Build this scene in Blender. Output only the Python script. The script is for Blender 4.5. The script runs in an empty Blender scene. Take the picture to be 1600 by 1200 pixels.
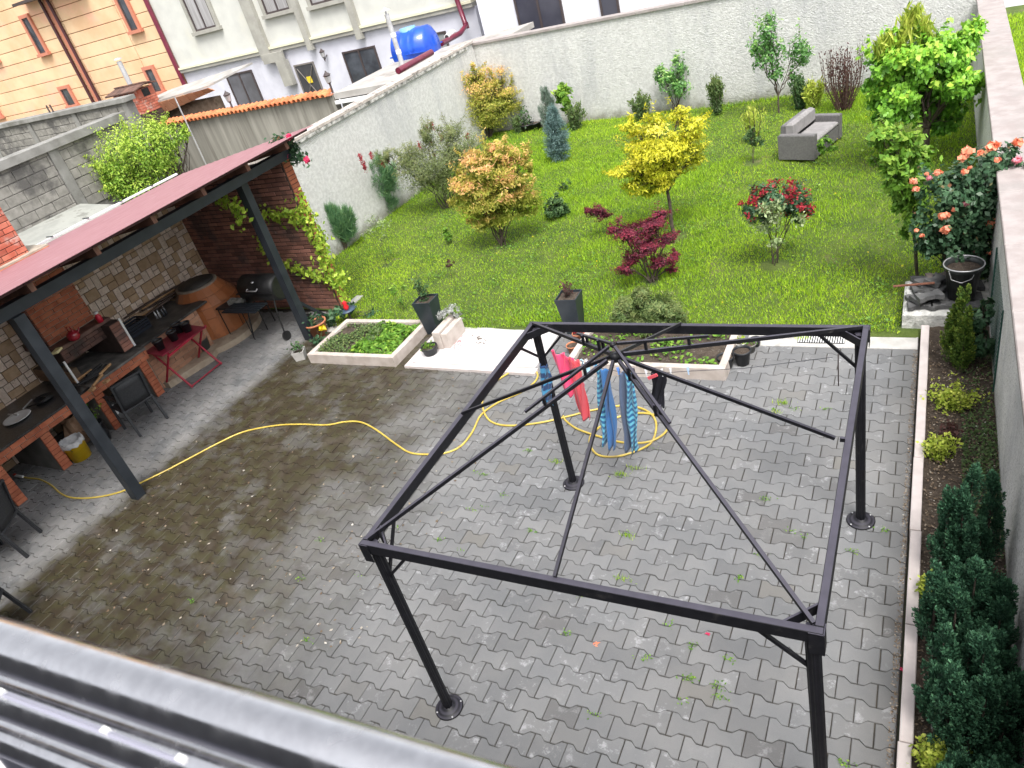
import bpy, math, random
import numpy as np
from math import radians as R, sin, cos, pi
random.seed(7); rng = np.random.default_rng(7)
S = bpy.context.scene
col = S.collection
# ---------------------------------------------------------------- camera
YAW, PITCH, ROLL, FPX, CAMH = -0.5972, 0.5523, -0.2868, 1160.2, 5.3
fwd = np.array([sin(YAW)*cos(PITCH), cos(YAW)*cos(PITCH), -sin(PITCH)])
r0 = np.array([cos(YAW), -sin(YAW), 0.0]); u0 = np.cross(r0, fwd)
rt = r0*cos(ROLL)+u0*sin(ROLL); up = -r0*sin(ROLL)+u0*cos(ROLL)
cd = bpy.data.cameras.new('camera'); cam = bpy.data.objects.new('camera', cd); col.objects.link(cam)
from mathutils import Matrix, Vector
M4 = Matrix.Identity(4)
for i in range(3):
    M4[i][0] = rt[i]; M4[i][1] = up[i]; M4[i][2] = -fwd[i]
M4[0][3], M4[1][3], M4[2][3] = 0, 0, CAMH
cam.matrix_world = M4
cd.sensor_fit = 'HORIZONTAL'; cd.sensor_width = 36.0; cd.lens = FPX/1600*36.0
cd.clip_start = 0.02; cd.clip_end = 1000
cd.dof.use_dof = True; cd.dof.focus_distance = 9.0; cd.dof.aperture_fstop = 9.0
S.camera = cam
# ---------------------------------------------------------------- world, sun, exposure
W = bpy.data.worlds.new('World'); S.world = W; W.use_nodes = True
nt = W.node_tree; nt.nodes.clear()
sky = nt.nodes.new('ShaderNodeTexSky'); sky.sky_type = 'NISHITA'; sky.sun_disc = False
SUN_EL, SUN_AZ = R(60), R(142)
sky.sun_elevation = SUN_EL; sky.sun_rotation = SUN_AZ; sky.dust_density = 4.0; sky.air_density = 1.0
hs = nt.nodes.new('ShaderNodeHueSaturation'); hs.inputs['Saturation'].default_value = 0.18
bg = nt.nodes.new('ShaderNodeBackground'); bg.inputs[1].default_value = 0.15
wo = nt.nodes.new('ShaderNodeOutputWorld')
nt.links.new(sky.outputs[0], hs.inputs['Color']); nt.links.new(hs.outputs[0], bg.inputs[0]); nt.links.new(bg.outputs[0], wo.inputs[0])
sl = bpy.data.lights.new('sun', 'SUN'); sl.energy = 1.5; sl.angle = R(22); sl.color = (1, .97, .92)
so = bpy.data.objects.new('sun', sl); col.objects.link(so)
sd = Vector((sin(SUN_AZ)*cos(SUN_EL), cos(SUN_AZ)*cos(SUN_EL), sin(SUN_EL)))
so.rotation_euler = sd.to_track_quat('Z', 'Y').to_euler(); so.location = (0, 0, 30)
S.view_settings.view_transform = 'Standard'; S.view_settings.look = 'None'
S.view_settings.exposure = 1.15; S.view_settings.gamma = 1.0
S.view_settings.use_curve_mapping = False
S.render.engine = 'CYCLES'
S.cycles.max_bounces = 6
# ---------------------------------------------------------------- survey helpers: pixel of the photograph -> point of the place
def ray(px, py): return fwd + rt*(px-800)/FPX - up*(py-600)/FPX
OC = np.array([0, 0, CAMH])
def G(px, py, z=0.0):
    d = ray(px, py); t = (z-CAMH)/d[2]; p = OC+d*t; return (float(p[0]), float(p[1]), float(z))
hf = np.array([sin(YAW), cos(YAW), 0.0])
def AT(base, px, py, off=0.0):          # point standing above / beside a ground point, in the upright plane through it
    d = ray(px, py); t = ((np.array(base)-OC)@hf+off)/(d@hf); return OC+d*t
def PXM(p): return float((np.array(p)-OC)@fwd)/FPX   # metres per photo pixel at p
# ---------------------------------------------------------------- materials
def _n(nt, t, **k):
    n = nt.nodes.new(t)
    for a, b in k.items():
        if a.startswith('i_'): n.inputs[a[2:].replace('_', ' ')].default_value = b
        else: setattr(n, a, b)
    return n
def L(nt, a, b): nt.links.new(a, b)
def mixc(nt, fac, a, b, mode='MIX'):
    m = nt.nodes.new('ShaderNodeMix'); m.data_type = 'RGBA'; m.blend_type = mode; m.clamp_factor = True
    for s, v in ((0, fac), (6, a), (7, b)):
        if hasattr(v, 'links'): nt.links.new(v, m.inputs[s])
        else: m.inputs[s].default_value = v if s == 0 else (tuple(v)+(1,) if len(v) == 3 else v)
    return m.outputs[2]
def mth(nt, op, a, b=0.5, c=None, clamp=False):
    m = nt.nodes.new('ShaderNodeMath'); m.operation = op; m.use_clamp = clamp
    for s, v in enumerate((a, b, c)):
        if v is None: continue
        if hasattr(v, 'links'): nt.links.new(v, m.inputs[s])
        else: m.inputs[s].default_value = v
    return m.outputs[0]
def noise(nt, vec, scale, detail=4, rough=.55, dist=0.0):
    n = nt.nodes.new('ShaderNodeTexNoise'); n.inputs['Scale'].default_value = scale; n.inputs['Detail'].default_value = detail
    n.inputs['Roughness'].default_value = rough; n.inputs['Distortion'].default_value = dist
    nt.links.new(vec, n.inputs['Vector']); return n.outputs['Fac']
def sstep(nt, v, lo, hi, a=0.0, b=1.0):
    m = nt.nodes.new('ShaderNodeMapRange'); m.interpolation_type = 'SMOOTHSTEP'
    nt.links.new(v, m.inputs[0]); m.inputs[1].default_value = lo; m.inputs[2].default_value = hi
    m.inputs[3].default_value = a; m.inputs[4].default_value = b; return m.outputs[0]
def newmat(name):
    m = bpy.data.materials.new(name); m.use_nodes = True; nt = m.node_tree; nt.nodes.clear()
    out = nt.nodes.new('ShaderNodeOutputMaterial'); b = nt.nodes.new('ShaderNodeBsdfPrincipled')
    nt.links.new(b.outputs[0], out.inputs[0]); geo = nt.nodes.new('ShaderNodeNewGeometry'); oi = nt.nodes.new('ShaderNodeObjectInfo')
    rnd = mth(nt, 'FRACT', mth(nt, 'ADD', mth(nt, 'MULTIPLY', oi.outputs['Random'], 7.31), geo.outputs['Random Per Island']))
    return m, nt, b, out, geo.outputs['Position'], rnd
def bump(nt, b, h, strength, dist=.01):
    n = nt.nodes.new('ShaderNodeBump'); n.inputs['Strength'].default_value = strength; n.inputs['Distance'].default_value = dist
    nt.links.new(h, n.inputs['Height']); nt.links.new(n.outputs[0], b.inputs['Normal']); return n
def mat(name, c1, c2=None, ns=8.0, rough=.7, bs=0, bst=.3, bd=.005, rnd=0.0, metal=0.0, coat=0.0, c3=None, n3=2.0, t3=(.5, .7), spec=.5, detail=5, stretch=None, rvar=0.0):
    m, nt, b, out, pos, rd = newmat(name)
    vec = pos
    if stretch:
        mp = nt.nodes.new('ShaderNodeMapping'); mp.inputs['Scale'].default_value = stretch; nt.links.new(pos, mp.inputs[0]); vec = mp.outputs[0]
    if c2 is not None:
        f = sstep(nt, noise(nt, vec, ns, detail), .32, .68); c = mixc(nt, f, c1, c2)
    else:
        c = mixc(nt, 0.0, c1, c1)
    if c3 is not None: c = mixc(nt, sstep(nt, noise(nt, vec, n3, 6, .65), *t3), c, c3)
    if rnd:
        k = mth(nt, 'MULTIPLY_ADD', rd, rnd, 1-rnd/2)
        cb = nt.nodes.new('ShaderNodeCombineColor')
        for i in range(3): L(nt, k, cb.inputs[i])
        c = mixc(nt, 1.0, c, cb.outputs[0], 'MULTIPLY')
    L(nt, c, b.inputs['Base Color'])
    b.inputs['Metallic'].default_value = metal; b.inputs['Roughness'].default_value = rough
    b.inputs['Coat Weight'].default_value = coat; b.inputs['Specular IOR Level'].default_value = spec
    if rvar:
        r_ = mth(nt, 'MULTIPLY_ADD', noise(nt, vec, ns*2, 4), rvar*2, rough-rvar, clamp=True); L(nt, r_, b.inputs['Roughness'])
    if bs: bump(nt, b, noise(nt, vec, bs, 5, .6), bst, bd)
    return m
def leafmat(name, stops, wt=.6, trans=.35, rough=.55, hue=0.0):
    """colour runs over stops by the leaf's own age (attribute 'age', 0 old .. 1 young) and chance"""
    m, nt, b, out, pos, rd = newmat(name)
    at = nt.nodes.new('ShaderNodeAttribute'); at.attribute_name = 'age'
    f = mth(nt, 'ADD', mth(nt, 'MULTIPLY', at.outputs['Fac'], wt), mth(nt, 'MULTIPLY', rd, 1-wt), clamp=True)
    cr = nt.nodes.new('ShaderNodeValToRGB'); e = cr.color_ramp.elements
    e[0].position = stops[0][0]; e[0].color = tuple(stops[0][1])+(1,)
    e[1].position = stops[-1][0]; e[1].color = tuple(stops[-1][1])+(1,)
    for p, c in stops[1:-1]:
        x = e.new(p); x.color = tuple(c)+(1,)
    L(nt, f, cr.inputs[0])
    k = mth(nt, 'MULTIPLY_ADD', mth(nt, 'FRACT', mth(nt, 'MULTIPLY', rd, 17.3)), .5, .75)
    cb = nt.nodes.new('ShaderNodeCombineColor')
    for i in range(3): L(nt, k, cb.inputs[i])
    c = mixc(nt, 1.0, cr.outputs[0], cb.outputs[0], 'MULTIPLY')
    L(nt, c, b.inputs['Base Color']); b.inputs['Roughness'].default_value = rough; b.inputs['Specular IOR Level'].default_value = .35
    tr = nt.nodes.new('ShaderNodeBsdfTranslucent'); L(nt, c, tr.inputs[0])
    mx = nt.nodes.new('ShaderNodeMixShader'); mx.inputs[0].default_value = trans
    L(nt, b.outputs[0], mx.inputs[1]); L(nt, tr.outputs[0], mx.inputs[2]); L(nt, mx.outputs[0], out.inputs[0])
    return m
# ---------------------------------------------------------------- mesh builder
class MB:
    def __init__(s): s.v = []; s.f = []; s.sm = []
    def add(s, vs, fs, smooth=False):
        o = len(s.v); s.v += [tuple(map(float, v)) for v in vs]; s.f += [tuple(i+o for i in f) for f in fs]; s.sm += [smooth]*len(fs); return s
    def box(s, c, d, rz=0.0, rx=0.0, ry=0.0, bev=0.0):
        hx, hy, hz = d[0]/2, d[1]/2, d[2]/2
        vs = []
        m = Matrix.Rotation(rz, 3, 'Z') @ Matrix.Rotation(ry, 3, 'Y') @ Matrix.Rotation(rx, 3, 'X')
        if bev <= 0:
            for z in (-hz, hz):
                for x, y in ((-hx, -hy), (hx, -hy), (hx, hy), (-hx, hy)): vs.append(m @ Vector((x, y, z)))
            fs = [(0, 3, 2, 1), (4, 5, 6, 7), (0, 1, 5, 4), (1, 2, 6, 5), (2, 3, 7, 6), (3, 0, 4, 7)]
        else:
            b = min(bev, hx*.9, hy*.9, hz*.9)
            for z, i in ((-hz, b), (-hz+b, 0), (hz-b, 0), (hz, b)):
                for x, y in ((-hx+i, -hy+i), (hx-i, -hy+i), (hx-i, hy-i), (-hx+i, hy-i)): vs.append(m @ Vector((x, y, z)))
            fs = [(0, 3, 2, 1), (12, 13, 14, 15)]
            for k in range(3):
                for j in range(4): a = k*4+j; b_ = k*4+(j+1) % 4; fs.append((a, b_, b_+4, a+4))
        return s.add([(v[0]+c[0], v[1]+c[1], v[2]+c[2]) for v in vs], fs)
    def bb(s, x0, x1, y0, y1, z0, z1, bev=0.0): return s.box(((x0+x1)/2, (y0+y1)/2, (z0+z1)/2), (abs(x1-x0), abs(y1-y0), abs(z1-z0)), bev=bev)
    def beam(s, a, b, w, h, upv=(0, 0, 1), ext=0.0):
        a = Vector(a); b = Vector(b); d = (b-a).normalized(); a = a-d*ext; b = b+d*ext
        upv = Vector(upv); sx = d.cross(upv)
        if sx.length < 1e-4: sx = d.cross(Vector((1, 0, 0)))
        sx.normalize(); uz = sx.cross(d).normalized()
        vs = [p+sx*i*w/2+uz*j*h/2 for p in (a, b) for i, j in ((-1, -1), (1, -1), (1, 1), (-1, 1))]
        return s.add(vs, [(0, 1, 2, 3), (7, 6, 5, 4), (0, 4, 5, 1), (1, 5, 6, 2), (2, 6, 7, 3), (3, 7, 4, 0)])
    def tube(s, pts, r, n=8, cap=True, smooth=True):
        pts = [Vector(p) for p in pts]; k = len(pts); rs = r if hasattr(r, '__len__') else [r]*k
        vs = []; up_ = None
        for i, p in enumerate(pts):
            d = (pts[min(i+1, k-1)]-pts[max(i-1, 0)])
            if d.length < 1e-9: d = Vector((0, 0, 1))
            d.normalize()
            if up_ is None: up_ = Vector((0, 0, 1)) if abs(d.z) < .9 else Vector((1, 0, 0))
            sx = d.cross(up_)
            if sx.length < 1e-4: sx = d.cross(Vector((0, 1, 0)))
            sx.normalize(); up_ = sx.cross(d).normalized()
            for j in range(n):
                a = 2*pi*j/n; vs.append(p+(sx*cos(a)+up_*sin(a))*rs[i])
        fs = [(i*n+j, i*n+(j+1) % n, (i+1)*n+(j+1) % n, (i+1)*n+j) for i in range(k-1) for j in range(n)]
        s.add(vs, fs, smooth)
        if cap: s.add(vs[:n], [tuple(range(n))[::-1]]); s.add(vs[-n:], [tuple(range(n))])
        return s
    def lathe(s, c, prof, n=24, sx=1.0, sy=1.0, rz=0.0, smooth=True):
        vs = [(c[0]+r*(cos(2*pi*j/n)*sx*cos(rz)-sin(2*pi*j/n)*sy*sin(rz)), c[1]+r*(cos(2*pi*j/n)*sx*sin(rz)+sin(2*pi*j/n)*sy*cos(rz)), c[2]+z) for r, z in prof for j in range(n)]
        fs = [(i*n+j, i*n+(j+1) % n, (i+1)*n+(j+1) % n, (i+1)*n+j) for i in range(len(prof)-1) for j in range(n)]
        return s.add(vs, fs, smooth)
    def prism(s, poly, z0, z1, ch=0.0):
        n = len(poly); cx = sum(p[0] for p in poly)/n; cy = sum(p[1] for p in poly)/n
        def ins(k): return [(cx+(x-cx)*(1-k), cy+(y-cy)*(1-k)) for x, y in poly]
        rings = [(poly, z0), (poly, z1-ch)]
        if ch: rings.append((ins(ch*6), z1))
        elif True: rings[1] = (poly, z1)
        vs = [(x, y, z) for r, z in rings for x, y in r]; fs = []
        for k in range(len(rings)-1):
            for j in range(n): fs.append((k*n+j, k*n+(j+1) % n, (k+1)*n+(j+1) % n, (k+1)*n+j))
        fs.append(tuple(range((len(rings)-1)*n, len(rings)*n))); fs.append(tuple(range(n))[::-1])
        return s.add(vs, fs)
    def mesh(s, name, off=(0, 0, 0)):
        me = bpy.data.meshes.new(name)
        me.from_pydata([(v[0]-off[0], v[1]-off[1], v[2]-off[2]) for v in s.v], [], s.f)
        me.polygons.foreach_set('use_smooth', s.sm); me.update(); return me
    def build(s, name, m, parent=None, loc=None):
        off = tuple(parent['o']) if parent is not None and 'o' in parent.keys() else (0, 0, 0)
        me = s.mesh(name, off if loc is None else (0, 0, 0)); me.materials.append(m)
        o = bpy.data.objects.new(name, me); col.objects.link(o)
        if parent is not None: o.parent = parent; o['o'] = off
        if loc is not None: o.location = loc
        return o
def tag(o, label=None, cat=None, group=None, kind=None):
    if label: o['label'] = label
    if cat: o['category'] = cat
    if group: o['group'] = group
    if kind: o['kind'] = kind
    return o
ALLTH = []
def thing(name, label, cat, loc=(0, 0, 0), group=None):
    o = bpy.data.objects.new(name, None); col.objects.link(o); o.location = loc; o.empty_display_size = .1
    o['o'] = tuple(float(x) for x in loc); ALLTH.append(o); return tag(o, label, cat, group)
def mk(name, me, parent, loc, rz=0.0):
    o = bpy.data.objects.new(name, me); col.objects.link(o); o.parent = parent
    off = parent['o'] if parent is not None and 'o' in parent.keys() else (0, 0, 0)
    o.location = (loc[0]-off[0], loc[1]-off[1], loc[2]-off[2]); o.rotation_euler = (0, 0, rz); return o
# rectangular pieces (bricks, blocks, tiles) laid on a plane; the largest-in-view become parts, the rest one stuff part
def masonry(parent, org, u, v, n, cells, depth, m, name, maxn=300, gap=.008, rest='pieces', bev=.004, jit=.003):
    """cells: (a0,a1,b0,b1) along u and v from org; n = outward normal; each piece stands proud of the plane by its depth"""
    org, u, v, n = map(lambda q: Vector(q), (org, u, v, n))
    cache = {}; lst = []
    for (a0, a1, b0, b1) in cells:
        if a1-a0 < gap*2.2 or b1-b0 < gap*1.5: continue
        c = org+u*((a0+a1)/2)+v*((b0+b1)/2); w = a1-a0-gap; h = b1-b0-gap
        d = np.array(c)-OC; dz = d@fwd
        sz = w*h/(dz*dz) if dz > .1 else 0
        px = 800+FPX*(d@rt)/max(dz, .1); py = 600-FPX*(d@up)/max(dz, .1)
        if not (-20 < px < 1620 and -20 < py < 1220): sz *= .001
        lst.append((sz, c, w, h))
    lst.sort(key=lambda t: -t[0])
    rot = Matrix((u, v, n)).transposed().to_euler()
    off = Vector(parent['o']) if parent is not None and 'o' in parent.keys() else Vector((0, 0, 0))
    big = MB(); R3 = Matrix((u, v, n)).transposed()
    for k, (sz, c, w, h) in enumerate(lst):
        j = random.uniform(-jit, jit)
        if k < maxn:
            key = (round(w, 3), round(h, 3))
            if key not in cache:
                mb = MB().box((0, 0, depth/2-.01), (w, h, depth+.02), bev=bev); me = mb.mesh(name); me.materials.append(m); cache[key] = me
            o = bpy.data.objects.new(name, cache[key]); col.objects.link(o)
            if parent is not None: o.parent = parent
            o.location = c+n*j-off; o.rotation_euler = rot
        else:
            vs = [R3 @ Vector((x, y, z))+c+n*j for z in (-.01, depth) for x, y in ((-w/2, -h/2), (w/2, -h/2), (w/2, h/2), (-w/2, h/2))]
            big.add(vs, [(0, 3, 2, 1), (4, 5, 6, 7), (0, 1, 5, 4), (1, 2, 6, 5), (2, 3, 7, 6), (3, 0, 4, 7)])
    if big.v: tag(big.build(rest, m, parent), kind='stuff')
def courses(W_, H_, bl, bh, off=.5, top=None, left=0.0):
    out = []; j = 0; b = 0.0
    while b < H_-.01:
        b1 = min(b+bh, H_); a = left-(bl*off if j % 2 else 0)
        while a < W_-.005:
            a0, a1 = max(a, left), min(a+bl, W_)
            if a1-a0 > .03:
                if top is None or b1 <= top((a0+a1)/2)+.02: out.append((a0, a1, b, b1))
            a += bl
        b += bh; j += 1
    return out
# fast leaf clouds ------------------------------------------------------
def leaves(name, m, parent, P, N, size, age, asp=.5, droop=.2, kind=None, sizev=.35, up_bias=0.0, axis=None, keep_o=True):
    """P positions, N rough outward directions; every leaf is a folded four-cornered blade of its own"""
    P = np.asarray(P, float); N = np.asarray(N, float); n = len(P)
    if n == 0: return None
    N = N+rng.normal(0, .55, (n, 3)); N[:, 2] += up_bias; N /= np.linalg.norm(N, axis=1)[:, None]+1e-9
    if axis is None:
        a = rng.normal(0, 1, (n, 3)); a[:, 2] -= droop
    else: a = np.asarray(axis, float)+rng.normal(0, .25, (n, 3))
    if axis is None: a -= (a*N).sum(1)[:, None]*N
    a /= np.linalg.norm(a, axis=1)[:, None]+1e-9
    b = np.cross(N, a); b /= np.linalg.norm(b, axis=1)[:, None]+1e-9
    s = (size*(1+rng.uniform(-sizev, sizev, n)))[:, None]
    V = np.empty((n, 4, 3)); V[:, 0] = P-a*s*.5; V[:, 1] = P+b*s*asp*.5-N*s*.06; V[:, 2] = P+a*s*.5; V[:, 3] = P-b*s*asp*.5-N*s*.06
    V[:, 2, 2] -= droop*s[:, 0]*.25
    off = np.array(parent['o']) if parent is not None and 'o' in parent.keys() else np.zeros(3)
    V = (V-off).reshape(-1, 3)
    me = bpy.data.meshes.new(name); me.vertices.add(n*4); me.vertices.foreach_set('co', V.ravel())
    me.loops.add(n*4); me.polygons.add(n); me.loops.foreach_set('vertex_index', np.arange(n*4, dtype=np.int32))
    me.polygons.foreach_set('loop_start', np.arange(0, n*4, 4, dtype=np.int32))
    me.update(calc_edges=True)
    at = me.attributes.new('age', 'FLOAT', 'POINT'); at.data.foreach_set('value', np.repeat(np.clip(age, 0, 1), 4).astype(np.float32))
    me.materials.append(m); o = bpy.data.objects.new(name, me); col.objects.link(o)
    if parent is not None: o.parent = parent
    if kind: o['kind'] = kind
    return o
def blades(name, m, parent, P, D, length, width, age, kind=None):
    """thin triangles: P base, D direction, used for grass, needles, stems"""
    P = np.asarray(P, float); D = np.asarray(D, float); n = len(P)
    D = D/(np.linalg.norm(D, axis=1)[:, None]+1e-9)
    sd_ = np.cross(D, rng.normal(0, 1, (n, 3))); sd_ /= np.linalg.norm(sd_, axis=1)[:, None]+1e-9
    l_ = np.broadcast_to(length, n)[:, None]; w_ = np.broadcast_to(width, n)[:, None]
    V = np.empty((n, 3, 3)); V[:, 0] = P-sd_*w_/2; V[:, 1] = P+sd_*w_/2; V[:, 2] = P+D*l_
    off = np.array(parent['o']) if parent is not None and 'o' in parent.keys() else np.zeros(3)
    V = (V-off).reshape(-1, 3)
    me = bpy.data.meshes.new(name); me.vertices.add(n*3); me.vertices.foreach_set('co', V.ravel())
    me.loops.add(n*3); me.polygons.add(n); me.loops.foreach_set('vertex_index', np.arange(n*3, dtype=np.int32))
    me.polygons.foreach_set('loop_start', np.arange(0, n*3, 3, dtype=np.int32))
    me.update(calc_edges=True)
    at = me.attributes.new('age', 'FLOAT', 'POINT'); at.data.foreach_set('value', np.repeat(np.clip(age, 0, 1), 3).astype(np.float32))
    me.materials.append(m); o = bpy.data.objects.new(name, me); col.objects.link(o)
    if parent is not None: o.parent = parent
    if kind: o['kind'] = kind
    return o
def rdirs(n):
    d = rng.normal(0, 1, (n, 3)); return d/(np.linalg.norm(d, axis=1)[:, None]+1e-9)
# ================================================================ MATERIALS
def paver_mat():
    m, nt, b, out, pos, rd = newmat('paver_concrete')
    sep = nt.nodes.new('ShaderNodeSeparateXYZ'); L(nt, pos, sep.inputs[0]); X, Y = sep.outputs[0], sep.outputs[1]
    n1 = noise(nt, pos, 1.1, 5, .6); n2 = noise(nt, pos, 6, 5, .6); nf = noise(nt, pos, 160, 3, .7)
    c = mixc(nt, sstep(nt, n1, .35, .65), (.146, .149, .154), (.182, .181, .181))
    c = mixc(nt, mth(nt, 'MULTIPLY', sstep(nt, rd, .955, .99), .55), c, (.085, .08, .078))
    c = mixc(nt, mth(nt, 'MULTIPLY', sstep(nt, rd, .0, .05, 1, 0), .35), c, (.20, .18, .145))
    k = mth(nt, 'MULTIPLY_ADD', mth(nt, 'FRACT', mth(nt, 'MULTIPLY', rd, 13.7)), .26, .87)
    cb = nt.nodes.new('ShaderNodeCombineColor')
    for i in range(3): L(nt, k, cb.inputs[i])
    c = mixc(nt, 1.0, c, cb.outputs[0], 'MULTIPLY')
    # lime bloom: pale irregular patches on some stones
    w = mth(nt, 'MULTIPLY', sstep(nt, noise(nt, pos, 9, 6, .75), .53, .66), sstep(nt, mth(nt, 'FRACT', mth(nt, 'MULTIPLY', rd, 5.77)), .5, .85))
    c = mixc(nt, mth(nt, 'MULTIPLY', w, .75), c, (.36, .36, .37))
    # fine aggregate
    c = mixc(nt, mth(nt, 'MULTIPLY', sstep(nt, nf, .58, .72), .35), c, (.26, .26, .255))
    c = mixc(nt, mth(nt, 'MULTIPLY', sstep(nt, nf, .42, .30), .35), c, (.06, .06, .06))
    # damp mossy zone in front of the shelter (sharp drip line at its eave, fading out towards the middle of the yard)
    xe = mth(nt, 'ADD', X, mth(nt, 'MULTIPLY_ADD', n1, 2.6, -1.3))
    wet = mth(nt, 'MULTIPLY', sstep(nt, mth(nt, 'ADD', X, mth(nt, 'MULTIPLY_ADD', n2, .5, -.25)), -9.75, -9.15), sstep(nt, xe, -7.2, -4.0, 1, 0))
    mossy = mixc(nt, sstep(nt, n2, .4, .62), (.038, .028, .017), (.052, .046, .022))
    mossy = mixc(nt, mth(nt, 'MULTIPLY', sstep(nt, noise(nt, pos, 3.1, 4), .5, .7), .6), mossy, (.085, .07, .055))
    c = mixc(nt, mth(nt, 'MULTIPLY', wet, mth(nt, 'MULTIPLY_ADD', sstep(nt, noise(nt, pos, 1.7, 6, .7), .34, .56), mth(nt, 'MULTIPLY_ADD', mth(nt, 'FRACT', mth(nt, 'MULTIPLY', rd, 23.1)), .24, .34), .64), clamp=True), c, mossy)
    # pale dust under the roof
    dust = mth(nt, 'MULTIPLY', mth(nt, 'MULTIPLY', sstep(nt, X, -9.25, -9.6, 0, 1), sstep(nt, X, -11.2, -10.0, .25, 1)), sstep(nt, noise(nt, pos, 2.2, 5, .7), .3, .68))
    c = mixc(nt, mth(nt, 'MULTIPLY', dust, .6), c, (.32, .31, .30))
    # darker damp streak along the planting bed kerb
    c = mixc(nt, mth(nt, 'MULTIPLY', sstep(nt, X, -.45, -.02), .3), c, (.07, .066, .055))
    L(nt, c, b.inputs['Base Color'])
    L(nt, mth(nt, 'MULTIPLY_ADD', wet, -.32, .82), b.inputs['Roughness'])
    bump(nt, b, mth(nt, 'ADD', nf, mth(nt, 'MULTIPLY', n2, .5)), .35, .004)
    return m
M_PAVER = paver_mat()
M_JOINT = mat('joint_sand', (.03, .027, .022), (.06, .052, .04), 12, .95, 90, .5, .004)
M_STUCCO = mat('rough_stucco', (.52, .515, .50), (.65, .645, .63), 14.0, .92, 30, .9, .03, c3=(.50, .50, .49), n3=30, t3=(.53, .66), spec=.2)
M_STUCCO_R = mat('speckled_stucco', (.74, .73, .71), (.86, .85, .83), 2.0, .92, 60, 1.0, .02, c3=(.42, .41, .39), n3=60, t3=(.52, .62), spec=.2)
M_COPE = mat('coping_stone', (.29, .25, .24), (.36, .32, .31), 5, .8, 30, .6, .008, c3=(.28, .255, .245), n3=1.4, t3=(.48, .7))
def weather(m, z0, z1, dirt):
    # rain-washed greying in tall soft drifts, splash dirt and algae along the foot
    nt = m.node_tree; b = [n_ for n_ in nt.nodes if n_.type == 'BSDF_PRINCIPLED'][0]; g_ = [n_ for n_ in nt.nodes if n_.type == 'NEW_GEOMETRY'][0].outputs['Position']
    old = b.inputs['Base Color'].links[0].from_socket; mp = nt.nodes.new('ShaderNodeMapping'); mp.inputs['Scale'].default_value = (.9, .9, .22); L(nt, g_, mp.inputs[0])
    c = mixc(nt, mth(nt, 'MULTIPLY', sstep(nt, noise(nt, mp.outputs[0], 1.1, 6, .7), .45, .72), .6), old, (.36, .365, .385))
    sp = nt.nodes.new('ShaderNodeSeparateXYZ'); L(nt, g_, sp.inputs[0]); n2 = noise(nt, g_, 4.5, 5, .7)
    zz = mth(nt, 'ADD', sp.outputs[2], mth(nt, 'MULTIPLY_ADD', n2, -.5, .25))
    c = mixc(nt, mth(nt, 'MULTIPLY', sstep(nt, zz, z0, z1, 1, 0), .75), c, dirt)
    L(nt, c, b.inputs['Base Color'])
weather(M_STUCCO, .0, .34, (.17, .165, .12)); weather(M_STUCCO_R, .0, .16, (.2, .18, .14))
M_COPE_G = mat('weathered_coping', (.40, .35, .32), (.55, .49, .45), 6, .85, 40, .5, .006, c3=(.14, .13, .12), n3=5, t3=(.52, .66))
M_MORT_COPE = mat('patchy_mortar', (.62, .61, .58), (.10, .10, .09), 7, .95, 30, .8, .01)
M_SLABPINK = mat('kerb_slab_pink', (.52, .46, .44), (.60, .53, .51), 7, .75, 60, .25, .003, rnd=.1, c3=(.40, .34, .30), n3=3, t3=(.6, .78))
M_MARBLE = mat('marble_slab', (.50, .475, .475), (.60, .58, .58), 2.2, .5, 0, c3=(.42, .35, .33), n3=1.2, t3=(.55, .75), coat=.2)
M_SOIL = mat('soil', (.045, .032, .023), (.09, .068, .05), 12, 1.0, 40, 1.0, .03, c3=(.15, .13, .11), n3=30, t3=(.6, .66))
M_LAWN = mat('lawn_soil', (.05, .085, .012), (.09, .125, .02), 2.2, 1.0, 25, 1.0, .03, c3=(.13, .12, .05), n3=1.3, t3=(.58, .74))
M_GROUND = mat('far_ground', (.16, .15, .12), (.10, .12, .06), .4, 1.0, 3, .6, .02)
M_CONC = mat('old_concrete', (.19, .185, .172), (.27, .265, .25), 3, .9, 30, .6, .008, c3=(.15, .145, .13), n3=1.3, t3=(.5, .7))
M_CONC_P = mat('pale_concrete', (.40, .39, .365), (.52, .5, .48), 4, .9, 30, .5, .006, c3=(.25, .24, .22), n3=2, t3=(.55, .72))
M_BLOCK = mat('concrete_block', (.20, .19, .17), (.29, .275, .25), 7, .95, 60, .7, .008, rnd=.18, c3=(.10, .095, .09), n3=1.1, t3=(.48, .62))
M_BLOCKM = mat('block_mortar', (.14, .135, .125), (.22, .21, .20), 6, .95, 40, .7, .008)
M_BRICK = mat('red_brick', (.27, .075, .04), (.36, .12, .065), 6, .85, 60, .4, .004, rnd=.4, c3=(.13, .05, .035), n3=2.5, t3=(.52, .68))
M_BRICK2 = mat('orange_brick', (.36, .10, .05), (.46, .155, .08), 6, .8, 60, .35, .004, rnd=.35)
M_BRICK3 = mat('dusky_brick', (.25, .115, .09), (.36, .165, .12), 3, .85, 60, .5, .005, rnd=.7, c3=(.15, .095, .085), n3=2.0, t3=(.48, .66))
M_BRICKW = mat('worn_red_brick', (.42, .10, .06), (.50, .17, .11), 6, .85, 60, .5, .005, rnd=.45, c3=(.50, .33, .28), n3=5, t3=(.5, .66))
M_SOOTB = mat('sooty_brick', (.05, .035, .032), (.14, .07, .055), 4, .85, 40, .6, .006, rnd=.5)
M_MORT = mat('brick_mortar', (.30, .25, .20), (.42, .36, .29), 8, .95, 60, .4, .004)
M_MORTD = mat('dark_mortar', (.055, .035, .03), (.09, .06, .05), 5, .95, 60, .4, .004)
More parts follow.
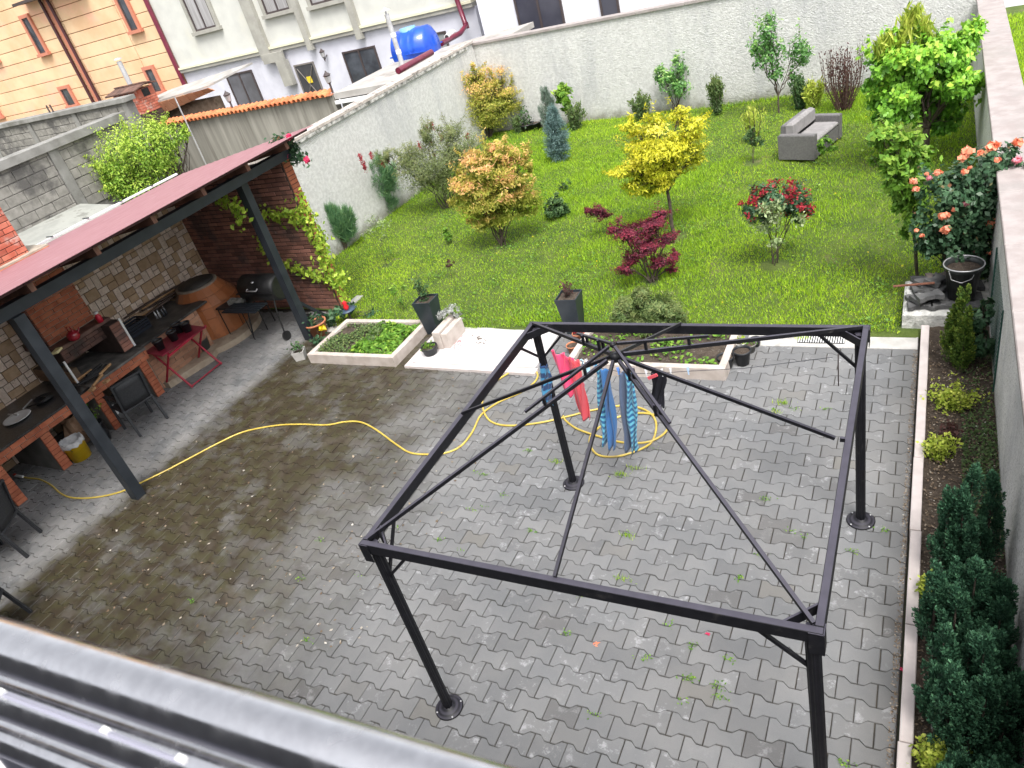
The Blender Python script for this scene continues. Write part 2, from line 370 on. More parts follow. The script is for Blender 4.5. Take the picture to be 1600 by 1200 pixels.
M_SOOT = mat('soot', (.008, .008, .009), (.03, .03, .032), 5, .7, 30, .7, .02)
M_TILE_L = mat('stone_tile_pale', (.68, .54, .44), (.80, .67, .57), 14, .8, 70, .6, .006, rnd=.2, c3=(.42, .32, .24), n3=30, t3=(.58, .68))
M_TILE_O = mat('stone_tile_ochre', (.44, .30, .18), (.54, .38, .25), 9, .8, 70, .5, .005, rnd=.25)
M_TILEM = mat('tile_grout', (.11, .075, .05), None, rough=.95)
M_GRAN = mat('black_granite', (.015, .015, .016), (.05, .05, .052), 30, .3, 0, coat=.3, c3=(.12, .11, .10), n3=3, t3=(.6, .78))
M_GREYP = mat('grey_plaster', (.13, .13, .12), (.19, .185, .175), 4, .95, 30, .4, .005)
M_STEEL = mat('anthracite_steel', (.014, .018, .024), (.024, .029, .036), 4, .5, 0, spec=.4, rvar=.1)
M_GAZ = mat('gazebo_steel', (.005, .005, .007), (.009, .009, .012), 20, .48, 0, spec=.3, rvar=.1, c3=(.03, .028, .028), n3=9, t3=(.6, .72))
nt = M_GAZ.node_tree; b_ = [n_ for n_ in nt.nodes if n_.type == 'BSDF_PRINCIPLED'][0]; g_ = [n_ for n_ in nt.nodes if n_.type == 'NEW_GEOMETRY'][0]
sp_ = nt.nodes.new('ShaderNodeSeparateXYZ'); L(nt, g_.outputs['Normal'], sp_.inputs[0]); old = b_.inputs['Base Color'].links[0].from_socket     # sky reflection on level faces put into the colour as lilac-grey
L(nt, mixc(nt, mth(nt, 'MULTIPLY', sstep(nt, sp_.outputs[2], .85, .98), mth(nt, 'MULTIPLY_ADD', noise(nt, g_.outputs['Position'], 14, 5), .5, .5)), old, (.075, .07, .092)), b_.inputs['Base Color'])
M_ROOF = mat('mauve_roof_sheet', (.27, .13, .145), (.315, .165, .18), 3, .6, 0, spec=.2, c3=(.38, .24, .26), n3=4, t3=(.56, .74), stretch=(6, 1, 1))
M_WOOD = mat('rafter_wood', (.10, .045, .03), (.17, .08, .05), 3, .8, 20, .4, .004, stretch=(2, 14, 2))
M_WOODU = mat('ceiling_board', (.055, .018, .022), (.085, .03, .032), 3, .7, 0, rnd=.3)
M_WHITE = mat('white_paint', (.74, .74, .74), (.82, .82, .82), 3, .5)
M_HW = mat('white_render', (.52, .52, .49), (.60, .60, .56), 1.2, .9, 0, c3=(.62, .60, .5), n3=.5, t3=(.5, .8))
M_HL = mat('lilac_render', (.55, .55, .62), (.64, .64, .71), 1.2, .9, 0, c3=(.48, .48, .54), n3=.7, t3=(.5, .8))
M_HW2 = mat('bright_render', (.70, .70, .76), (.76, .76, .82), 1.2, .9)
M_BAND = mat('grey_band', (.30, .29, .26), (.38, .37, .33), 2, .85)
M_CREAM = mat('cream_band', (.70, .67, .50), None, rough=.8)
M_PEACH = mat('peach_panel', (.68, .43, .25), (.75, .53, .33), .9, .75, 0, rnd=.10, c3=(.82, .45, .31), n3=.5, t3=(.48, .7))
M_PEACHJ = mat('panel_joint', (.33, .15, .08), None, rough=.9)
M_TERRA = mat('terracotta_frame', (.52, .20, .13), None, rough=.7)
M_GLASS = mat('window_glass', (.04, .045, .055), (.09, .10, .12), 1.5, .12, 0, coat=.5, spec=.8)
M_CURT = mat('curtained_glass', (.26, .25, .25), (.42, .41, .42), 9, .3, 0, coat=.5, stretch=(1, 1, .05))
M_FRAMED = mat('dark_frame', (.06, .045, .045), None, rough=.5)
M_FRAMEB = mat('brown_grey_frame', (.20, .18, .165), None, rough=.7)
M_PIPE = mat('burgundy_pipe', (.13, .012, .035), (.17, .02, .045), 3, .35, 0, coat=.3)
M_BLUE = mat('blue_plastic', (.004, .055, .42), (.006, .085, .55), 3, .35, 0, coat=.3)
M_ORTILE = mat('orange_roof_tile', (.48, .13, .05), (.62, .22, .09), 3, .75, 0, rnd=.35, c3=(.28, .1, .06), n3=5, t3=(.55, .75))
M_DKTILE = mat('dark_roof_tile', (.09, .05, .04), (.15, .08, .06), 5, .85, 0, rnd=.4)
M_FENCEC = mat('streaked_concrete', (.20, .19, .165), (.30, .285, .25), 2.2, .95, 0, c3=(.13, .12, .10), n3=1.6, t3=(.5, .74), stretch=(2.2, 1, .12))
M_PLANK = mat('eave_plank', (.48, .22, .12), (.56, .28, .16), 3, .8, 0, rnd=.15)
M_STONE = mat('rubble_stone', (.13, .09, .06), (.25, .18, .13), 5, .95, 14, 1.0, .03)
M_SHEET = mat('pale_roof_sheet', (.30, .285, .265), (.44, .42, .40), 2, .6, 0, c3=(.55, .38, .3), n3=1.6, t3=(.55, .75))
M_TIN = mat('galvanised', (.55, .55, .56), (.68, .68, .70), 4, .4, 0, metal=.6)
M_OWN = mat('house_render', (.085, .085, .095), None, rough=.9)
# ================================================================ GROUND, PATIO, LAWN
g = MB().add([(-300, -300, -.06), (300, -300, -.06), (300, 300, -.06), (-300, 300, -.06)], [(0, 1, 2, 3)]).build('ground', M_GROUND); tag(g, kind='structure')
pj = MB().bb(-12.45, -.005, -1.2, 9.15, -.055, -.014).build('patio', M_JOINT); tag(pj, kind='structure'); pj['o'] = (0., 0., 0.)
PX, PY = .2742, .1574
def paver_poly(xl, xr, gap=.004):
    a = .019; bp = [-.5, -.325, -.168, .168, .325, .5]
    def top(x):
        t = abs(x/PX)
        e = 1.0 if t > .325 else (-1.0 if t < .168 else -1+2*(t-.168)/(.325-.168))
        return PY/2+a*e-gap
    xs = sorted(set([xl]+[q*PX for q in bp if xl+.003 < q*PX < xr-.003]+[xr]))
    xs2 = [xs[0]+gap]+xs[1:-1]+[xs[-1]-gap]
    return [(x, -top(x)) for x in xs2]+[(x, top(x)) for x in xs2[::-1]]
def paver_mb(poly, cx=0, cy=0, z=0.0, th=.04, mb=None, rz=0.0, tx=0, ty=0):
    n = len(poly); mb = mb or MB(); mx = sum(p[0] for p in poly)/n
    inner = []
    for x, y in poly:
        inner.append((x-math.copysign(.005, x-mx), y-math.copysign(.005, y)))
    cr, sr = cos(rz), sin(rz)
    vs = []
    for ring, zz in ((poly, -th), (poly, -.004), (inner, 0.0)):
        for x, y in ring: vs.append((cx+x*cr-y*sr, cy+x*sr+y*cr, z+zz+(x*tx+y*ty if zz > -th else 0)))
    fs = []
    for k in range(2):
        for j in range(n): fs.append((k*n+j, k*n+(j+1) % n, (k+1)*n+(j+1) % n, (k+1)*n+j))
    fs.append(tuple(range(2*n, 3*n))); mb.add(vs, fs); return mb
full = paver_poly(-PX/2, PX/2); me_full = paver_mb(full).mesh('paver'); me_full.materials.append(M_PAVER)
meL = paver_mb(paver_poly(-PX/2, 0)).mesh('paver'); meL.materials.append(M_PAVER)
spots = []
X1 = -.008
for j in range(-6, 70):
    y = 5.0049+(j-26)*PY
    if y < -1.05 or y > 9.0: continue
    odd = j % 2
    x = X1-PX/2-(PX/2 if odd else 0)
    if odd: spots.append((x+PX, y, 'L'))          # half stone against the kerb
    while x > -12.35:
        if y > 8.24 and x > -1.95: pass
        elif y > 8.5 and x > -9.45: pass
        else: spots.append((x, y, 'F'))
        x -= PX
def vis(p):
    d = np.array(p)-OC; z = d@fwd
    if z < .3: return None
    px, py = 800+FPX*(d@rt)/z, 600-FPX*(d@up)/z
    return (px, py, z)
sc = []
for s_ in spots:
    q = vis((s_[0], s_[1], 0))
    ok = q and -15 < q[0] < 1615 and -15 < q[1] < 1215 and (q[1] < 985+.31*q[0])
    sc.append((q[2] if ok else 999, s_))
sc.sort(key=lambda t: t[0])
rest = MB()
for k, (z_, (x, y, t)) in enumerate(sc):
    dz = random.uniform(-.0025, .0025); rz = random.uniform(-.008, .008); jx, jy = random.uniform(-.001, .001), random.uniform(-.001, .001)
    tx, ty = random.uniform(-.008, .008), random.uniform(-.008, .008)
    if k < 300:
        o = bpy.data.objects.new('paver', me_full if t == 'F' else meL); col.objects.link(o); o.parent = pj
        o.location = (x+jx, y+jy, dz); o.rotation_euler = (ty, -tx, rz)
    else: paver_mb(full if t == 'F' else paver_poly(-PX/2, 0), x+jx, y+jy, dz, rz=rz, mb=rest, tx=tx, ty=ty)
tag(rest.build('pavers', M_PAVER, pj), kind='stuff')
# concrete strip between the patio and the lawn
st = MB().prism([(-1.95, 8.21), (-.02, 8.21), (-.02, 8.64), (-.6, 8.60), (-1.2, 8.63), (-1.95, 8.55)], -.05, .006).build('concrete_strip', M_CONC_P); tag(st, kind='structure')
st2 = MB().prism([(-9.45, 8.33), (-4.7, 8.36), (-4.7, 8.50), (-9.45, 8.62)], -.05, .012).build('concrete_strip', M_CONC_P); tag(st2, kind='structure')
# lawn: one softly uneven sheet
def lz(x, y):
    return .03+.025*sin(x*1.3+1)*cos(y*.9)+.02*sin(x*2.7+y*1.9)
lm = MB(); nx, ny = 60, 56
vx = [(-11.22+(11.97)*i/nx, 8.46+(19.6-8.46)*j/ny) for j in range(ny+1) for i in range(nx+1)]
lm.add([(x, y, lz(x, y)*min(1, (y-8.46)/.6+.2)) for x, y in vx], [(j*(nx+1)+i, j*(nx+1)+i+1, (j+1)*(nx+1)+i+1, (j+1)*(nx+1)+i) for j in range(ny) for i in range(nx) if not (vx[j*(nx+1)+i][0] < -9.5 and vx[j*(nx+1)+i][1] < 9.05)], True)
lawn = lm.build('lawn', M_LAWN); tag(lawn, kind='structure')
nl = MB().add([(1.05, 4, -.02), (40, 4, -.02), (40, 60, -.02), (1.05, 60, -.02)], [(0, 1, 2, 3)]).build('neighbour_lawn', M_LAWN); tag(nl, kind='structure')
bed = MB(); nx, ny = 10, 100
bed.add([(.09+.66*i/nx, -1.2+9.9*j/ny, .045+.02*sin(i*1.9+j)*cos(j*.7+i)) for j in range(ny+1) for i in range(nx+1)], [(j*(nx+1)+i, j*(nx+1)+i+1, (j+1)*(nx+1)+i+1, (j+1)*(nx+1)+i) for j in range(ny) for i in range(nx)], True)
bedo = bed.build('soil_bed', M_SOIL); tag(bedo, kind='structure')
# kerb of pale slabs on edge along the bed
kb = thing('kerb', 'long straight kerb of pale pinkish slabs between the paving and the right hand soil bed', 'kerb', (.05, 3, 0))
ys = [8.60, 7.2, 6.18, 5.21, 4.2, 3.22, 2.2, 1.2, .2, -.8]
for a, b in zip(ys[:-1], ys[1:]):
    j = random.uniform(-.004, .004)
    MB().bb(0.005+j, .09+j, b+.004, a-.004, -.04, .10, bev=.006).build('kerb_slab', M_SLABPINK, kb)
# ================================================================ GARDEN WALLS
def wall_box(name, label, x0, x1, y0, y1, z, m, copm, ov=.04, th=.07, axis='y', coplab='coping', group=None, nst=8):
    t = thing(name, label, 'wall', ((x0+x1)/2, (y0+y1)/2, 0), group)
    MB().bb(x0, x1, y0, y1, -.05, z).build('wall_face', m, t)
    n = nst
    for i in range(n):
        if axis == 'y':
            a = y0+(y1-y0)*i/n; b = y0+(y1-y0)*(i+1)/n; MB().bb(x0-ov, x1+ov, a+.004, b-.004, z+.002, z+th, bev=.008).build('coping_slab', copm, t)
        else:
            a = x0+(x1-x0)*i/n; b = x0+(x1-x0)*(i+1)/n; MB().bb(a+.004, b-.004, y0-ov, y1+ov, z+.002, z+th, bev=.008).build('coping_slab', copm, t)
    return t
wl = wall_box('garden_wall', 'tall rough grey stucco wall with weathered coping along the left side of the lawn', -11.42, -11.2, 9.35, 19.3, 2.50, M_STUCCO, M_COPE_G, nst=11)
# crumbling mortar bed under the coping
MB().bb(-11.19, -11.155, 9.4, 18.9, 2.44, 2.499).build('mortar_joint', M_MORT_COPE, wl)
wb = thing('garden_wall', 'rough grey stucco wall with pink coping closing the far end of the lawn', 'wall', (-5, 19.2, 0))
# the far wall runs slightly askew
def skewbox(xa, ya, xb, yb, w, z0, z1, mb=None):
    d = Vector((xb-xa, yb-ya, 0)).normalized(); nrm = Vector((-d.y, d.x, 0))*w
    return (mb or MB()).prism([(xa, ya), (xb, yb), (xb+nrm.x, yb+nrm.y), (xa+nrm.x, ya+nrm.y)], z0, z1)
BW = ((-11.3, 19.35), (.85, 18.9))
skewbox(*BW[0], *BW[1], .22, -.05, 2.44).build('wall_face', M_STUCCO, wb)
for i in range(10):
    a = i/10+.0004; b = (i+1)/10-.0004
    pa = [BW[0][k]+(BW[1][k]-BW[0][k])*a for k in (0, 1)]; pb = [BW[0][k]+(BW[1][k]-BW[0][k])*b for k in (0, 1)]
    skewbox(pa[0], pa[1]-.05, pb[0], pb[1]-.05, .32, 2.442, 2.50).build('coping_slab', M_COPE, wb)
wr = wall_box('garden_wall', 'low speckled stucco wall with wide pinkish coping along the right edge', .69, 1.05, -1.1, 18.85, 1.52, M_STUCCO_R, M_COPE, ov=.035, th=.065, nst=16)
# ================================================================ SHELTER (outdoor kitchen)
BXW = -12.4
# tiled back wall
tw = thing('kitchen_wall', 'back wall of the outdoor kitchen clad in cream and ochre stone tiles', 'wall', (-12.5, 5, 0))
MB().bb(-12.62, BXW, 1.5, 9.12, -.05, 2.54).build('wall_core', M_TILEM, tw)
# 0.5 m modules of mixed tile sizes
def tilecells(W_, H_, y0=0.0):
    A, B = [], []
    mod = .38; K_ = mod/.46
    j = 0; b = 0.0
    while b < H_-.02:
        a = -(.15 if j % 2 else 0.0); i = 0
        while a < W_:
            lay = [(0, .30, .0, .23, 1), (.30, .46, 0, .115, 0), (.30, .46, .115, .23, 0), (0, .14, .23, .46, 0), (.14, .30, .23, .345, 0), (.14, .30, .345, .46, 0), (.30, .46, .23, .46, 2)]
            if (i*7+j*3) % 3 == 1: lay = [(0, .16, 0, .23, 0), (.16, .46, 0, .23, 1), (0, .30, .23, .345, 0), (0, .14, .345, .46, 0), (.14, .30, .345, .46, 1), (.30, .46, .23, .46, 0)]
            if (i*5+j) % 4 == 2: lay = [(0, .23, 0, .155, 0), (.23, .46, 0, .155, 1), (0, .155, .155, .46, 0), (.155, .46, .155, .31, 1), (.155, .31, .31, .46, 0), (.31, .46, .31, .46, 0)]
            for (p, q, r_, s_, t) in lay:
                c = (max(a+p*K_, 0), min(a+q*K_, W_), b+r_*K_, min(b+s_*K_, H_))
                if c[1]-c[0] > .03 and c[3]-c[2] > .03: (B if t else A).append(c)
            a += mod; i += 1
        b += mod; j += 1
    return A, B
A_, B_ = tilecells(4.1, 2.7)
A2, B2 = tilecells(2.85, 2.7)
def offc(cs, d): return [(a+d, b+d, c, e) for a, b, c, e in cs]
ys0 = 1.6
# wall runs along +y; outward normal +x, so u = +y and v = +z
hidden = lambda c: not (5.42 < ys0+(c[0]+c[1])/2 < 6.2)
Aall, Ball = tilecells(7.5, 2.52)
Aall = [c for c in Aall if hidden(c)]; Ball = [c for c in Ball if hidden(c)]
masonry(tw, (BXW, ys0, 0), (0, 1, 0), (0, 0, 1), (1, 0, 0), [c for c in Aall if ys0+c[0] > 3.2 and c[3] > .95], .012, M_TILE_L, 'tile', 190, .010, 'tiles')
masonry(tw, (BXW, ys0, 0), (0, 1, 0), (0, 0, 1), (1, 0, 0), [c for c in Ball if ys0+c[0] > 3.2 and c[3] > .95], .014, M_TILE_O, 'tile', 110, .010, 'tiles')
masonry(tw, (BXW, ys0, 0), (0, 1, 0), (0, 0, 1), (1, 0, 0), [c for c in Aall if not (ys0+c[0] > 3.2 and c[3] > .95)], .012, M_TILE_L, 'tile', 0, .010, 'tiles')
masonry(tw, (BXW, ys0, 0), (0, 1, 0), (0, 0, 1), (1, 0, 0), [c for c in Ball if not (ys0+c[0] > 3.2 and c[3] > .95)], .014, M_TILE_O, 'tile', 0, .010, 'tiles')
# brick end wall; its bricks show towards the yard (-y) and at its free end (+x)
ew = thing('brick_wall', 'dark red brick end wall of the shelter with orange bricks at its free end, overgrown by a vine', 'wall', (-10.9, 9.2, 0))
MB().add([(-12.6, 9.12, -.05), (-9.37, 9.12, -.05), (-9.37, 9.12, 2.82), (-12.6, 9.12, 2.58), (-12.6, 9.33, -.05), (-9.37, 9.33, -.05), (-9.37, 9.33, 2.82), (-12.6, 9.33, 2.58)],
         [(0, 1, 2, 3), (5, 4, 7, 6), (1, 5, 6, 2), (4, 0, 3, 7), (3, 2, 6, 7), (0, 4, 5, 1)]).build('mortar', M_MORTD, ew)
masonry(ew, (-12.40, 9.12, .0), (1, 0, 0), (0, 0, 1), (0, -1, 0), courses(3.02, 2.85, .25, .077, top=lambda a: 2.60+.22*a/3.0), .012, M_BRICK3, 'brick', 240, .016, 'brickwork')
masonry(ew, (-9.37, 9.13, 0), (0, 1, 0), (0, 0, 1), (1, 0, 0), [(0, .2, k*.072, (k+1)*.072) for k in range(39)], .012, M_BRICK2, 'brick', 39, .010, 'brickwork')
MB().bb(-9.36, -9.2, 8.95, 9.6, -.05, .02).build('footing', M_CONC_P, ew)
# chimney breast and fireplace
fp = thing('fireplace', 'built-in brick fireplace with sooty hood, mantel shelf and chimney breast in the outdoor kitchen', 'fireplace', (-12, 5.85, 0))
Y0, Y1 = 5.42, 6.28
MB().bb(BXW+.01, -11.77, Y0+.01, Y1-.01, 1.47, 2.80).build('mortar', M_MORT, fp)
masonry(fp, (-11.77, Y0, 1.48), (0, 1, 0), (0, 0, 1), (1, 0, 0), courses(Y1-Y0, 1.3, .235, .078), .012, M_BRICK2, 'brick', 120, .009)
masonry(fp, (BXW, Y0+.01, 1.48), (1, 0, 0), (0, 0, 1), (0, -1, 0), courses(.63, 1.3, .235, .078), .012, M_BRICK3, 'brick', 60, .009)
MB().bb(BXW+.01, -11.50, Y0-.06, Y1+.08, 1.40, 1.465, bev=.01).build('mantel', mat('mantel_wood', (.10, .055, .045), (.18, .10, .08), 6, .7), fp)
MB().bb(BXW+.01, -11.56, Y0-.02, Y1+.02, 1.18, 1.395).build('hood', M_MORTD, fp)
masonry(fp, (-11.56, Y0-.02, 1.185), (0, 1, 0), (0, 0, 1), (1, 0, 0), courses(Y1-Y0+.04, .21, .235, .067), .012, M_SOOTB, 'brick', 60, .009)
# jambs
MB().bb(BXW+.01, -11.40, Y0-.13, Y0, .895, 1.118).build('jamb', M_TILEM, fp)
masonry(fp, (BXW+.02, Y0-.13, .895), (1, 0, 0), (0, 0, 1), (0, -1, 0), [(a*.25, a*.25+.25, b*.11, b*.11+.11) for a in range(4) for b in range(2)], .012, mat('brown_tile', (.20, .12, .075), (.28, .18, .11), 8, .7, rnd=.3), 'tile', 20, .008)
MB().bb(-11.395, -11.37, Y0-.14, Y0-.11, .9, 1.30).build('edge_strip', M_WHITE, fp)
MB().bb(BXW+.01, -11.33, Y1-.11, Y1+.11, .895, 1.395).build('jamb', M_MORTD, fp)
masonry(fp, (-11.33, Y1-.11, .90), (0, 1, 0), (0, 0, 1), (1, 0, 0), [(0, .22, k*.07, k*.07+.07) for k in range(7)], .010, M_BRICK3, 'brick', 12, .008)
masonry(fp, (-12.0, Y1+.11, .90), (1, 0, 0), (0, 0, 1), (0, 1, 0), [(0, .33, k*.07, k*.07+.07) for k in range(7)]+[(.33, .66, k*.07, k*.07+.07) for k in range(7)], .010, M_BRICK3, 'brick', 16, .008)
MB().bb(-11.345, -11.31, Y1+.08, Y1+.115, .9, 1.42).build('edge_strip', M_WHITE, fp)
MB().bb(BXW+.02, BXW+.05, Y0, Y1-.11, .9, 1.12).bb(BXW+.05, -11.45, Y0+.001, Y0+.012, .9, 1.11).build('firebox', M_SOOT, fp)
# soot on the hearth and half burnt wood
def counter(name, label, y0, y1, front, topm, z=.86):
    t = thing(name, label, 'counter', ((BXW+front)/2, (y0+y1)/2, 0))
    MB().bb(BXW+.012, front, y0, y1, z-.04, z, bev=.005).build('worktop', topm, t); return t
c1 = counter('kitchen_counter', 'brick kitchen counter with black granite top and round sink, at the left edge', 2.6, 5.28, -11.12, M_GRAN)
c2 = counter('kitchen_counter', 'brick hearth counter under the fireplace opening', 5.285, 6.40, -11.12, mat('ash_hearth', (.09, .085, .08), (.2, .185, .17), 5, .8, 20, .4, .005))
c3_ = counter('kitchen_counter', 'cluttered dark counter between the fireplace and the clay oven', 6.405, 7.95, -11.25, mat('dark_counter', (.035, .035, .035), (.09, .085, .08), 6, .5, 0, c3=(.2, .17, .14), n3=4, t3=(.6, .7)))
def bricks_face(par, y0, y1, z0, z1, x, bl, bh, m, vertical=False):
    cells = courses(y1-y0, z1-z0, bl, bh)
    masonry(par, (x, y0, z0), (0, 1, 0), (0, 0, 1), (1, 0, 0), cells, .012, m, 'brick', 80, .008)
for par, y0, y1 in ((c1, 2.6, 5.28), (c2, 5.285, 6.40)):
    MB().bb(-11.26, -11.15, y0, y1, .66, .818).build('apron', M_MORT, par); bricks_face(par, y0, y1, .66, .818, -11.15, .235, .078, M_BRICK2)
for par, yy in ((c1, 3.60), (c1, 4.38), (c2, 5.36), (c2, 6.26)):
    MB().bb(BXW+.02, -11.19, yy-.075, yy+.075, -.04, .656).build('pier', M_GREYP, par)
    masonry(par, (-11.185, yy-.08, 0), (0, 1, 0), (0, 0, 1), (1, 0, 0), [(0, .16, k*.072, k*.072+.072) for k in range(9)], .014, M_BRICK2, 'brick', 10, .007)
MB().bb(-11.45, -11.3, 6.41, 7.7, -.04, .818).build('front', M_MORT, c3_)
masonry(c3_, (-11.3, 6.42, .0), (0, 1, 0), (0, 0, 1), (1, 0, 0), courses(1.28, .815, .30, .09), .012, mat('tan_brick', (.34, .17, .11), (.44, .24, .15), 5, .8, rnd=.3), 'brick', 60, .008)
# clay oven
ov = thing('clay_oven', 'round clay oven clad in orange brown tiles on a curved concrete plinth', 'oven', (-11.72, 8.25, 0))
no = 10; a0_, a1_ = -1.75, 1.35
M_OVT = mat('oven_tile', (.36, .12, .045), (.44, .17, .07), 2, .42, 0, rnd=.22, c3=(.24, .09, .045), n3=2, t3=(.5, .7), coat=.25)
OX_, OY_ = -11.76, 8.28
MB().lathe((OX_, OY_, 0), [(.59, 0), (.59, .70), (.36, 1.02), (.30, 1.02), (.29, .7), (.0, .7)], 36).build('oven_body', mat('oven_core', (.12, .08, .06), None, rough=.8), ov)
for i in range(no):
    am, aw = a0_+(a1_-a0_)*(i+.5)/no, (a1_-a0_)/no/2*.985
    for (z0, r0, z1, r1) in ((.02, .605, .50, .605), (.506, .605, .70, .603), (.706, .602, .86, .492), (.866, .488, 1.02, .378)):
        v8 = []
        for dr in (-.02, .0):
            for (z_, r_, sg) in ((z0, r0, -1), (z0, r0, 1), (z1, r1, 1), (z1, r1, -1)):
                v8.append((OX_+cos(am+sg*aw)*(r_+dr), OY_+sin(am+sg*aw)*(r_+dr), z_))
        MB().add(v8, [(3, 2, 1, 0), (4, 5, 6, 7), (0, 1, 5, 4), (1, 2, 6, 5), (2, 3, 7, 6), (3, 0, 4, 7)]).build('tile', M_OVT, ov)
MB().lathe((OX_, OY_, 0), [(.385, 1.0), (.385, 1.035), (.31, 1.04), (.31, .98)], 36).build('rim', mat('rim_cement', (.20, .16, .13), (.3, .25, .2), 8, .9), ov)
MB().lathe((OX_, OY_, 0), [(.33, 1.041), (.33, 1.06), (.0, 1.075)], 28).build('lid', mat('oven_lid', (.025, .025, .022), (.06, .055, .05), 8, .6), ov)
pl_ = [(-12.35, 6.45), (-11.15, 6.45), (-10.95, 7.3)]+[(-11.72+.86*cos(t), 8.12+.92*sin(t)) for t in [-.7+.12*k for k in range(18)]]+[(-12.35, 9.05)]
plo = MB().prism(pl_, -.03, .11, ch=.006).build('plinth', mat('plinth_cement', (.34, .27, .2), (.46, .38, .29), 5, .9, 30, .5, .006, c3=(.22, .18, .15), n3=3, t3=(.5, .7)), ov)
# shelter frame
sh = thing('shelter', 'lean-to shelter with mauve sheet roof on two anthracite steel posts over the outdoor kitchen', 'shelter', (-9.2, 6, 0))
for (x, y) in ((-9.17, 4.10), (-9.33, 8.12)):
    MB().beam((x, y, 0), (x, y, 2.82), .14, .14, upv=(1, 0, 0)).build('post', M_STEEL, sh)
MB().beam((-9.22, -.8, 2.90), (-9.22, 9.3, 2.90), .14, .14).build('beam', M_STEEL, sh)
def roofz(x): return 3.12+(x+8.9)*.142
prf = [(-8.88, 0), (-12.6, 0)]
nr = 38
mb = MB(); vs = []
for i in range(nr+1):
    x = -8.86-3.64*i/nr
    for y in (-1.0, 9.62): vs.append((x, y, roofz(x)+.006*(i % 2)+.05))
for i in range(nr+1):
    x = -8.86-3.64*i/nr
    for y in (-1.0, 9.62): vs.append((x, y, roofz(x)+.006*(i % 2)+.044))
k = (nr+1)*2
fs = [(2*i, 2*i+2, 2*i+3, 2*i+1) for i in range(nr)]+[(k+2*i, k+2*i+1, k+2*i+3, k+2*i+2) for i in range(nr)]
fs += [(0, 1, k+1, k), (2*nr+1, 2*nr, k+2*nr, k+2*nr+1)]+[(2*i, k+2*i, k+2*i+2, 2*i+2) for i in range(nr)]+[(2*i+1, 2*i+3, k+2*i+3, k+2*i+1) for i in range(nr)]
mb.add(vs, fs); mb.build('roof_sheet', M_ROOF, sh)
for i in range(22):      # dark boards of the ceiling, seen from below
    y0 = -1.0+10.6*i/22; y1 = y0+10.6/22-.008
    MB().add([(-12.4, y0, roofz(-12.4)+.0), (-9.0, y0, roofz(-9.0)+.0), (-9.0, y1, roofz(-9.0)), (-12.4, y1, roofz(-12.4)), (-12.4, y0, roofz(-12.4)+.03), (-9.0, y0, roofz(-9.0)+.03), (-9.0, y1, roofz(-9.0)+.03), (-12.4, y1, roofz(-12.4)+.03)],
             [(0, 3, 2, 1), (4, 5, 6, 7), (0, 1, 5, 4), (1, 2, 6, 5), (2, 3, 7, 6), (3, 0, 4, 7)]).build('ceiling_board', M_WOODU, sh)
for i in range(11):
    y = -.3+i*.93
    MB().beam((-12.4, y, roofz(-12.4)-.05), (-8.98, y, roofz(-8.98)-.05), .07, .10).build('rafter', M_WOOD, sh)
MB().beam((-12.57, -1, roofz(-12.5)+.075), (-12.57, 9.6, roofz(-12.5)+.075), .05, .03).build('back_flashing', M_WHITE, sh)
for i in range(9):
    y = 3.2+i*.72
    MB().beam((-12.50, y, roofz(-12.5)+.105), (-12.68, y, roofz(-12.5)+.10), .02, .012).build('flashing_clip', M_STEEL, sh)
# brick stack rising through the roof at its back
ck = thing('chimney_stack', 'red and pink brick chimney stack rising from the mauve roof at the left edge', 'chimney', (-12.2, 5.7, 2.6))
MB().bb(-12.50, -11.90, 5.15, 6.02, 2.5, 4.15).build('mortar', M_MORTD, ck)
masonry(ck, (-11.90, 5.15, 2.66), (0, 1, 0), (0, 0, 1), (1, 0, 0), courses(.87, 1.5, .235, .082), .013, M_BRICKW, 'brick', 90, .010)
masonry(ck, (-12.50, 5.15, 2.66), (1, 0, 0), (0, 0, 1), (0, -1, 0), courses(.60, 1.5, .235, .082), .013, M_BRICKW, 'brick', 60, .010)
MB().bb(-12.55, -11.80, 5.05, 6.12, 2.66, 2.78).build('flashing', mat('old_flashing', (.10, .06, .055), (.16, .10, .09), 5, .8), ck)
# ================================================================ NEIGHBOURING YARDS
YF = 26.0
def OY(px, py, y):
    d = ray(px, py); t = y/d[1]; return OC+d*t
def OX(px, py, x):
    d = ray(px, py); t = x/d[0]; return OC+d*t
# concrete block walls
bw1 = thing('block_wall', 'grey concrete block wall with cast coping just behind the shelter roof', 'wall', (-16, 6, 0))
MB().bb(-16.25, -16.0, -1, 11.55, -.05, 3.50).build('mortar', M_BLOCKM, bw1)
pil = [2.0, 4.55, 7.1, 9.65, 12.0]
cells = []
for a, b in zip(pil[:-1], pil[1:]):
    cells += [(c[0]+a+.12, min(c[1]+a+.12, b-.12), c[2], c[3]) for c in courses(b-a-.24, 1.30, .41, .205)]
cells = [c for c in cells if c[1] < 11.5]
masonry(bw1, (-16, 0, 2.18), (0, 1, 0), (0, 0, 1), (1, 0, 0), cells, .02, M_BLOCK, 'block', 240, .013, bev=.006, jit=.008)
for y in pil[:-1]: MB().bb(-16.0, -15.955, y-.11, y+.11, 2.1, 3.48).build('pilaster', M_CONC, bw1)
MB().bb(-16.3, -15.9, -1, 11.6, 3.48, 3.66, bev=.01).build('coping', M_CONC, bw1)
ledge = thing('lean_to_slab', 'cracked pale concrete slab between the block wall and the shelter roof', 'slab', (-14.6, 5, 2.2))
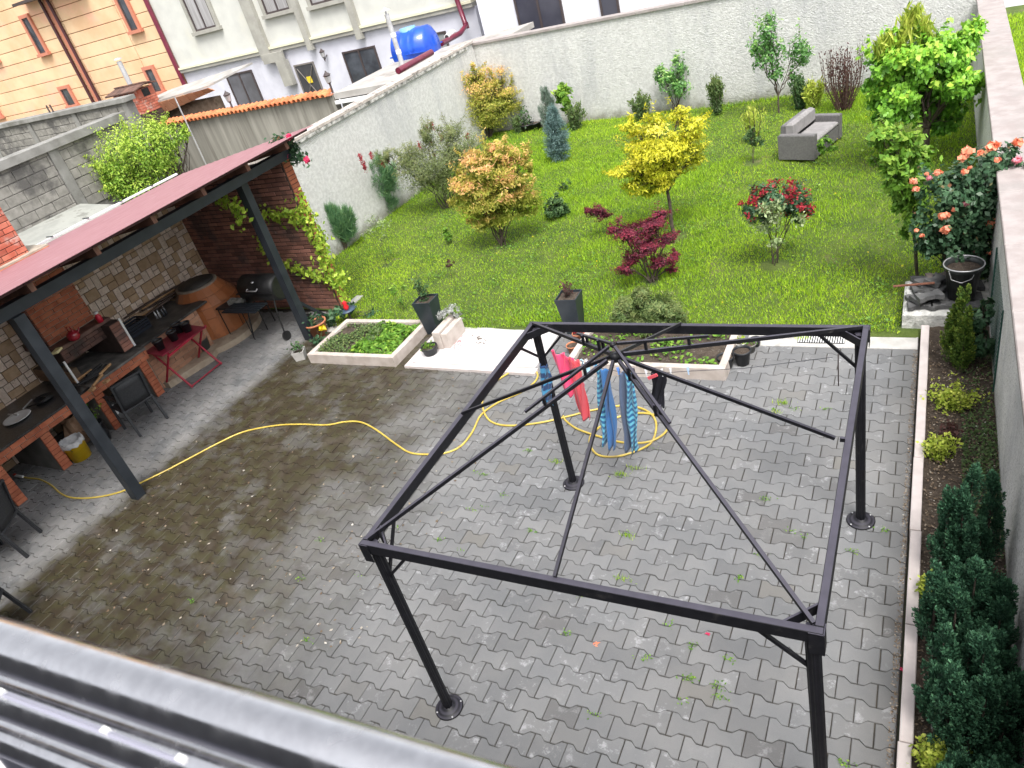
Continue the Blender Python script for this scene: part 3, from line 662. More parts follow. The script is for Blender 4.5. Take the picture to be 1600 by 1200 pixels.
MB().add([(-16.0, -1, 2.33), (-13.2, -1, 2.08), (-13.2, 9.6, 2.08), (-16.0, 9.6, 2.33), (-16.0, -1, 2.05), (-13.2, -1, 1.9), (-13.2, 9.6, 1.9), (-16, 9.6, 2.05)], [(0, 1, 2, 3), (7, 6, 5, 4), (0, 4, 5, 1), (1, 5, 6, 2), (2, 6, 7, 3), (3, 7, 4, 0)]).build('slab', mat('cracked_slab', (.25, .255, .235), (.34, .345, .315), 2.5, .9, 20, .5, .01, c3=(.2, .2, .18), n3=2.5, t3=(.54, .66)), ledge)
MB().bb(-16, -13.25, -1, 9.55, -.05, 1.9).build('base_wall', M_CONC, ledge)
bw2 = thing('block_wall', 'farther grey concrete block wall below the peach building, with two rebar stubs', 'wall', (-26, 16, 0))
MB().bb(-40, -21.6, 16.0, 16.25, -.05, 3.3).build('mortar', M_BLOCKM, bw2)
cells = []
for a in range(7):
    cells += [(c[0]+a*2.6+.12, min(c[1]+a*2.6+.12, a*2.6+2.48), c[2], c[3]) for c in courses(2.36, 1.9, .41, .21)]
masonry(bw2, (-39.9, 16.0, 1.3), (1, 0, 0), (0, 0, 1), (0, -1, 0), cells, .02, M_BLOCK, 'block', 250, .022, bev=.008, jit=.008)
for a in range(8): MB().bb(-39.9+a*2.6-.1, -39.9+a*2.6+.1, 15.95, 16.0, -.05, 3.28).build('pilaster', M_CONC, bw2)
MB().bb(-40, -21.5, 15.88, 16.32, 3.28, 3.42, bev=.01).build('coping', M_CONC, bw2)
for px in (76, 82):
    p = OY(px, 172, 16.1); MB().tube([(p[0], 16.1, 3.4), (p[0], 16.1, 3.66)], .03, 6).build('rebar_stub', M_FRAMED, bw2)
# tile-capped concrete fence
tf = thing('tile_capped_wall', 'streaked grey concrete wall capped with orange clay tiles in front of the white house', 'wall', (-19, 18, 0))
MB().bb(-23.2, -15.45, 18.0, 18.22, -.05, 2.06).build('wall_face', M_FENCEC, tf)
me_ot = MB().lathe((0, 0, 0), [(.09, -.19), (.075, .19)], 10).mesh('roof_tile')
# half-round tiles lying across the wall
def halftile():
    mb = MB(); n = 6
    for rr, fl in ((.095, 0), (.075, 1)):
        pass
    o_, i_ = [], []
    for k in range(n+1):
        a = pi*k/n
        for y in (-.22, .22): o_.append((cos(a)*.088, y, sin(a)*.10+y*.12)); i_.append((cos(a)*.07, y, sin(a)*.08+y*.12))
    m_ = len(o_); mb.add(o_+i_, [(2*k, 2*k+2, 2*k+3, 2*k+1) for k in range(n)]+[(m_+2*k, m_+2*k+1, m_+2*k+3, m_+2*k+2) for k in range(n)]+[(2*k, m_+2*k, m_+2*k+2, 2*k+2) for k in range(n)]+[(2*k+1, 2*k+3, m_+2*k+3, m_+2*k+1) for k in range(n)], False)
    return mb
me_ht = halftile().mesh('roof_tile'); me_ht.materials.append(M_ORTILE)
x = -23.1
while x < -15.5:
    o = mk('roof_tile', me_ht, tf, (x, 18.05+random.uniform(-.01, .01), 2.10+random.uniform(-.008, .008)), random.uniform(-.04, .04)); x += .19
MB().bb(-23.15, -15.45, 17.92, 18.2, 2.06, 2.085).build('tile_bed', mat('tile_bed_mortar', (.40, .16, .09), None, rough=.9), tf)
# low flat-roofed garage to the right of it
gr = thing('flat_roof_shed', 'low grey shed with flat concrete roof behind the left garden wall', 'shed', (-14, 20, 0))
p1 = G(515, 138, 1.95); p2 = G(622, 118, 1.95); p3 = G(625, 97, 1.95); p4 = G(560, 118, 1.95)
MB().prism([(-15.42, 18.02), (-11.5, 18.02), (-11.5, 24.0), (-15.42, 21.6)], 1.93, 2.10).build('roof_slab', mat('stained_roof_slab', (.33, .31, .29), (.42, .40, .38), 2, .9, c3=(.24, .22, .2), n3=1.1, t3=(.5, .7)), gr)
MB().prism([(-15.3, 18.1), (-11.6, 18.1), (-11.6, 23.9), (-15.3, 21.5)], -.05, 1.925).build('wall', M_GREYP, gr)
MB().bb(-15.42, -11.5, 17.96, 18.015, 1.80, 1.90).build('fascia', M_WHITE, gr)
# ---------------------------------------------------------------- white house
WH = thing('white_house', 'two storey white house with lilac ground floor, grey bands and dark windows', 'house', (-22, YF, 0))
XL, XR = -30.35, -14.6
# floors
MB().bb(XL, XR, YF, YF+8, -.05, 2.72).build('ground_floor_wall', M_HL, WH)
MB().bb(XL, XR, YF-.06, YF+8, 2.95, 9.0).build('upper_wall', M_HW, WH)
MB().bb(XL, XR, YF-.16, YF+8, 2.722, 2.86).build('grey_band', M_BAND, WH)
MB().bb(XL, XR, YF-.20, YF+8, 2.862, 2.945).build('cream_band', M_CREAM, WH)
def window_on(par, x0, x1, z0, z1, y, n=2, fm=M_FRAMED, gm=M_GLASS, surround=None, sill=True, name='window'):
    w = MB()
    f = .07
    w.bb(x0, x1, y-.05, y+.03, z1-f, z1).bb(x0, x1, y-.05, y+.03, z0, z0+f)
    for i in range(n+1):
        c = x0+(x1-x0)*i/n; a = c-f/2; a = max(a, x0); b = min(a+f, x1); a = b-f
        w.bb(a, b, y-.052, y+.031, z0+f, z1-f)
    o = w.build(name, fm, par)
    # a sub-part per pane
    off = par['o']
    for i in range(n):
        a = x0+(x1-x0)*i/n+f/2; b = x0+(x1-x0)*(i+1)/n-f/2
        me = MB().bb(a, b, y-.02, y-.005, z0+f, z1-f).mesh('pane', off); me.materials.append(gm)
        q = bpy.data.objects.new('pane', me); col.objects.link(q); q.parent = o
    if surround:
        sm, sw = surround
        me = MB().bb(x0-sw, x0, y-.09, y+.03, z0, z1+sw).bb(x1, x1+sw, y-.09, y+.03, z0, z1+sw).bb(x0, x1, y-.09, y+.03, z1, z1+sw).mesh('surround', off); me.materials.append(sm)
        q = bpy.data.objects.new('surround', me); col.objects.link(q); q.parent = o
        if sill:
            me = MB().bb(x0-sw-.06, x1+sw+.06, y-.16, y+.03, z0-.14, z0).mesh('sill', off); me.materials.append(sm)
            q = bpy.data.objects.new('sill', me); col.objects.link(q); q.parent = o
    return o
def xz(px, py, y=YF): p = OY(px, py, y); return p[0], p[2]
wa = xz(313, 50); wb_ = xz(350, 40)
x0 = xz(312, 50)[0]-.05; x1 = xz(349, 42)[0]+.05; zb = xz(312, 48)[1]
window_on(WH, x0, x0+1.30, zb, zb+1.9, YF-.08, 2, M_FRAMED, M_CURT, (M_BANDW if False else M_BAND, .16))
x0 = xz(420, 22)[0]; zb2 = xz(420, 22)[1]
window_on(WH, x0, x0+1.30, zb2, zb2+1.9, YF-.08, 2, M_FRAMED, M_CURT, (M_BAND, .16))
x0 = xz(490, 8)[0]; zb2 = xz(490, 8)[1]
window_on(WH, x0, x0+1.50, zb2, zb2+1.9, YF-.08, 2, M_FRAMED, M_CURT, (M_BAND, .16))
# vertical grey pilaster strips
for (px, py, w) in ((418, 78, .55), (487, 66, .26), (566, 55, .28)):
    x_ = xz(px, py)[0]; MB().bb(x_-w/2, x_+w/2, YF-.26, YF-.062, 2.5, 9.0).build('pilaster', M_BAND, WH)
xc = xz(418, 78)[0]
MB().bb(xc-.2, xc+.95, YF-.30, YF-.21 if False else YF-.17, 2.35, 2.72).build('bracket', M_BAND, WH)
MB().bb(xc+.45, xc+.95, YF-.31, YF-.05, 1.35, 2.349).build('bracket', M_BAND, WH)
# ground floor openings
a = xz(354, 120)[0]; b = xz(392, 106)[0]
window_on(WH, a, b, .2, xz(372, 115)[1]+.05, YF-.01, 2, M_FRAMED, mat('dim_glass', (.10, .10, .11), (.15, .15, .17), 1, .2), None, False)
d0 = xz(462, 105)[0]; d1 = xz(489, 99)[0]
dz_ = xz(475, 101)[1]
dr = MB().bb(d0, d1, YF-.03, YF+.03, .02, dz_).build('door', mat('dark_door', (.045, .045, .05), (.06, .06, .065), 3, .5), WH)
def sub(par, mb, name, m):
    me = mb.mesh(name, par['o']); me.materials.append(m); q = bpy.data.objects.new(name, me); col.objects.link(q); q.parent = par; return q
mbx = MB()
for s in (-1, 1):
    cx = (d0+d1)/2; cz = dz_*.6
    mbx.beam((cx-.42*s, YF-.045, cz-.7), (cx+.42*s, YF-.045, cz+.7), .02, .05, upv=(0, 1, 0))
sub(dr, mbx, 'door_bars', M_FRAMEB)
p = xz(485, 124); sub(dr, MB().bb(p[0]-.13, p[0]+.13, YF-.06, YF-.04, p[1]-.13, p[1]+.13), 'notice', mat('yellow_notice', (.75, .55, .03), None, rough=.6))
MB().bb(d0-.06, d0, YF-.05, YF+.02, 0, dz_+.06).bb(d1, d1+.06, YF-.05, YF+.02, 0, dz_+.06).bb(d0, d1, YF-.05, YF+.02, dz_, dz_+.06).build('door_frame', M_FRAMEB, WH)
a = xz(535, 82)[0]; b = xz(586, 72)[0]; zt = xz(560, 76)[1]
window_on(WH, a, b, zt-1.5, zt, YF-.01, 2, M_FRAMED, M_GLASS, None, False)
a = xz(668, 52)[0]; window_on(WH, a, a+.8, .9, xz(676, 52)[1], YF-.01, 1, M_FRAMED, mat('dim_glass2', (.25, .26, .27), None, rough=.3), None, False)
# burgundy downpipe that turns along the wall
dp = thing('downpipe', 'burgundy rain downpipe bending along the pink coping at the corner of the white house', 'pipe', (-15, 25, 0))
q = [OY(714, 0, 25.6), OY(728, 40, 25.6), OY(719, 52, 24.5), OY(690, 68, 23.0)]
MB().tube([q[0]+(q[0]-q[1])*3, q[0], q[1], q[2], q[3]], .09, 10).build('pipe', M_PIPE, dp)
MB().lathe(tuple(q[1]), [(.105, -.1), (.105, .1)], 12).build('joint', M_PIPE, dp)
dp2 = thing('downpipe', 'cut burgundy drain pipe lying under the blue tank on the garden wall', 'pipe', (-12, 20, 2))
qa, qb = OX(622, 111, -11.9), OX(674, 82, -11.9)
MB().tube([qa, qb], .085, 12, cap=False).tube([qa+(qb-qa)*.002, qb], .07, 12).build('pipe', M_PIPE, dp2)
wp = thing('vent_pipe', 'short white pipe stub with black opening above the burgundy downpipe', 'pipe', tuple(OY(702, 55, 23.5)))
q = OY(698, 58, 23.5); q2 = OY(708, 50, 24.5); MB().tube([q, q2], .09, 10).build('pipe', M_WHITE, wp); MB().tube([q-(q2-q)*.01, q+(q2-q)*.02], .07, 10).build('opening', M_SOOT, wp)
# blue water tank
tk = thing('water_tank', 'bright blue plastic water tank lying on the shed roof', 'tank', (-14.5, 22, 2.1))
c = OY(650, 76, 22.0); ax = Vector((.96, .1, .0)).normalized()
mb = MB(); rr = .62; ll = .62
prof = [(-ll-.16, .02), (-ll-.14, .30), (-ll-.04, .50), (-ll+.05, rr), (-ll+.35, rr), (-ll+.38, rr+.02), (-ll+.42, rr), (0, rr), (.03, rr+.02), (.07, rr), (ll-.4, rr), (ll-.37, rr+.02), (ll-.33, rr), (ll-.05, rr), (ll+.04, .50), (ll+.14, .30), (ll+.16, .02)]
mb.tube([Vector(c)+ax*a for a, r_ in prof], [r_ for a, r_ in prof], 28)
mb.build('tank_body', M_BLUE, tk)
MB().lathe((c[0]-.1, c[1], c[2]+.50), [(.27, 0), (.27, .17), (.0, .17)], 18).build('hatch', mat('pale_blue_lid', (.18, .38, .62), None, rough=.5), tk)
MB().bb(c[0]-.66, c[0]+.66, c[1]-.63, c[1]+.63, c[2]-.06, c[2]-.02, bev=.01).build('seam_rim', M_BLUE, tk)
for s in (-.4, .4): MB().bb(c[0]+s-.08, c[0]+s+.08, c[1]-.4, c[1]+.4, 2.0, c[2]-.5).build('cradle', M_CONC, tk)
# tin flue beside it
fl = thing('flue_pipe', 'tall thin white flue pipe with a cone cap beside the blue tank', 'flue', (-13.5, 19.6, 2))
fb, ft = OY(630, 105, 20.5), OY(605, 22, 20.5)
b3 = (fb[0], 20.5, fb[2]); t3 = (fb[0]-.02, 20.5, ft[2])
MB().tube([b3, t3], .075, 12).build('pipe', M_TIN, fl)
for k in (.3, .62): MB().lathe((b3[0], 20.5, b3[2]+(t3[2]-b3[2])*k), [(.086, -.06), (.086, .06)], 12).build('collar', M_WHITE, fl)
MB().lathe((t3[0], 20.5, t3[2]+.10), [(.16, 0), (.0, .1)], 12).lathe((t3[0], 20.5, t3[2]+.02), [(.03, -.03), (.03, .12)], 6).build('cap', M_TIN, fl)
# wall lantern and standing lamps
def lantern(px, py, y, label, h=.34):
    p = OY(px, py, y); t = thing('lantern', label, 'lamp', tuple(p))
    MB().lathe(tuple(p), [(.02, -.30), (.03, -.16), (.07, -.13), (.10, .06), (.13, .08), (.03, .17), (.0, .22)], 6, smooth=False).build('lamp_head', M_FRAMED, t)
    MB().lathe((p[0], p[1], p[2]-.02), [(.075, -.10), (.105, .07)], 6, smooth=False).build('lamp_glass', M_CURT, t)
    return t, p
t, p = lantern(504, 84, YF-.25, 'black carriage lantern on the lilac wall of the white house')
MB().tube([(p[0], YF-.26, p[2]-.25), (p[0], YF-.02, p[2]-.1)], .02, 6).build('bracket', M_FRAMED, t)
t, p = lantern(512, 122, 18.15, 'small black lantern standing at the right end of the orange tile cap')
MB().tube([(p[0], 18.15, 2.1), (p[0], 18.15, p[2]-.12)], .03, 6).build('stem', M_FRAMED, t)
t, p = lantern(356, 152, 18.15, 'small lantern standing in the middle of the orange tile cap')
MB().tube([(p[0], 18.15, 2.1), (p[0], 18.15, p[2]-.12)], .03, 6).build('stem', M_FRAMED, t)
# ---------------------------------------------------------------- bright white house further right
W2 = thing('bright_house', 'bright white building with dark openings behind the far garden wall', 'house', (-10, 25, 0))
xa = OY(756, 50, 25.0)[0]
MB().bb(xa, 8, 25.0, 33, -.05, 8).build('wall', M_HW2, W2)
a = OY(812, 40, 25)[0]; b = OY(881, 20, 25)[0]; zb = OY(820, 42, 25)[2]
window_on(W2, a, b, .3, OY(812, 0, 25)[2]+.6, 24.98, 2, M_FRAMED, mat('dark_glass_big', (.035, .035, .05), (.07, .07, .09), .6, .3, spec=.3), None, False, name='glass_door')
a = OY(939, 15, 25)[0]; b = OY(968, 8, 25)[0]
window_on(W2, a, b, .3, 4, 24.98, 1, M_FRAMED, mat('dark_glass_small', (.07, .07, .09), None, rough=.3), None, False, name='glass_door')
# narrow passage between the houses
pg = thing('side_building', 'plain grey shaded building between the two white houses', 'building', (-14.2, 27, 0))
MB().bb(-14.59, xa-.01, 26.4, 33, -.05, 8).build('wall', M_HL, pg)
qx = OY(748, 20, 26.38)[0]
MB().bb(qx-.3, qx+.35, 26.34, 26.395, .2, 4.2).build('shaded_door', mat('dark_grey_door', (.06, .06, .07), None, rough=.6), pg)
# ---------------------------------------------------------------- peach building
PB = thing('peach_building', 'peach coloured building clad in wide horizontal panels with small terracotta framed windows', 'building', (-38, YF, 0))
x_r = -30.42
MB().bb(-60, x_r, YF+.06, YF+9, -.05, 10).build('wall_core', M_PEACHJ, PB)
H_ = .58
pxs = OY(152, 154, YF)[0]           # the pair of downpipes
cells = []
z = .2
j = 0
bowx = OY(222, 100, YF)[0]
while z < 9.5:
    for (xa_, xb_) in ((-60, -52), (-51.97, -45.5), (-45.47, pxs-.35), (pxs-.33, pxs+.33), (pxs+.35, bowx), (bowx+.01, x_r-.15)):
        cells.append((xa_+60, xb_+60, z, z+H_))
    z += H_; j += 1
masonry(PB, (-60, YF+.06, 0), (1, 0, 0), (0, 0, 1), (0, -1, 0), cells, .05, M_PEACH, 'panel', 200, .028, bev=.01, jit=.004)
for (px, py, w, h, px2) in ((70, 82, .50, 1.62, 0), (213, 46, .50, 1.7, 0), (250, 142, .50, 1.0, 0), (115, 163, .62, .80, 0), (-8, 95, .6, 1.5, 0), (-2, 182, .6, 1.0, 0)):
    p = OY(px, py, YF); x0, zb = p[0]-w/2, p[2]
    window_on(PB, x0, x0+w, zb, zb+h, YF-.03, 1, M_FRAMED, M_GLASS, (M_TERRA, .15), True)
for dx in (-.28, .28):
    MB().tube([(pxs+dx, YF-.12, -.05), (pxs+dx, YF-.12, 9.5)], .075, 8).build('downpipe', mat('dark_red_pipe', (.06, .015, .02), None, rough=.5), PB)
MB().bb(pxs-.2, pxs+.2, YF-.03, YF+.005, 0, 9.6).build('pilaster', M_TERRA, PB)
MB().tube([(x_r+.02, YF-.18, .0), (x_r+.02, YF-.18, 9.5)], .10, 8).build('downpipe', M_PIPE, PB)
q0 = OY(26, 10, YF-.5); q1 = OY(75, 0, YF-.5)
MB().bb(q0[0], q1[0]+2.2, YF-.7, YF-.03, q0[2], q0[2]+.12).build('canopy', M_FRAMED, PB)
# pale sheet-roofed annex, brick chimney with tile cap and planked eave
an = thing('sheet_roofed_annex', 'small annex with pale sheet roof and planked eave beside the brick chimney', 'shed', (-21, 19.5, 0))
pA, pB, pC, pD = OY(193, 173, 18.9), OY(324, 134, 18.9), OY(394, 97, 20.6), OY(268, 139, 20.6)
def vec(p, dz=0): return (p[0], p[1], p[2]+dz)
MB().add([vec(pA), vec(pB), vec(pC), vec(pD), vec(pA, -.06), vec(pB, -.06), vec(pC, -.06), vec(pD, -.06)], [(0, 1, 2, 3), (7, 6, 5, 4), (0, 4, 5, 1), (1, 5, 6, 2), (2, 6, 7, 3), (3, 7, 4, 0)]).build('roof_sheet', M_SHEET, an)
n_ = 11
for i in range(n_):
    a = i/n_+.004; b = (i+1)/n_-.004
    pa = Vector(pA)*(1-a)+Vector(pB)*a; pb = Vector(pA)*(1-b)+Vector(pB)*b
    h0 = .62-.42*a; h1 = .62-.42*b
    MB().add([pa+Vector((0, -.02, -.07)), pb+Vector((0, -.02, -.07)), pb+Vector((.1, .12, -h1)), pa+Vector((.1, .12, -h0)), pa+Vector((0, .03, -.07)), pb+Vector((0, .03, -.07)), pb+Vector((.1, .17, -h1)), pa+Vector((.1, .17, -h0))],
             [(3, 2, 1, 0), (4, 5, 6, 7), (0, 1, 5, 4), (2, 3, 7, 6), (1, 2, 6, 5), (3, 0, 4, 7)]).build('eave_plank', M_PLANK, an)
qa = Vector(pA)+Vector((.3, .4, -.3)); qb = Vector(OY(318, 150, 18.9))+Vector((0, .4, 0))
MB().prism([(qa.x, qa.y), (qb.x, qb.y), (qb.x, qb.y+.3), (qa.x+.5, qa.y+.3)], -.05, 2.42).build('wall', M_STONE, an)
rs = thing('red_shed_roof', 'dark red metal shed roof corner poking out beside the block wall', 'roof', tuple(OY(185, 195, 15.9)))
a, b, c_, d_ = OY(166, 203, 15.7), OY(190, 178, 16.2), OY(206, 186, 16.2), OY(178, 208, 15.7)
MB().add([vec(a), vec(d_), vec(c_), vec(b), vec(a, -.05), vec(d_, -.05), vec(c_, -.05), vec(b, -.05)], [(0, 1, 2, 3), (7, 6, 5, 4), (0, 4, 5, 1), (1, 5, 6, 2), (2, 6, 7, 3), (3, 7, 4, 0)]).build('roof_sheet', M_PIPE, rs)
MB().bb(a[0]+.3, c_[0]-.1, a[1]+.3, a[1]+.45, -.05, 2.3).build('wall', M_SOOTB, rs)
cy = 18.2
cb = OY(203, 168, cy)
ch = thing('brick_chimney', 'squat red brick chimney with smoke openings and tiled cap before the peach building', 'chimney', (cb[0], cy, 2.6))
cw = .62
M_CHB = M_BRICKW
MB().bb(cb[0]-cw+.01, cb[0]+cw-.01, cy+.01, cy+.8, -.05, 3.00).build('mortar', M_MORTD, ch)
masonry(ch, (cb[0]-cw, cy+.01, 2.5), (1, 0, 0), (0, 0, 1), (0, -1, 0), courses(2*cw, .5, .24, .085), .014, M_CHB, 'brick', 60, .010)
masonry(ch, (cb[0]+cw-.01, cy, 2.5), (0, 1, 0), (0, 0, 1), (1, 0, 0), courses(.8, .5, .24, .085), .014, M_CHB, 'brick', 60, .010)
for dx in (-.42, .0, .42): MB().bb(cb[0]+dx-.16, cb[0]+dx+.16, cy, cy+.8, 3.00, 3.26).build('cap_pier', M_CHB, ch)
MB().bb(cb[0]-cw+.03, cb[0]+cw-.03, cy+.3, cy+.6, 3.00, 3.25).build('flue_core', M_SOOT, ch)
for k in range(6):
    for s in (0, 1):
        MB().box((cb[0]-.68+k*.27, cy+.12+s*.5, 3.34+(.05 if s else 0)), (.25, .56, .045), rx=(.22 if s == 0 else -.22), bev=.005).build('roof_tile', M_DKTILE, ch)
f = thing('flue_pipe', 'short white metal flue sticking up behind the tiled cap of the brick chimney', 'flue', (cb[0]+.2, cy+.6, 3.4))
p = OY(200, 125, cy+.7); p2 = OY(188, 95, cy+.7)
MB().tube([(p[0], cy+.7, 3.3), (p[0], cy+.7, p2[2])], .085, 10).build('pipe', M_TIN, f)
MB().lathe((p[0], cy+.7, p2[2]+.05), [(.14, 0), (.14, .04), (0, .06)], 10).build('cap', M_TIN, f)
pole = thing('metal_pole', 'thin leaning metal pole between the annex and the tile capped wall', 'pole', (-20, 17.5, 0))
a = OY(273, 152, 17.6); b = OY(312, 236, 17.6)
MB().tube([a, (b[0], 17.6, b[2]-1.2)], .024, 8).build('pole', M_TIN, pole)
# ================================================================ OWN HOUSE, BALCONY, RAILING
hw = thing('own_house', 'plain rendered house wall behind the balcony', 'house', (-5, -1.3, 0))
MB().bb(-14, 3, -3.3, -1.3, -.05, 5.75).build('wall', M_OWN, hw)  # unseen house wall; height and dark tone shaped for the railing's reflections
bs = thing('balcony_slab', 'grey balcony slab edged with pale marble strips below the railing', 'balcony', (-2, -.4, 3.8))
MB().bb(-6, 1.2, -1.29, .285, 3.62, 3.78).build('slab', mat('balcony_grey', (.14, .14, .165), (.18, .18, .21), 3, .8), bs)
for k in range(7):
    MB().bb(-5.8+k*.96, -5.8+k*.96+.953, .19, .33, 3.785, 3.81).build('edge_slab', M_MARBLE, bs)
rl = thing('balcony_railing', 'blurred stainless steel balcony railing across the lower left corner of the view', 'railing', (-1, .17, 3.8))
M_INOX = mat('stainless_steel', (.60, .595, .615), (.68, .675, .695), 60, .28, 0, metal=1.0)
nt = M_INOX.node_tree; b_ = [n for n in nt.nodes if n.type == 'BSDF_PRINCIPLED'][0]
posn = [n for n in nt.nodes if n.type == 'NEW_GEOMETRY'][0].outputs['Position']
bump(nt, b_, noise(nt, posn, 70, 3, .6), .05, .001)
L(nt, mth(nt, 'MULTIPLY_ADD', sstep(nt, noise(nt, posn, 40, 4), .4, .7), .12, .16), b_.inputs['Roughness'])
def rtube(name, px1, py1, d1, px2, py2, d2, r, m=None):
    a = OC+ray(px1, py1)*d1; b = OC+ray(px2, py2)*d2
    MB().tube([a+(a-b)*3, a, b, b+(b-a)*3], r, 28).build(name, m or M_INOX, rl); return a, b
rtube('handrail', 0, 1007, .755, 400, 1136, .60, .0255)
rtube('rail', 0, 1080, .83, 400, 1222, .665, .025)
rtube('rail', 0, 1146, .90, 200, 1226, .80, .021)
a = OC+ray(-40, 1075)*.93; b = OC+ray(75, 1225)*1.02
MB().tube([a, b, b+(b-a)*2], .024, 20).build('post', M_INOX, rl)
a = OC+ray(2, 1083)*.79; b = OC+ray(290, 1190)*.675
M_STRIP = mat('light_strip', (.34, .34, .42), None, rough=.5)
MB().beam(a, b, .006, .004, upv=tuple(up)).build('cable_strip', M_STRIP, rl)
for px, py in ((5, 1083), (178, 1149), (286, 1188)):
    t = (px-2)/288; q = a+(b-a)*t
    MB().box(q, (.010, .006, .010)).build('clip', M_WHITE, rl)
# ================================================================ GAZEBO
gz = thing('gazebo_frame', 'bare black metal gazebo frame without its canopy standing on the grey paving', 'gazebo', (-1.81, 3.95, 0))
GX0, GX1, GY0, GY1, GZ = -3.27, -.345, 2.49, 5.415, 2.02
hx = .022
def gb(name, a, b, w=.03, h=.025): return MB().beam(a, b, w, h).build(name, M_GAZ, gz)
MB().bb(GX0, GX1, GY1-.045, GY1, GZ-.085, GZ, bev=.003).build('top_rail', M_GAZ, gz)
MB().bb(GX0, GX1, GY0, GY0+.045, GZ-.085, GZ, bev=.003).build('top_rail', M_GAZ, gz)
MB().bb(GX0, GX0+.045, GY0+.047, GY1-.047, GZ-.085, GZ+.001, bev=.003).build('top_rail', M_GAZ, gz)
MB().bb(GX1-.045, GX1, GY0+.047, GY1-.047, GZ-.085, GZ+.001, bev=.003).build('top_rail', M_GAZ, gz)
feet = [(-3.29+.02, 2.575), (-3.235, 5.36), (-.39, 5.335), (-.385, 2.56)]
for i, (x, y) in enumerate(feet):
    # fluted post
    n = 32; vs = []; tx, ty = (GX0+.06 if i < 2 else GX1-.06), (GY0+.06 if i in (0, 3) else GY1-.06)
    for z, cx_, cy_ in ((.03, x, y), (GZ-.04, tx, ty)):
        for k in range(n):
            r_ = .040 if k % 4 in (0, 1) else .035
            a = 2*pi*k/n; vs.append((cx_+r_*cos(a), cy_+r_*sin(a), z))
    fs = [(k, (k+1) % n, n+(k+1) % n, n+k) for k in range(n)]+[tuple(range(n, 2*n))]
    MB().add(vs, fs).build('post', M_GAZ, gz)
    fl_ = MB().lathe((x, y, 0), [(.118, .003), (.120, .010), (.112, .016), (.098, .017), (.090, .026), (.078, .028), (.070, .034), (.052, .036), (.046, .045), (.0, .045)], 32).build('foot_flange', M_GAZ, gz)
    for k in range(4):
        a = pi/4+k*pi/2; me = MB().lathe((x+.105*cos(a), y+.105*sin(a), .012), [(.008, 0), (.008, .008), (0, .010)], 6).mesh('bolt', gz['o']); me.materials.append(M_TIN)
        q = bpy.data.objects.new('bolt', me); col.objects.link(q); q.parent = fl_
    sx_ = 1 if i < 2 else -1; sy_ = 1 if i in (0, 3) else -1
    # corner angle plates hang below the rails
    cx_ = GX0 if i < 2 else GX1; cy_ = GY0 if i in (0, 3) else GY1
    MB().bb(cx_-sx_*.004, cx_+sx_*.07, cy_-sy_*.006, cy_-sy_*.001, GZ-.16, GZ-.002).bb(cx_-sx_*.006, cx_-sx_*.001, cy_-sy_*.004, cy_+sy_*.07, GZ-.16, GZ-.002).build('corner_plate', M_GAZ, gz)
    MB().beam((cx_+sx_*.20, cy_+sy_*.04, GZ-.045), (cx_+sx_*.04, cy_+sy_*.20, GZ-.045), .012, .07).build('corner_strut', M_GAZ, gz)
    # knee braces
    gb('brace', (cx_+sx_*.36, cy_+sy_*.035, GZ-.07), (tx+sx_*.02, ty, GZ-.36), .018, .022)
    gb('brace', (cx_+sx_*.035, cy_+sy_*.36, GZ-.07), (tx, ty+sy_*.02, GZ-.36), .018, .022)
MB().tube([(GX0+.12, GY0+.10, GZ-.06), (GX0+.12, GY0+.10, GZ+.06)], .009, 8).build('bolt', M_GAZ, gz)
AX, AY = -1.81, 3.95
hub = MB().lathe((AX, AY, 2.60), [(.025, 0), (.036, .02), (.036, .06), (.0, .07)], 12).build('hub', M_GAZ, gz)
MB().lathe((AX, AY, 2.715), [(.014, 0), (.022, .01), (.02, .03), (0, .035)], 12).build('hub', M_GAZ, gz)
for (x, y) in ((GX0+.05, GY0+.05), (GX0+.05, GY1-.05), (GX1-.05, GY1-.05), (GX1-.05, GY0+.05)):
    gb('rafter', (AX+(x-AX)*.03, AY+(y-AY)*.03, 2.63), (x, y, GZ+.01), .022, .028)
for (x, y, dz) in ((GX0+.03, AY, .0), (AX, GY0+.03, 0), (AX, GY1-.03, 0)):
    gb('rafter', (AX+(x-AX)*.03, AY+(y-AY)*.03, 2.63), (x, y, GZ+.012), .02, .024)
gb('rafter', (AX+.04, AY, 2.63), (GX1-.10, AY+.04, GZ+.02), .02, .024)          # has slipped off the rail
MB().beam((GX1-.055, AY+.04, GZ), (GX1-.055, AY+.04, GZ+.03), .02, .03, upv=(1, 0, 0)).build('bracket', M_GAZ, gz)
# small upper tier: four short arms over the rafters, each with two spacers
for (sx_, sy_) in ((-1, -1), (-1, 1), (1, 1), (1, -1)):
    e = (AX+sx_*.50, AY+sy_*.50, 2.50); s0 = (AX+sx_*.02, AY+sy_*.02, 2.73)
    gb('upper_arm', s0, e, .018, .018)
    for t in (.30, .78):
        p = Vector(s0)*(1-t)+Vector(e)*t; f = math.hypot(p.x-AX, p.y-AY)/math.hypot(GX0+.05-AX, GY0+.05-AY)
        zr = 2.63+(GZ+.01-2.63)*f
        for o_ in (-.018, .018) if sx_*sy_ < 0 else (0.0,):
            MB().beam((p.x+o_, p.y-o_*.2, p.z), (p.x+o_, p.y-o_*.2, zr), .018, .018, upv=(1, 0, 0)).build('spacer', M_GAZ, gz)
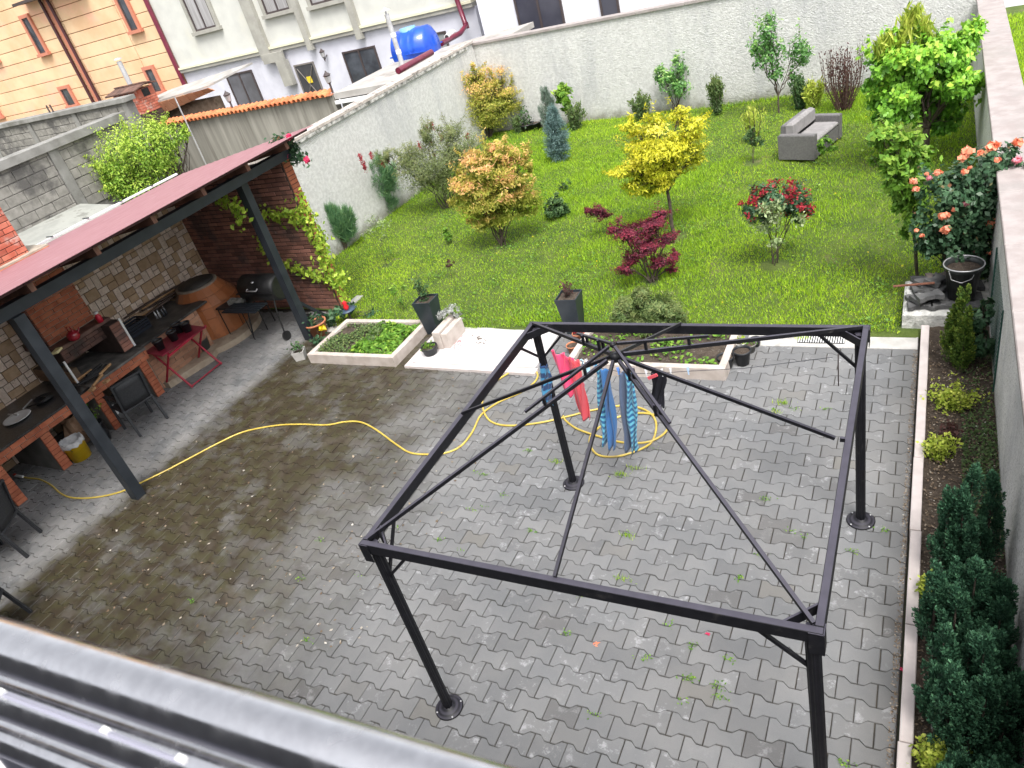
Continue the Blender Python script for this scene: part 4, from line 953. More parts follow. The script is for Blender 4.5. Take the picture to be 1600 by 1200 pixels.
# ================================================================ CLOTHES LINE AND WASHING
LY = 5.33
lp = [(-3.10, LY, 1.745), (-2.95, LY, 1.70), (-2.60, LY, 1.57), (-2.35, LY, 1.525), (-2.10, LY, 1.535), (-1.80, LY, 1.575), (-1.30, LY, 1.63), (-.60, LY, 1.77)]
cl = thing('clothes_line', 'thin cord strung below the back rail of the gazebo with washing pegged to it', 'clothes line', (-1.8, LY, 1.6))
MB().tube(lp, .003, 5).build('cord', mat('dark_cord', (.06, .06, .07), None, rough=.8), cl)
MB().tube([(-.56, LY, 1.80), (-.56, LY-.01, 1.50)], .005, 5).build('loose_end', M_FRAMED, cl)
def linez(x):
    for a, b in zip(lp[:-1], lp[1:]):
        if a[0] <= x <= b[0]: return a[2]+(b[2]-a[2])*(x-a[0])/(b[0]-a[0])
    return 1.6
def clothmat(name, base, stripe=None, per=.035, rough=.9, wave=0.0):
    m, nt, b, out, pos, rd = newmat(name)
    c = mixc(nt, noise(nt, pos, 12, 4), base, tuple(min(1, v*1.3) for v in base))
    if stripe is not None:
        tc = nt.nodes.new('ShaderNodeAttribute'); tc.attribute_name = 'down'
        w = mth(nt, 'PINGPONG', mth(nt, 'MULTIPLY', tc.outputs['Fac'], 1/per), 1.0)
        c = mixc(nt, sstep(nt, w, .42, .58), c, stripe)
    L(nt, c, b.inputs['Base Color']); b.inputs['Roughness'].default_value = rough; b.inputs['Sheen Weight'].default_value = .2 if sum(base) > .05 else 0
    return m
def hang(name, label, cat, x0, x1, xb0, xb1, zb0, zb1, folds, amp, m, y=LY, parts=None, group=None, slant=0.0):
    """cloth pegged at x0..x1 on the line, falling to xb0..xb1"""
    t = thing(name, label, cat, ((x0+x1)/2, y, linez((x0+x1)/2)), group)
    def sheet(u0, u1, nm, mm, yo=0.0, sh=0.0):
        mb = MB(); nu, nv = 36, 26; vs = []; dn = []
        for j in range(nv+1):
            v = j/nv
            for i in range(nu+1):
                u = u0+(u1-u0)*i/nu
                xt = x0+(x1-x0)*u; xbm = xb0+(xb1-xb0)*u; zb = zb0+(zb1-zb0)*u
                z = linez(xt)+.01+(zb-linez(xt))*v
                yy = y+yo+amp*sin(u*folds*2*pi+v*.8+1.3*sin(v*2.3+u*4.0))*(.35+.65*v)+.014*sin(u*17+v*7)+.03*sin(v*3.1+x0*9)*v
                vs.append((xt+(xbm-xt)*v+.010*sin(v*8+u*9+x0*7), yy, z+.01*sin(u*folds*2*pi))); dn.append(v*(linez(xt)-zb)+slant*u)
        fs = [(j*(nu+1)+i, j*(nu+1)+i+1, (j+1)*(nu+1)+i+1, (j+1)*(nu+1)+i) for j in range(nv) for i in range(nu)]
        mb.add(vs, fs, True); o = mb.build(nm, mm, t)
        at = o.data.attributes.new('down', 'FLOAT', 'POINT'); at.data.foreach_set('value', np.array(dn, dtype=np.float32))
        md = o.modifiers.new('thick', 'SOLIDIFY'); md.thickness = .004; return o
    if parts is None: sheet(0, 1, 'fabric', m)
    else:
        for k, (u0, u1, nm, mm, yo) in enumerate(parts): sheet(u0, u1, nm, mm, yo)
    return t
C_NAVY = clothmat('navy_cloth', (.025, .07, .17)); C_BLUE = clothmat('blue_cloth', (.03, .12, .30)); C_STR = clothmat('striped_cloth', (.015, .09, .22), (.12, .42, .55), .030)
C_SLATE = clothmat('slate_cloth', (.07, .10, .17)); C_PINK = clothmat('pink_cloth', (.75, .06, .16)); C_RED = clothmat('coral_cloth', (.55, .06, .08))
C_BLK = clothmat('black_cloth', (.008, .008, .014)); C_DBL = clothmat('dark_blue_cloth', (.01, .04, .12), (.05, .25, .45), .06)
hang('towel', 'blue towel with light blue stripes on its left half, nearest the pink shirt', 'towel', -2.67, -2.51, -2.77, -2.60, .66, .62, 3.2, .035, C_BLUE, parts=[(0, .5, 'striped_half', C_STR, .0), (.48, 1, 'plain_half', C_BLUE, -.02)])
hang('towel', 'slate and blue striped towel hanging lowest on the washing line, left of the black garment', 'towel', -2.45, -2.27, -2.54, -2.38, .58, .62, 3.0, .035, C_SLATE, parts=[(0, .5, 'plain_half', C_SLATE, .0), (.48, 1, 'striped_half', C_STR, -.02)])
hang('shirt', 'bright pink shirt bunched over the washing line beside the gazebo post', 'shirt', -3.08, -2.86, -3.05, -2.84, 1.18, 1.32, 2.2, .035, C_PINK)
hang('trousers', 'coral red garment hanging in a narrow strip under the pink shirt', 'trousers', -2.90, -2.80, -2.96, -2.84, .98, .93, 1.4, .03, C_RED, y=LY-.03)
hang('shirt', 'dark blue checked garment hanging behind the gazebo post at the left end of the line', 'shirt', -3.22, -3.12, -3.30, -3.16, 1.12, 1.15, 1.5, .02, C_DBL, y=LY-.05)
gt_ = hang('garment', 'small black garment with red waistband pegged right of the towels', 'garment', -2.12, -1.98, -2.18, -2.06, 1.18, 1.16, .8, .02, C_BLK)
MB().beam((-2.15, LY-.03, 1.50), (-2.06, LY-.03, 1.545), .012, .03).build('waistband', C_RED, gt_)
hang('handkerchief', 'small pale blue cloth on the line between the pink shirt and the striped towel', 'cloth', -2.80, -2.73, -2.80, -2.74, 1.49, 1.50, 1.0, .01, clothmat('pale_cloth', (.35, .55, .65)))
def peg(x, label, c, rz):
    z = linez(x)
    t = thing('clothes_peg', label, 'peg', (x, LY, z))
    for s in (-1, 1): MB().beam((x+s*.008*cos(rz), LY+.003*s, z+.045), (x-s*.002, LY+.002*s, z-.035), .010, .006, upv=(0, 1, 0)).build('jaw', c, t)
PWH = mat('peg_white', (.75, .75, .78), None, rough=.4); PBL = mat('peg_blue', (.12, .3, .75), None, rough=.4); PLB = mat('peg_lightblue', (.45, .62, .82), None, rough=.4)
peg(-2.17, 'white clothes peg at the left corner of the black garment', PWH, 0); peg(-2.02, 'white clothes peg on the middle of the black garment', PWH, 1)
peg(-1.94, 'white clothes peg at the right corner of the black garment', PWH, 1); peg(-1.78, 'pale blue clothes peg alone on the empty right part of the line', PLB, .5)
peg(-2.44, 'blue clothes peg at the left top corner of the slate striped towel', PBL, .5); peg(-2.67, 'light blue clothes peg at the left top corner of the blue towel', PLB, .5); peg(-2.74, 'small white peg beside the pale blue cloth', PWH, .3)
# ================================================================ YELLOW HOSE
hs_ = thing('garden_hose', 'yellow garden hose winding from the tap across the wet paving and coiled under the gazebo', 'hose', (-6, 5, 0))
HP = [(30, 744), (45, 747), (62, 749), (80, 758), (95, 771), (115, 778), (150, 777), (190, 768), (225, 752), (260, 735), (300, 714), (340, 693), (380, 675), (430, 665), (470, 663), (510, 664), (540, 659), (565, 660), (590, 673), (620, 695), (640, 707), (665, 710), (695, 708), (720, 697), (738, 675), (752, 648), (780, 628), (812, 614), (830, 602)]
HP2 = [(840, 589), (835, 578), (815, 577), (790, 586), (765, 604), (754, 625), (758, 648), (772, 661), (800, 665), (850, 660), (890, 650), (930, 640), (975, 634), (1010, 642), (1025, 660), (1020, 688), (1000, 703), (965, 713), (935, 711), (922, 695), (924, 680), (940, 665), (965, 652), (1000, 646), (1030, 650), (1043, 662), (1038, 678), (1015, 690), (980, 692), (945, 685), (905, 672), (885, 658), (880, 650)]
def smooth(pts, z=.014, n=5):
    P = [Vector(G(px, py, z)) for px, py in pts]; out = []
    for i in range(len(P)-1):
        p0 = P[max(i-1, 0)]; p1 = P[i]; p2 = P[i+1]; p3 = P[min(i+2, len(P)-1)]
        for k in range(n):
            t = k/n; out.append(.5*((2*p1)+(p2-p0)*t+(2*p0-5*p1+4*p2-p3)*t*t+(3*p1-p0-3*p2+p3)*t**3))
    out.append(P[-1]); return out
M_HOSE = mat('yellow_hose', (.50, .36, .055), (.60, .45, .09), 5, .4, 0, c3=(.36, .26, .07), n3=3, t3=(.55, .7), coat=.2)
pth = smooth(HP+HP2)
for i, p in enumerate(pth): p.z = .014+.012*max(0, sin(i*.37))*(.6 if i > 150 else 0)
MB().tube(pth, .0125, 8).build('hose', M_HOSE, hs_)
tp = thing('garden_tap', 'red handled tap end with the hose coupling at the brick pier', 'tap', G(24, 742, .03))
q = G(24, 743, .03); q1 = G(36, 745, .03)
MB().tube([q, q1], .02, 10).build('coupling', M_WHITE, tp); MB().box((q[0], q[1], .05), (.05, .03, .02)).build('handle', mat('red_handle', (.5, .03, .02), None, rough=.4), tp)
# ================================================================ PLANTS
M_BARK = mat('bark', (.05, .038, .03), (.11, .085, .065), 14, .95, 50, .8, .008)
M_BARKR = mat('reddish_bark', (.07, .035, .03), (.13, .08, .06), 14, .9, 50, .6, .006)
M_STEMG = mat('green_stem', (.06, .10, .03), (.10, .13, .05), 10, .8)
LM = dict(
 orange=leafmat('orange_maple_leaf', [(0, (.11, .15, .025)), (.45, (.36, .40, .06)), (.68, (.62, .52, .12)), (.84, (.82, .50, .22)), (1, (.88, .42, .24))], .78, .45),
 yellow=leafmat('golden_maple_leaf', [(0, (.20, .28, .015)), (.35, (.48, .52, .03)), (.65, (.80, .74, .06)), (1, (.90, .82, .16))], .75, .45),
 red=leafmat('red_maple_leaf', [(0, (0.045, 0.015, 0.025)), (.5, (0.150, 0.025, 0.050)), (1, (0.360, 0.037, 0.069))], .6),
 mulberry=leafmat('mulberry_leaf', [(0, (0.048, 0.145, 0.023)), (.5, (0.145, 0.354, 0.039)), (.8, (0.290, 0.580, 0.062)), (1, (0.580, 0.724, 0.108))], .75, rough=.4),
 laurel=leafmat('laurel_leaf', [(0, (0.060, 0.165, 0.045)), (.6, (0.150, 0.345, 0.090)), (1, (0.450, 0.630, 0.180))], .6, rough=.4),
 yellowgreen=leafmat('yellow_green_leaf', [(0, (0.135, 0.243, 0.027)), (.5, (0.405, 0.513, 0.068)), (1, (0.743, 0.743, 0.162))], .6),
 olive=leafmat('bottlebrush_leaf', [(0, (0.098, 0.139, 0.050)), (.6, (0.210, 0.260, 0.098)), (1, (0.337, 0.329, 0.141))], .5),
 pine=leafmat('pine_needles', [(0, (0.061, 0.162, 0.081)), (.5, (0.140, 0.292, 0.133)), (1, (0.299, 0.454, 0.178))], .5, .3),
 spruce=leafmat('blue_spruce_needles', [(0, (0.069, 0.138, 0.127)), (.5, (0.149, 0.241, 0.230)), (1, (0.287, 0.402, 0.391))], .5, .3),
 palespruce=leafmat('pale_conifer_needles', [(0, (.13, .19, .15)), (1, (.27, .34, .28))], .5, .2),
 thuja=leafmat('thuja_spray', [(0, (0.013, 0.044, 0.026)), (.4, (0.035, 0.103, 0.058)), (.75, (0.077, 0.188, 0.099)), (1, (0.138, 0.269, 0.136))], .6, .15),
 thujay=leafmat('golden_thuja_spray', [(0, (0.028, 0.070, 0.014)), (.5, (0.098, 0.182, 0.028)), (1, (0.336, 0.364, 0.056))], .6, .2),
 darkgreen=leafmat('dark_evergreen_leaf', [(0, (0.032, 0.080, 0.032)), (.6, (0.080, 0.160, 0.056)), (1, (0.192, 0.288, 0.096))], .6),
 upright=leafmat('upright_shrub_leaf', [(0, (0.064, 0.112, 0.048)), (.6, (0.144, 0.224, 0.072)), (1, (0.288, 0.320, 0.112))], .6),
 green=leafmat('fresh_green_leaf', [(0, (0.061, 0.159, 0.018)), (.6, (0.159, 0.330, 0.037)), (1, (0.367, 0.514, 0.073))], .6),
 rose=leafmat('rose_leaf', [(0, (0.021, 0.063, 0.028)), (.5, (0.056, 0.126, 0.063)), (.9, (0.119, 0.224, 0.112)), (1, (0.392, 0.140, 0.070))], .5, rough=.35),
 paleg=leafmat('pale_variegated_leaf', [(0, (.16, .24, .09)), (.6, (.33, .42, .20)), (1, (.6, .63, .4))], .5),
 purple=leafmat('purple_leaf', [(0, (.05, .03, .03)), (1, (.16, .07, .06))], .5),
 silver=leafmat('silver_leaf', [(0, (.25, .27, .24)), (.6, (.45, .46, .44)), (1, (.66, .66, .66))], .5),
 vine=leafmat('vine_leaf', [(0, (0.108, 0.243, 0.027)), (.5, (0.378, 0.540, 0.054)), (1, (0.702, 0.810, 0.135))], .6),
 bushleft=leafmat('light_shrub_leaf', [(0, (0.084, 0.210, 0.028)), (.5, (0.238, 0.420, 0.049)), (1, (0.532, 0.644, 0.098))], .7),
 coral=leafmat('coral_petal', [(0, (.80, .18, .10)), (.5, (.88, .32, .18)), (1, (.90, .50, .36))], .6, .3),
 pinkp=leafmat('pink_petal', [(0, (.8, .20, .28)), (1, (.85, .5, .55))], .5, .3),
 redp=leafmat('red_petal', [(0, (.26, .015, .03)), (1, (.52, .05, .07))], .5, .3),
 magenta=leafmat('magenta_petal', [(0, (.6, .02, .10)), (1, (.85, .08, .2))], .5, .3),
 yellowp=leafmat('yellow_petal', [(0, (.75, .55, .01)), (1, (.85, .75, .05))], .5, .3),
 grass=leafmat('grass_blade', [(0, (0.116, 0.226, 0.020)), (.35, (0.281, 0.472, 0.028)), (.7, (0.515, 0.709, 0.047)), (1, (0.900, 0.821, 0.117))], .45, .35),
 weed=leafmat('weed_leaf', [(0, (0.058, 0.152, 0.016)), (.6, (0.150, 0.305, 0.034)), (1, (0.301, 0.414, 0.068))], .5, .3),
 litter=leafmat('leaf_litter', [(0, (.05, .035, .02)), (.5, (.16, .11, .07)), (.8, (.30, .25, .19)), (1, (.55, .52, .48))], .3, 0),
)
def clumpcloud(c, r, n, k, sub=.33, lo=.35, flat=1.0):
    """n points in k sub-clumps spread through an ellipsoid c, r; returns P, outward dirs, radial 0..1"""
    c = np.array(c); r = np.array(r)
    d = rdirs(k); rad = lo+(1-lo)*rng.random(k)**.6; rad = np.where(rng.random(k) < .16, rad*1.22, rad)
    sc_ = d*rad[:, None]
    idx = rng.integers(0, k, n)
    p = sc_[idx]+rng.normal(0, sub/2.2, (n, 3))*np.array([1, 1, flat])
    R_ = np.linalg.norm(p, axis=1)
    keep = R_ < 1.32; p = p[keep]; R_ = R_[keep]; sj = rng.random(k)[idx[keep]]
    return c+p*r, p/(R_[:, None]+1e-6), np.clip(R_, 0, 1), p[:, 2], sj
def limb(mb, a, b, r0_, r1_, n=5, wob=.06, sides=6):
    a = np.array(a, float); b = np.array(b, float); L_ = np.linalg.norm(b-a); pts = []
    for k in range(n+1):
        t = k/n; p = a+(b-a)*t; p = p+np.array([0, 0, L_*.10*sin(pi*t)])+rng.normal(0, wob*L_*.3, 3)*(0 if k in (0, n) else 1); pts.append(p)
    mb.tube(pts, [r0_+(r1_-r0_)*k/n for k in range(n+1)], sides, cap=True); return pts
def tree(name, label, cat, base_px, clumps, leaf, nleaf, size, bark=M_BARK, tr=.03, fork=.35, stems=1, asp=.5, group=None, age=(.45, .25, .2), droop=.25, sub=.33, lo=.35, k=None, twigs=6, lean=None, base=None, up_b=.45, forkp=None, gz=True, crown_name='crown', twr=.006, offs=0.0, ab=0.0, flat=1.0, shoots=0, shl=.35):
    b = np.array(base if base is not None else G(*base_px)); b[2] = max(b[2], .03 if gz else b[2])
    t = thing(name, label, cat, tuple(b), group)
    pm = PXM(b); Ps, Ns, As = [], [], []
    tb = MB(); cs = []
    for c in clumps:
        px, py, rx, ry = c[:4]; off = c[4] if len(c) > 4 else rng.uniform(-.4, .4)*rx*pm
        p = AT(b, px, py, off); cs.append((p, np.array([rx*pm, rx*pm*.95, ry*pm*1.12])))
    top = max(c[0][2] for c in cs)
    tot = sum(c[1][0]*c[1][2] for c in cs)
    if forkp is not None: fpt = AT(b, *forkp)
    else:
        cen = sum(c[0] for c in cs)/len(cs); fpt = b+(cen-b)*fork; 
    for s_ in range(stems):
        o_ = rng.normal(0, .03*stems, 3)*(stems > 1); o_[2] = 0
        f_ = fpt+o_*3
        if stems == 1: limb(tb, b-np.array([0, 0, .05]), f_, tr, tr*.75, 4, .04, 8)
    for i, (p, r) in enumerate(cs):
        s0_ = fpt if stems == 1 else b+np.array([rng.normal(0, .03), rng.normal(0, .03), -.03])
        w = tr*(.6 if stems == 1 else .8)
        pts = limb(tb, s0_, p, w*.8, w*.25, 6, .08, 6)
        for _ in range(twigs):
            d = rdirs(1)[0]; d[2] = abs(d[2])*.8; q = p+d*r*.85
            limb(tb, pts[rng.integers(2, len(pts)-1)], q, w*.3, twr*.5, 4, .1, 4)
        n = int(nleaf*(r[0]*r[2])/tot)
        kk = k or max(8, int((44 if flat == 1.0 else 26)*(r[0]/.5)**.9))
        P, N, Rr, zz, sj = clumpcloud(p, r*.98, n, kk, sub, lo, flat)
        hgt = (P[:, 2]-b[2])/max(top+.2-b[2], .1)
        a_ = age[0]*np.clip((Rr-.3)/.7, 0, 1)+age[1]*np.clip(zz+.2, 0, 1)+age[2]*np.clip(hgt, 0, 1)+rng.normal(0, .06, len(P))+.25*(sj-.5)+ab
        Ps.append(P); Ns.append(N); As.append(a_)
        for _ in range(shoots):
            d = rdirs(1)[0]; d[2] = abs(d[2])*.9+.15; q0 = p+d*r*.6; q1 = p+d*r*(1.0+shl*rng.random()*2)+np.array([0, 0, r[2]*.15])
            tb.tube([q0, (q0+q1)/2+rng.normal(0, .01, 3), q1], [twr*.7, twr*.5, twr*.2], 4)
            m_ = max(8, int(nleaf/len(cs)/30)); tt = rng.random(m_)[:, None]
            Ps.append(q0+(q1-q0)*tt+rng.normal(0, size*.42, (m_, 3))); Ns.append(np.tile(d, (m_, 1))+rdirs(m_)*.6); As.append(np.clip(.45+ab+.55*tt[:, 0]+rng.normal(0, .08, m_), 0, 1))
    tb.build('trunk', bark, t)
    P = np.vstack(Ps); N = np.vstack(Ns); A = np.concatenate(As)
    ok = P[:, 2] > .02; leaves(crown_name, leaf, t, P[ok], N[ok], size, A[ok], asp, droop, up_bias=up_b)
    return t, cs
# -- maples
tree('maple_tree', 'large orange and green maple against the corner of the far wall', 'tree', (768, 216), [(735, 152, 46, 36), (775, 132, 28, 28), (700, 165, 36, 28), (768, 165, 38, 28), (737, 118, 20, 20), (792, 112, 11, 18), (795, 150, 20, 24), (700, 128, 14, 16), (684, 150, 16, 16), (757, 183, 26, 18)], LM['orange'], 26000, .066, tr=.05, stems=3, asp=.34, flat=.4, sub=.5, lo=.15, shoots=5, age=(.50, .35, .35), ab=-.20)
tree('maple_tree', 'bright orange maple with round dense crown in the middle left of the lawn', 'tree', (787, 388), [(765, 265, 38, 34), (795, 285, 36, 34), (740, 300, 34, 30), (770, 320, 36, 26), (810, 315, 30, 24), (780, 245, 26, 20), (722, 290, 20, 18), (822, 255, 10, 18), (760, 345, 26, 14)], LM['orange'], 21000, .064, tr=.022, stems=3, asp=.34, flat=.4, sub=.5, lo=.2, shoots=6, age=(.45, .4, .40), forkp=(782, 350), ab=-.19)
tree('maple_tree', 'golden yellow maple with spreading branches and bare lower trunk', 'tree', (1054, 370), [(1030, 235, 40, 34), (1000, 262, 34, 26), (1065, 225, 30, 22), (1080, 195, 24, 12), (1010, 215, 26, 20), (985, 200, 14, 12), (1045, 262, 34, 24), (1008, 284, 30, 20), (1030, 290, 20, 12), (975, 270, 22, 10), (1085, 245, 18, 12), (1060, 185, 14, 10), (1022, 195, 14, 10)], LM['yellow'], 15500, .062, tr=.035, asp=.34, flat=.35, sub=.55, lo=.1, shoots=6, shl=.5, age=(.5, .35, .45), forkp=(1043, 300), ab=-.33)
tree('maple_tree', 'small dark red japanese maple with layered branches in the middle of the lawn', 'tree', (1017, 442), [(985, 362, 30, 13), (1020, 352, 24, 14), (1005, 385, 30, 11), (980, 420, 20, 9), (1035, 405, 22, 10), (1055, 400, 8, 7), (1036, 337, 13, 8), (1040, 375, 20, 8), (965, 360, 14, 10), (1048, 422, 8, 7), (992, 400, 20, 8)], LM['red'], 10500, .045, tr=.022, stems=2, asp=.30, age=(.4, .4, .2), sub=.55, lo=.1, flat=.35, shoots=4, shl=.5, forkp=(1012, 400))
tree('maple_sapling', 'airy purplish maple twig top just left above the red maple', 'tree', (958, 372), [(933, 332, 18, 10), (920, 330, 8, 8), (946, 336, 10, 7)], LM['red'], 1500, .05, tr=.008, asp=.3, age=(.3, .3, .2), sub=.4, lo=.1)
# -- bottlebrush and neighbours by the left wall
t, cs = tree('bottlebrush_shrub', 'wide loose olive bottlebrush shrub with red flower spikes by the left wall', 'shrub', (700, 328), [(655, 265, 34, 30), (695, 245, 36, 30), (725, 235, 30, 24), (690, 280, 32, 22), (635, 250, 18, 18), (668, 215, 14, 18), (740, 262, 22, 20), (600, 248, 16, 8), (705, 210, 20, 16)], LM['olive'], 21000, .07, tr=.025, stems=4, asp=.16, age=(.4, .3, .2), sub=.55, lo=.1, up_b=.6, shoots=6, shl=.5)
for i, (px, py) in enumerate(((675, 197), (668, 200), (563, 245), (568, 256), (580, 242), (604, 249), (673, 222), (678, 243), (690, 214), (730, 213), (656, 228), (598, 256), (570, 262))):
    p = AT(t['o'], px, py, .1); P = p+rng.normal(0, .022, (60, 3))*np.array([1, 1, 2.0]); leaves('flower_spike', LM['magenta'] if False else LM['redp'], t, P, rdirs(60), .06, rng.random(60), .3)
def needles(name, label, cat, base_px, segs, leaf, n, ln, wd, group=None, trunk=True, up_=.5, base=None, tr=.03, sweep=.5):
    """conifers: needles on branchlets; segs = (px,py,rx,ry)"""
    b = np.array(base if base is not None else G(*base_px)); b[2] = max(b[2], .03)
    t = thing(name, label, cat, tuple(b), group); pm = PXM(b); Ps, Ds, As = [], [], []; tb = MB()
    tot = sum(s_[2]*s_[3] for s_ in segs); topz_ = 0
    for s_ in segs:
        px, py, rx, ry = s_[:4]; off = s_[4] if len(s_) > 4 else 0.0
        c = AT(b, px, py, off); r = np.array([rx*pm, rx*pm, ry*pm*1.12]); m_ = int(n*rx*ry/tot)
        P, N, Rr, zz, sj = clumpcloud(c, r, m_, 16+int(90*r[0]), .38, .3)
        D = N*(1-sweep)+rng.normal(0, .35, N.shape)+np.array([0, 0, up_]); Ps.append(P); Ds.append(D)
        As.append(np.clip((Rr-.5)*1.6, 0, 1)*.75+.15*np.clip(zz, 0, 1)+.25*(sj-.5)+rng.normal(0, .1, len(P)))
        limb(tb, b-np.array([0, 0, .05]), c+np.array([0, 0, r[2]*.5]), tr, tr*.2, 5, .02, 7)
    tb.build('trunk', M_BARK, t)
    P = np.vstack(Ps); D = np.vstack(Ds); A = np.concatenate(As); ok = P[:, 2] > .02
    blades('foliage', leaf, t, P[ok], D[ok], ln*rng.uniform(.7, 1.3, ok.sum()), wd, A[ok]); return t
needles('pine_tree', 'young bluish pine against the left wall behind the bottlebrush shrub', 'tree', (603, 336), [(585, 265, 20, 18), (592, 290, 24, 18), (605, 318, 14, 14), (570, 285, 10, 12), (610, 275, 12, 16)], LM['pine'], 9000, .12, .012, up_=.6)
needles('pine_tree', 'small upright pine beside the free end of the brick wall', 'tree', (541, 392), [(527, 348, 15, 22), (540, 360, 12, 16), (517, 335, 7, 12), (545, 340, 7, 14)], LM['pine'], 6500, .14, .012, up_=1.0)
needles('pine_tree', 'dark pine partly hidden between bottlebrush shrub and big orange maple', 'tree', (705, 240), [(708, 205, 24, 22), (690, 200, 14, 14), (720, 215, 16, 16)], LM['pine'], 5000, .12, .012, up_=.6)
needles('blue_spruce', 'dense blue spruce standing alone near the far wall', 'tree', (874, 254), [(872, 236, 17, 12), (871, 222, 19, 15), (870, 205, 16, 14), (867, 190, 12, 12), (864, 177, 8, 10)], LM['spruce'], 11000, .07, .014, up_=.2)
needles('conifer', 'slim pale grey green conifer just behind the blue spruce', 'tree', (856, 205), [(853, 183, 9, 18), (857, 160, 8, 16), (852, 150, 5, 12)], LM['palespruce'], 3500, .09, .014, up_=.9)
tree('fruit_sapling', 'slender bright green young tree with a white blossom behind the blue spruce', 'tree', (893, 204), [(880, 150, 15, 12), (878, 138, 6, 8), (884, 165, 9, 8)], LM['green'], 650, .14, tr=.012, asp=.45, age=(.4, .3, .4), sub=.3)
def tufty(label, base_px, w, h, leaf=LM['upright'], n=1500, lean=0.0, ln=.10, wd=.022, name='shrub', cat='shrub', fan=.35, stems=14, group=None, base=None, col_=M_BARK):
    """many upright stems with small leaves, fanning out from one base"""
    b = np.array(base if base is not None else G(*base_px)); b[2] = max(b[2], .03); pm = PXM(b); t = thing(name, label, cat, tuple(b), group)
    tb = MB(); Ps, Ns, As = [], [], []
    for s_ in range(stems):
        a = rng.uniform(0, 2*pi); f = rng.random(); hh = h*pm*1.12*rng.uniform(.65, 1.0); e = b+np.array([cos(a)*w*pm*.5*f+lean*pm, sin(a)*w*pm*.5*f, hh])
        s0 = b+np.array([cos(a), sin(a), 0])*w*pm*.12*f
        tb.tube([s0, s0*.5+e*.5+np.array([cos(a), sin(a), 0])*w*pm*.08, e], [.008, .006, .003], 4)
        m_ = n//stems; tt = rng.random(m_)**.75
        P = s0+(e-s0)*tt[:, None]*1.03+rng.normal(0, .028+.02*w*pm, (m_, 3)); Ps.append(P); Ns.append(np.tile(e-s0, (m_, 1))+rng.normal(0, fan, (m_, 3))); As.append(tt*.8+rng.normal(0, .1, m_))
    tb.build('stems', col_, t); leaves('foliage', leaf, t, np.vstack(Ps), np.vstack(Ns)*0+rdirs(sum(len(p) for p in Ps)), ln, np.concatenate(As), wd/ln*1.2, 0.0, axis=np.vstack(Ns)); return t
tufty('fan shaped upright green shrub at the wall right of the blue spruce', (899, 205), 38, 34, lean=3)
tufty('thin dark green shrub left of the black pots at the far wall', (812, 210), 16, 24, n=500, stems=7)
tufty('upright green shrub at the wall left of the small laurel tree', (1006, 190), 36, 38)
tufty('dense columnar dark shrub at the wall right of the small laurel tree', (1121, 180), 26, 50, n=2200)
tufty('dark green shrub behind the wicker sofa, left of the golden bush', (1250, 175), 36, 50, n=2200, leaf=LM['darkgreen'])
tufty('pale yellow variegated bush in front of the far wall beside the bare red shrub', (1270, 176), 36, 42, n=1600, leaf=LM['yellowgreen'])
tufty('tall bare looking reddish brown barberry shrub at the far wall', (1318, 176), 78, 88, leaf=LM['purple'], n=1500, ln=.05, wd=.018, stems=60, col_=M_BARKR)
tree('laurel_tree', 'small laurel tree with twin stems and glossy leaves at the far wall', 'tree', (1058, 178), [(1038, 125, 14, 18), (1058, 110, 16, 24), (1078, 105, 12, 18), (1060, 135, 20, 14), (1030, 112, 8, 14), (1085, 95, 7, 10)], LM['laurel'], 2000, .085, tr=.02, stems=2, asp=.42, age=(.3, .3, .4), forkp=(1057, 150))
tree('young_tree', 'slim forked young tree with grey green leaves left of the sofa at the far wall', 'tree', (1217, 180), [(1195, 55, 22, 26), (1205, 85, 20, 22), (1250, 70, 18, 24), (1190, 95, 14, 16), (1258, 90, 10, 14), (1212, 115, 14, 12), (1240, 115, 8, 10), (1178, 75, 10, 14), (1205, 32, 10, 12)], LM['laurel'], 2300, .085, tr=.022, shoots=2, asp=.40, age=(.3, .3, .25), forkp=(1216, 150), sub=.45, lo=.1)
tree('small_tree', 'little round headed evergreen on a thin stem left of the sofa', 'tree', (1177, 258), [(1172, 215, 12, 10), (1183, 222, 10, 8), (1176, 205, 6, 6)], LM['darkgreen'], 1100, .05, tr=.012, asp=.3)
tufty('yellow flowering feathery plant behind the little round headed evergreen', (1178, 225), 46, 50, leaf=LM['yellowgreen'], n=500, stems=12)
tree('sapling', 'sparse sapling right in front of the sofa seat', 'sapling', (1293, 257), [(1290, 222, 12, 10), (1300, 230, 8, 8), (1284, 232, 7, 6)], LM['green'], 260, .08, tr=.006, asp=.4)
# twin rose bush with red blossom round a pale middle
t, cs = tree('rose_bush', 'rose bush with red blossoms around a pale green middle on the right of the lawn', 'shrub', (1210, 420), [(1185, 320, 26, 24), (1235, 315, 28, 20), (1212, 305, 30, 16), (1250, 330, 16, 16)], LM['rose'], 3300, .05, tr=.016, stems=5, asp=.5, shoots=3, age=(.4, .3, .2), forkp=(1208, 380))
P = np.vstack([clumpcloud(c, r*np.array([.9, .9, .85]), 900, 14, .3, .4)[0] for c, r in [(AT(t['o'], 1208, 345, -.2), np.array([.42, .38, .34]))]])
leaves('pale_foliage', LM['paleg'], t, P, rdirs(len(P)), .06, rng.random(len(P)), .5)
for c, r in cs:
    P, N, Rr, zz, sj = clumpcloud(c, r, 95, 20, .2, .7); P = P[zz > -.5]; N = N[:len(P)]
    Q = (P[:, None, :]+rng.normal(0, .02, (len(P), 5, 3))).reshape(-1, 3); leaves('blossoms', LM['redp'], t, Q, rdirs(len(Q)), .038, rng.random(len(Q)), .8, kind='stuff')
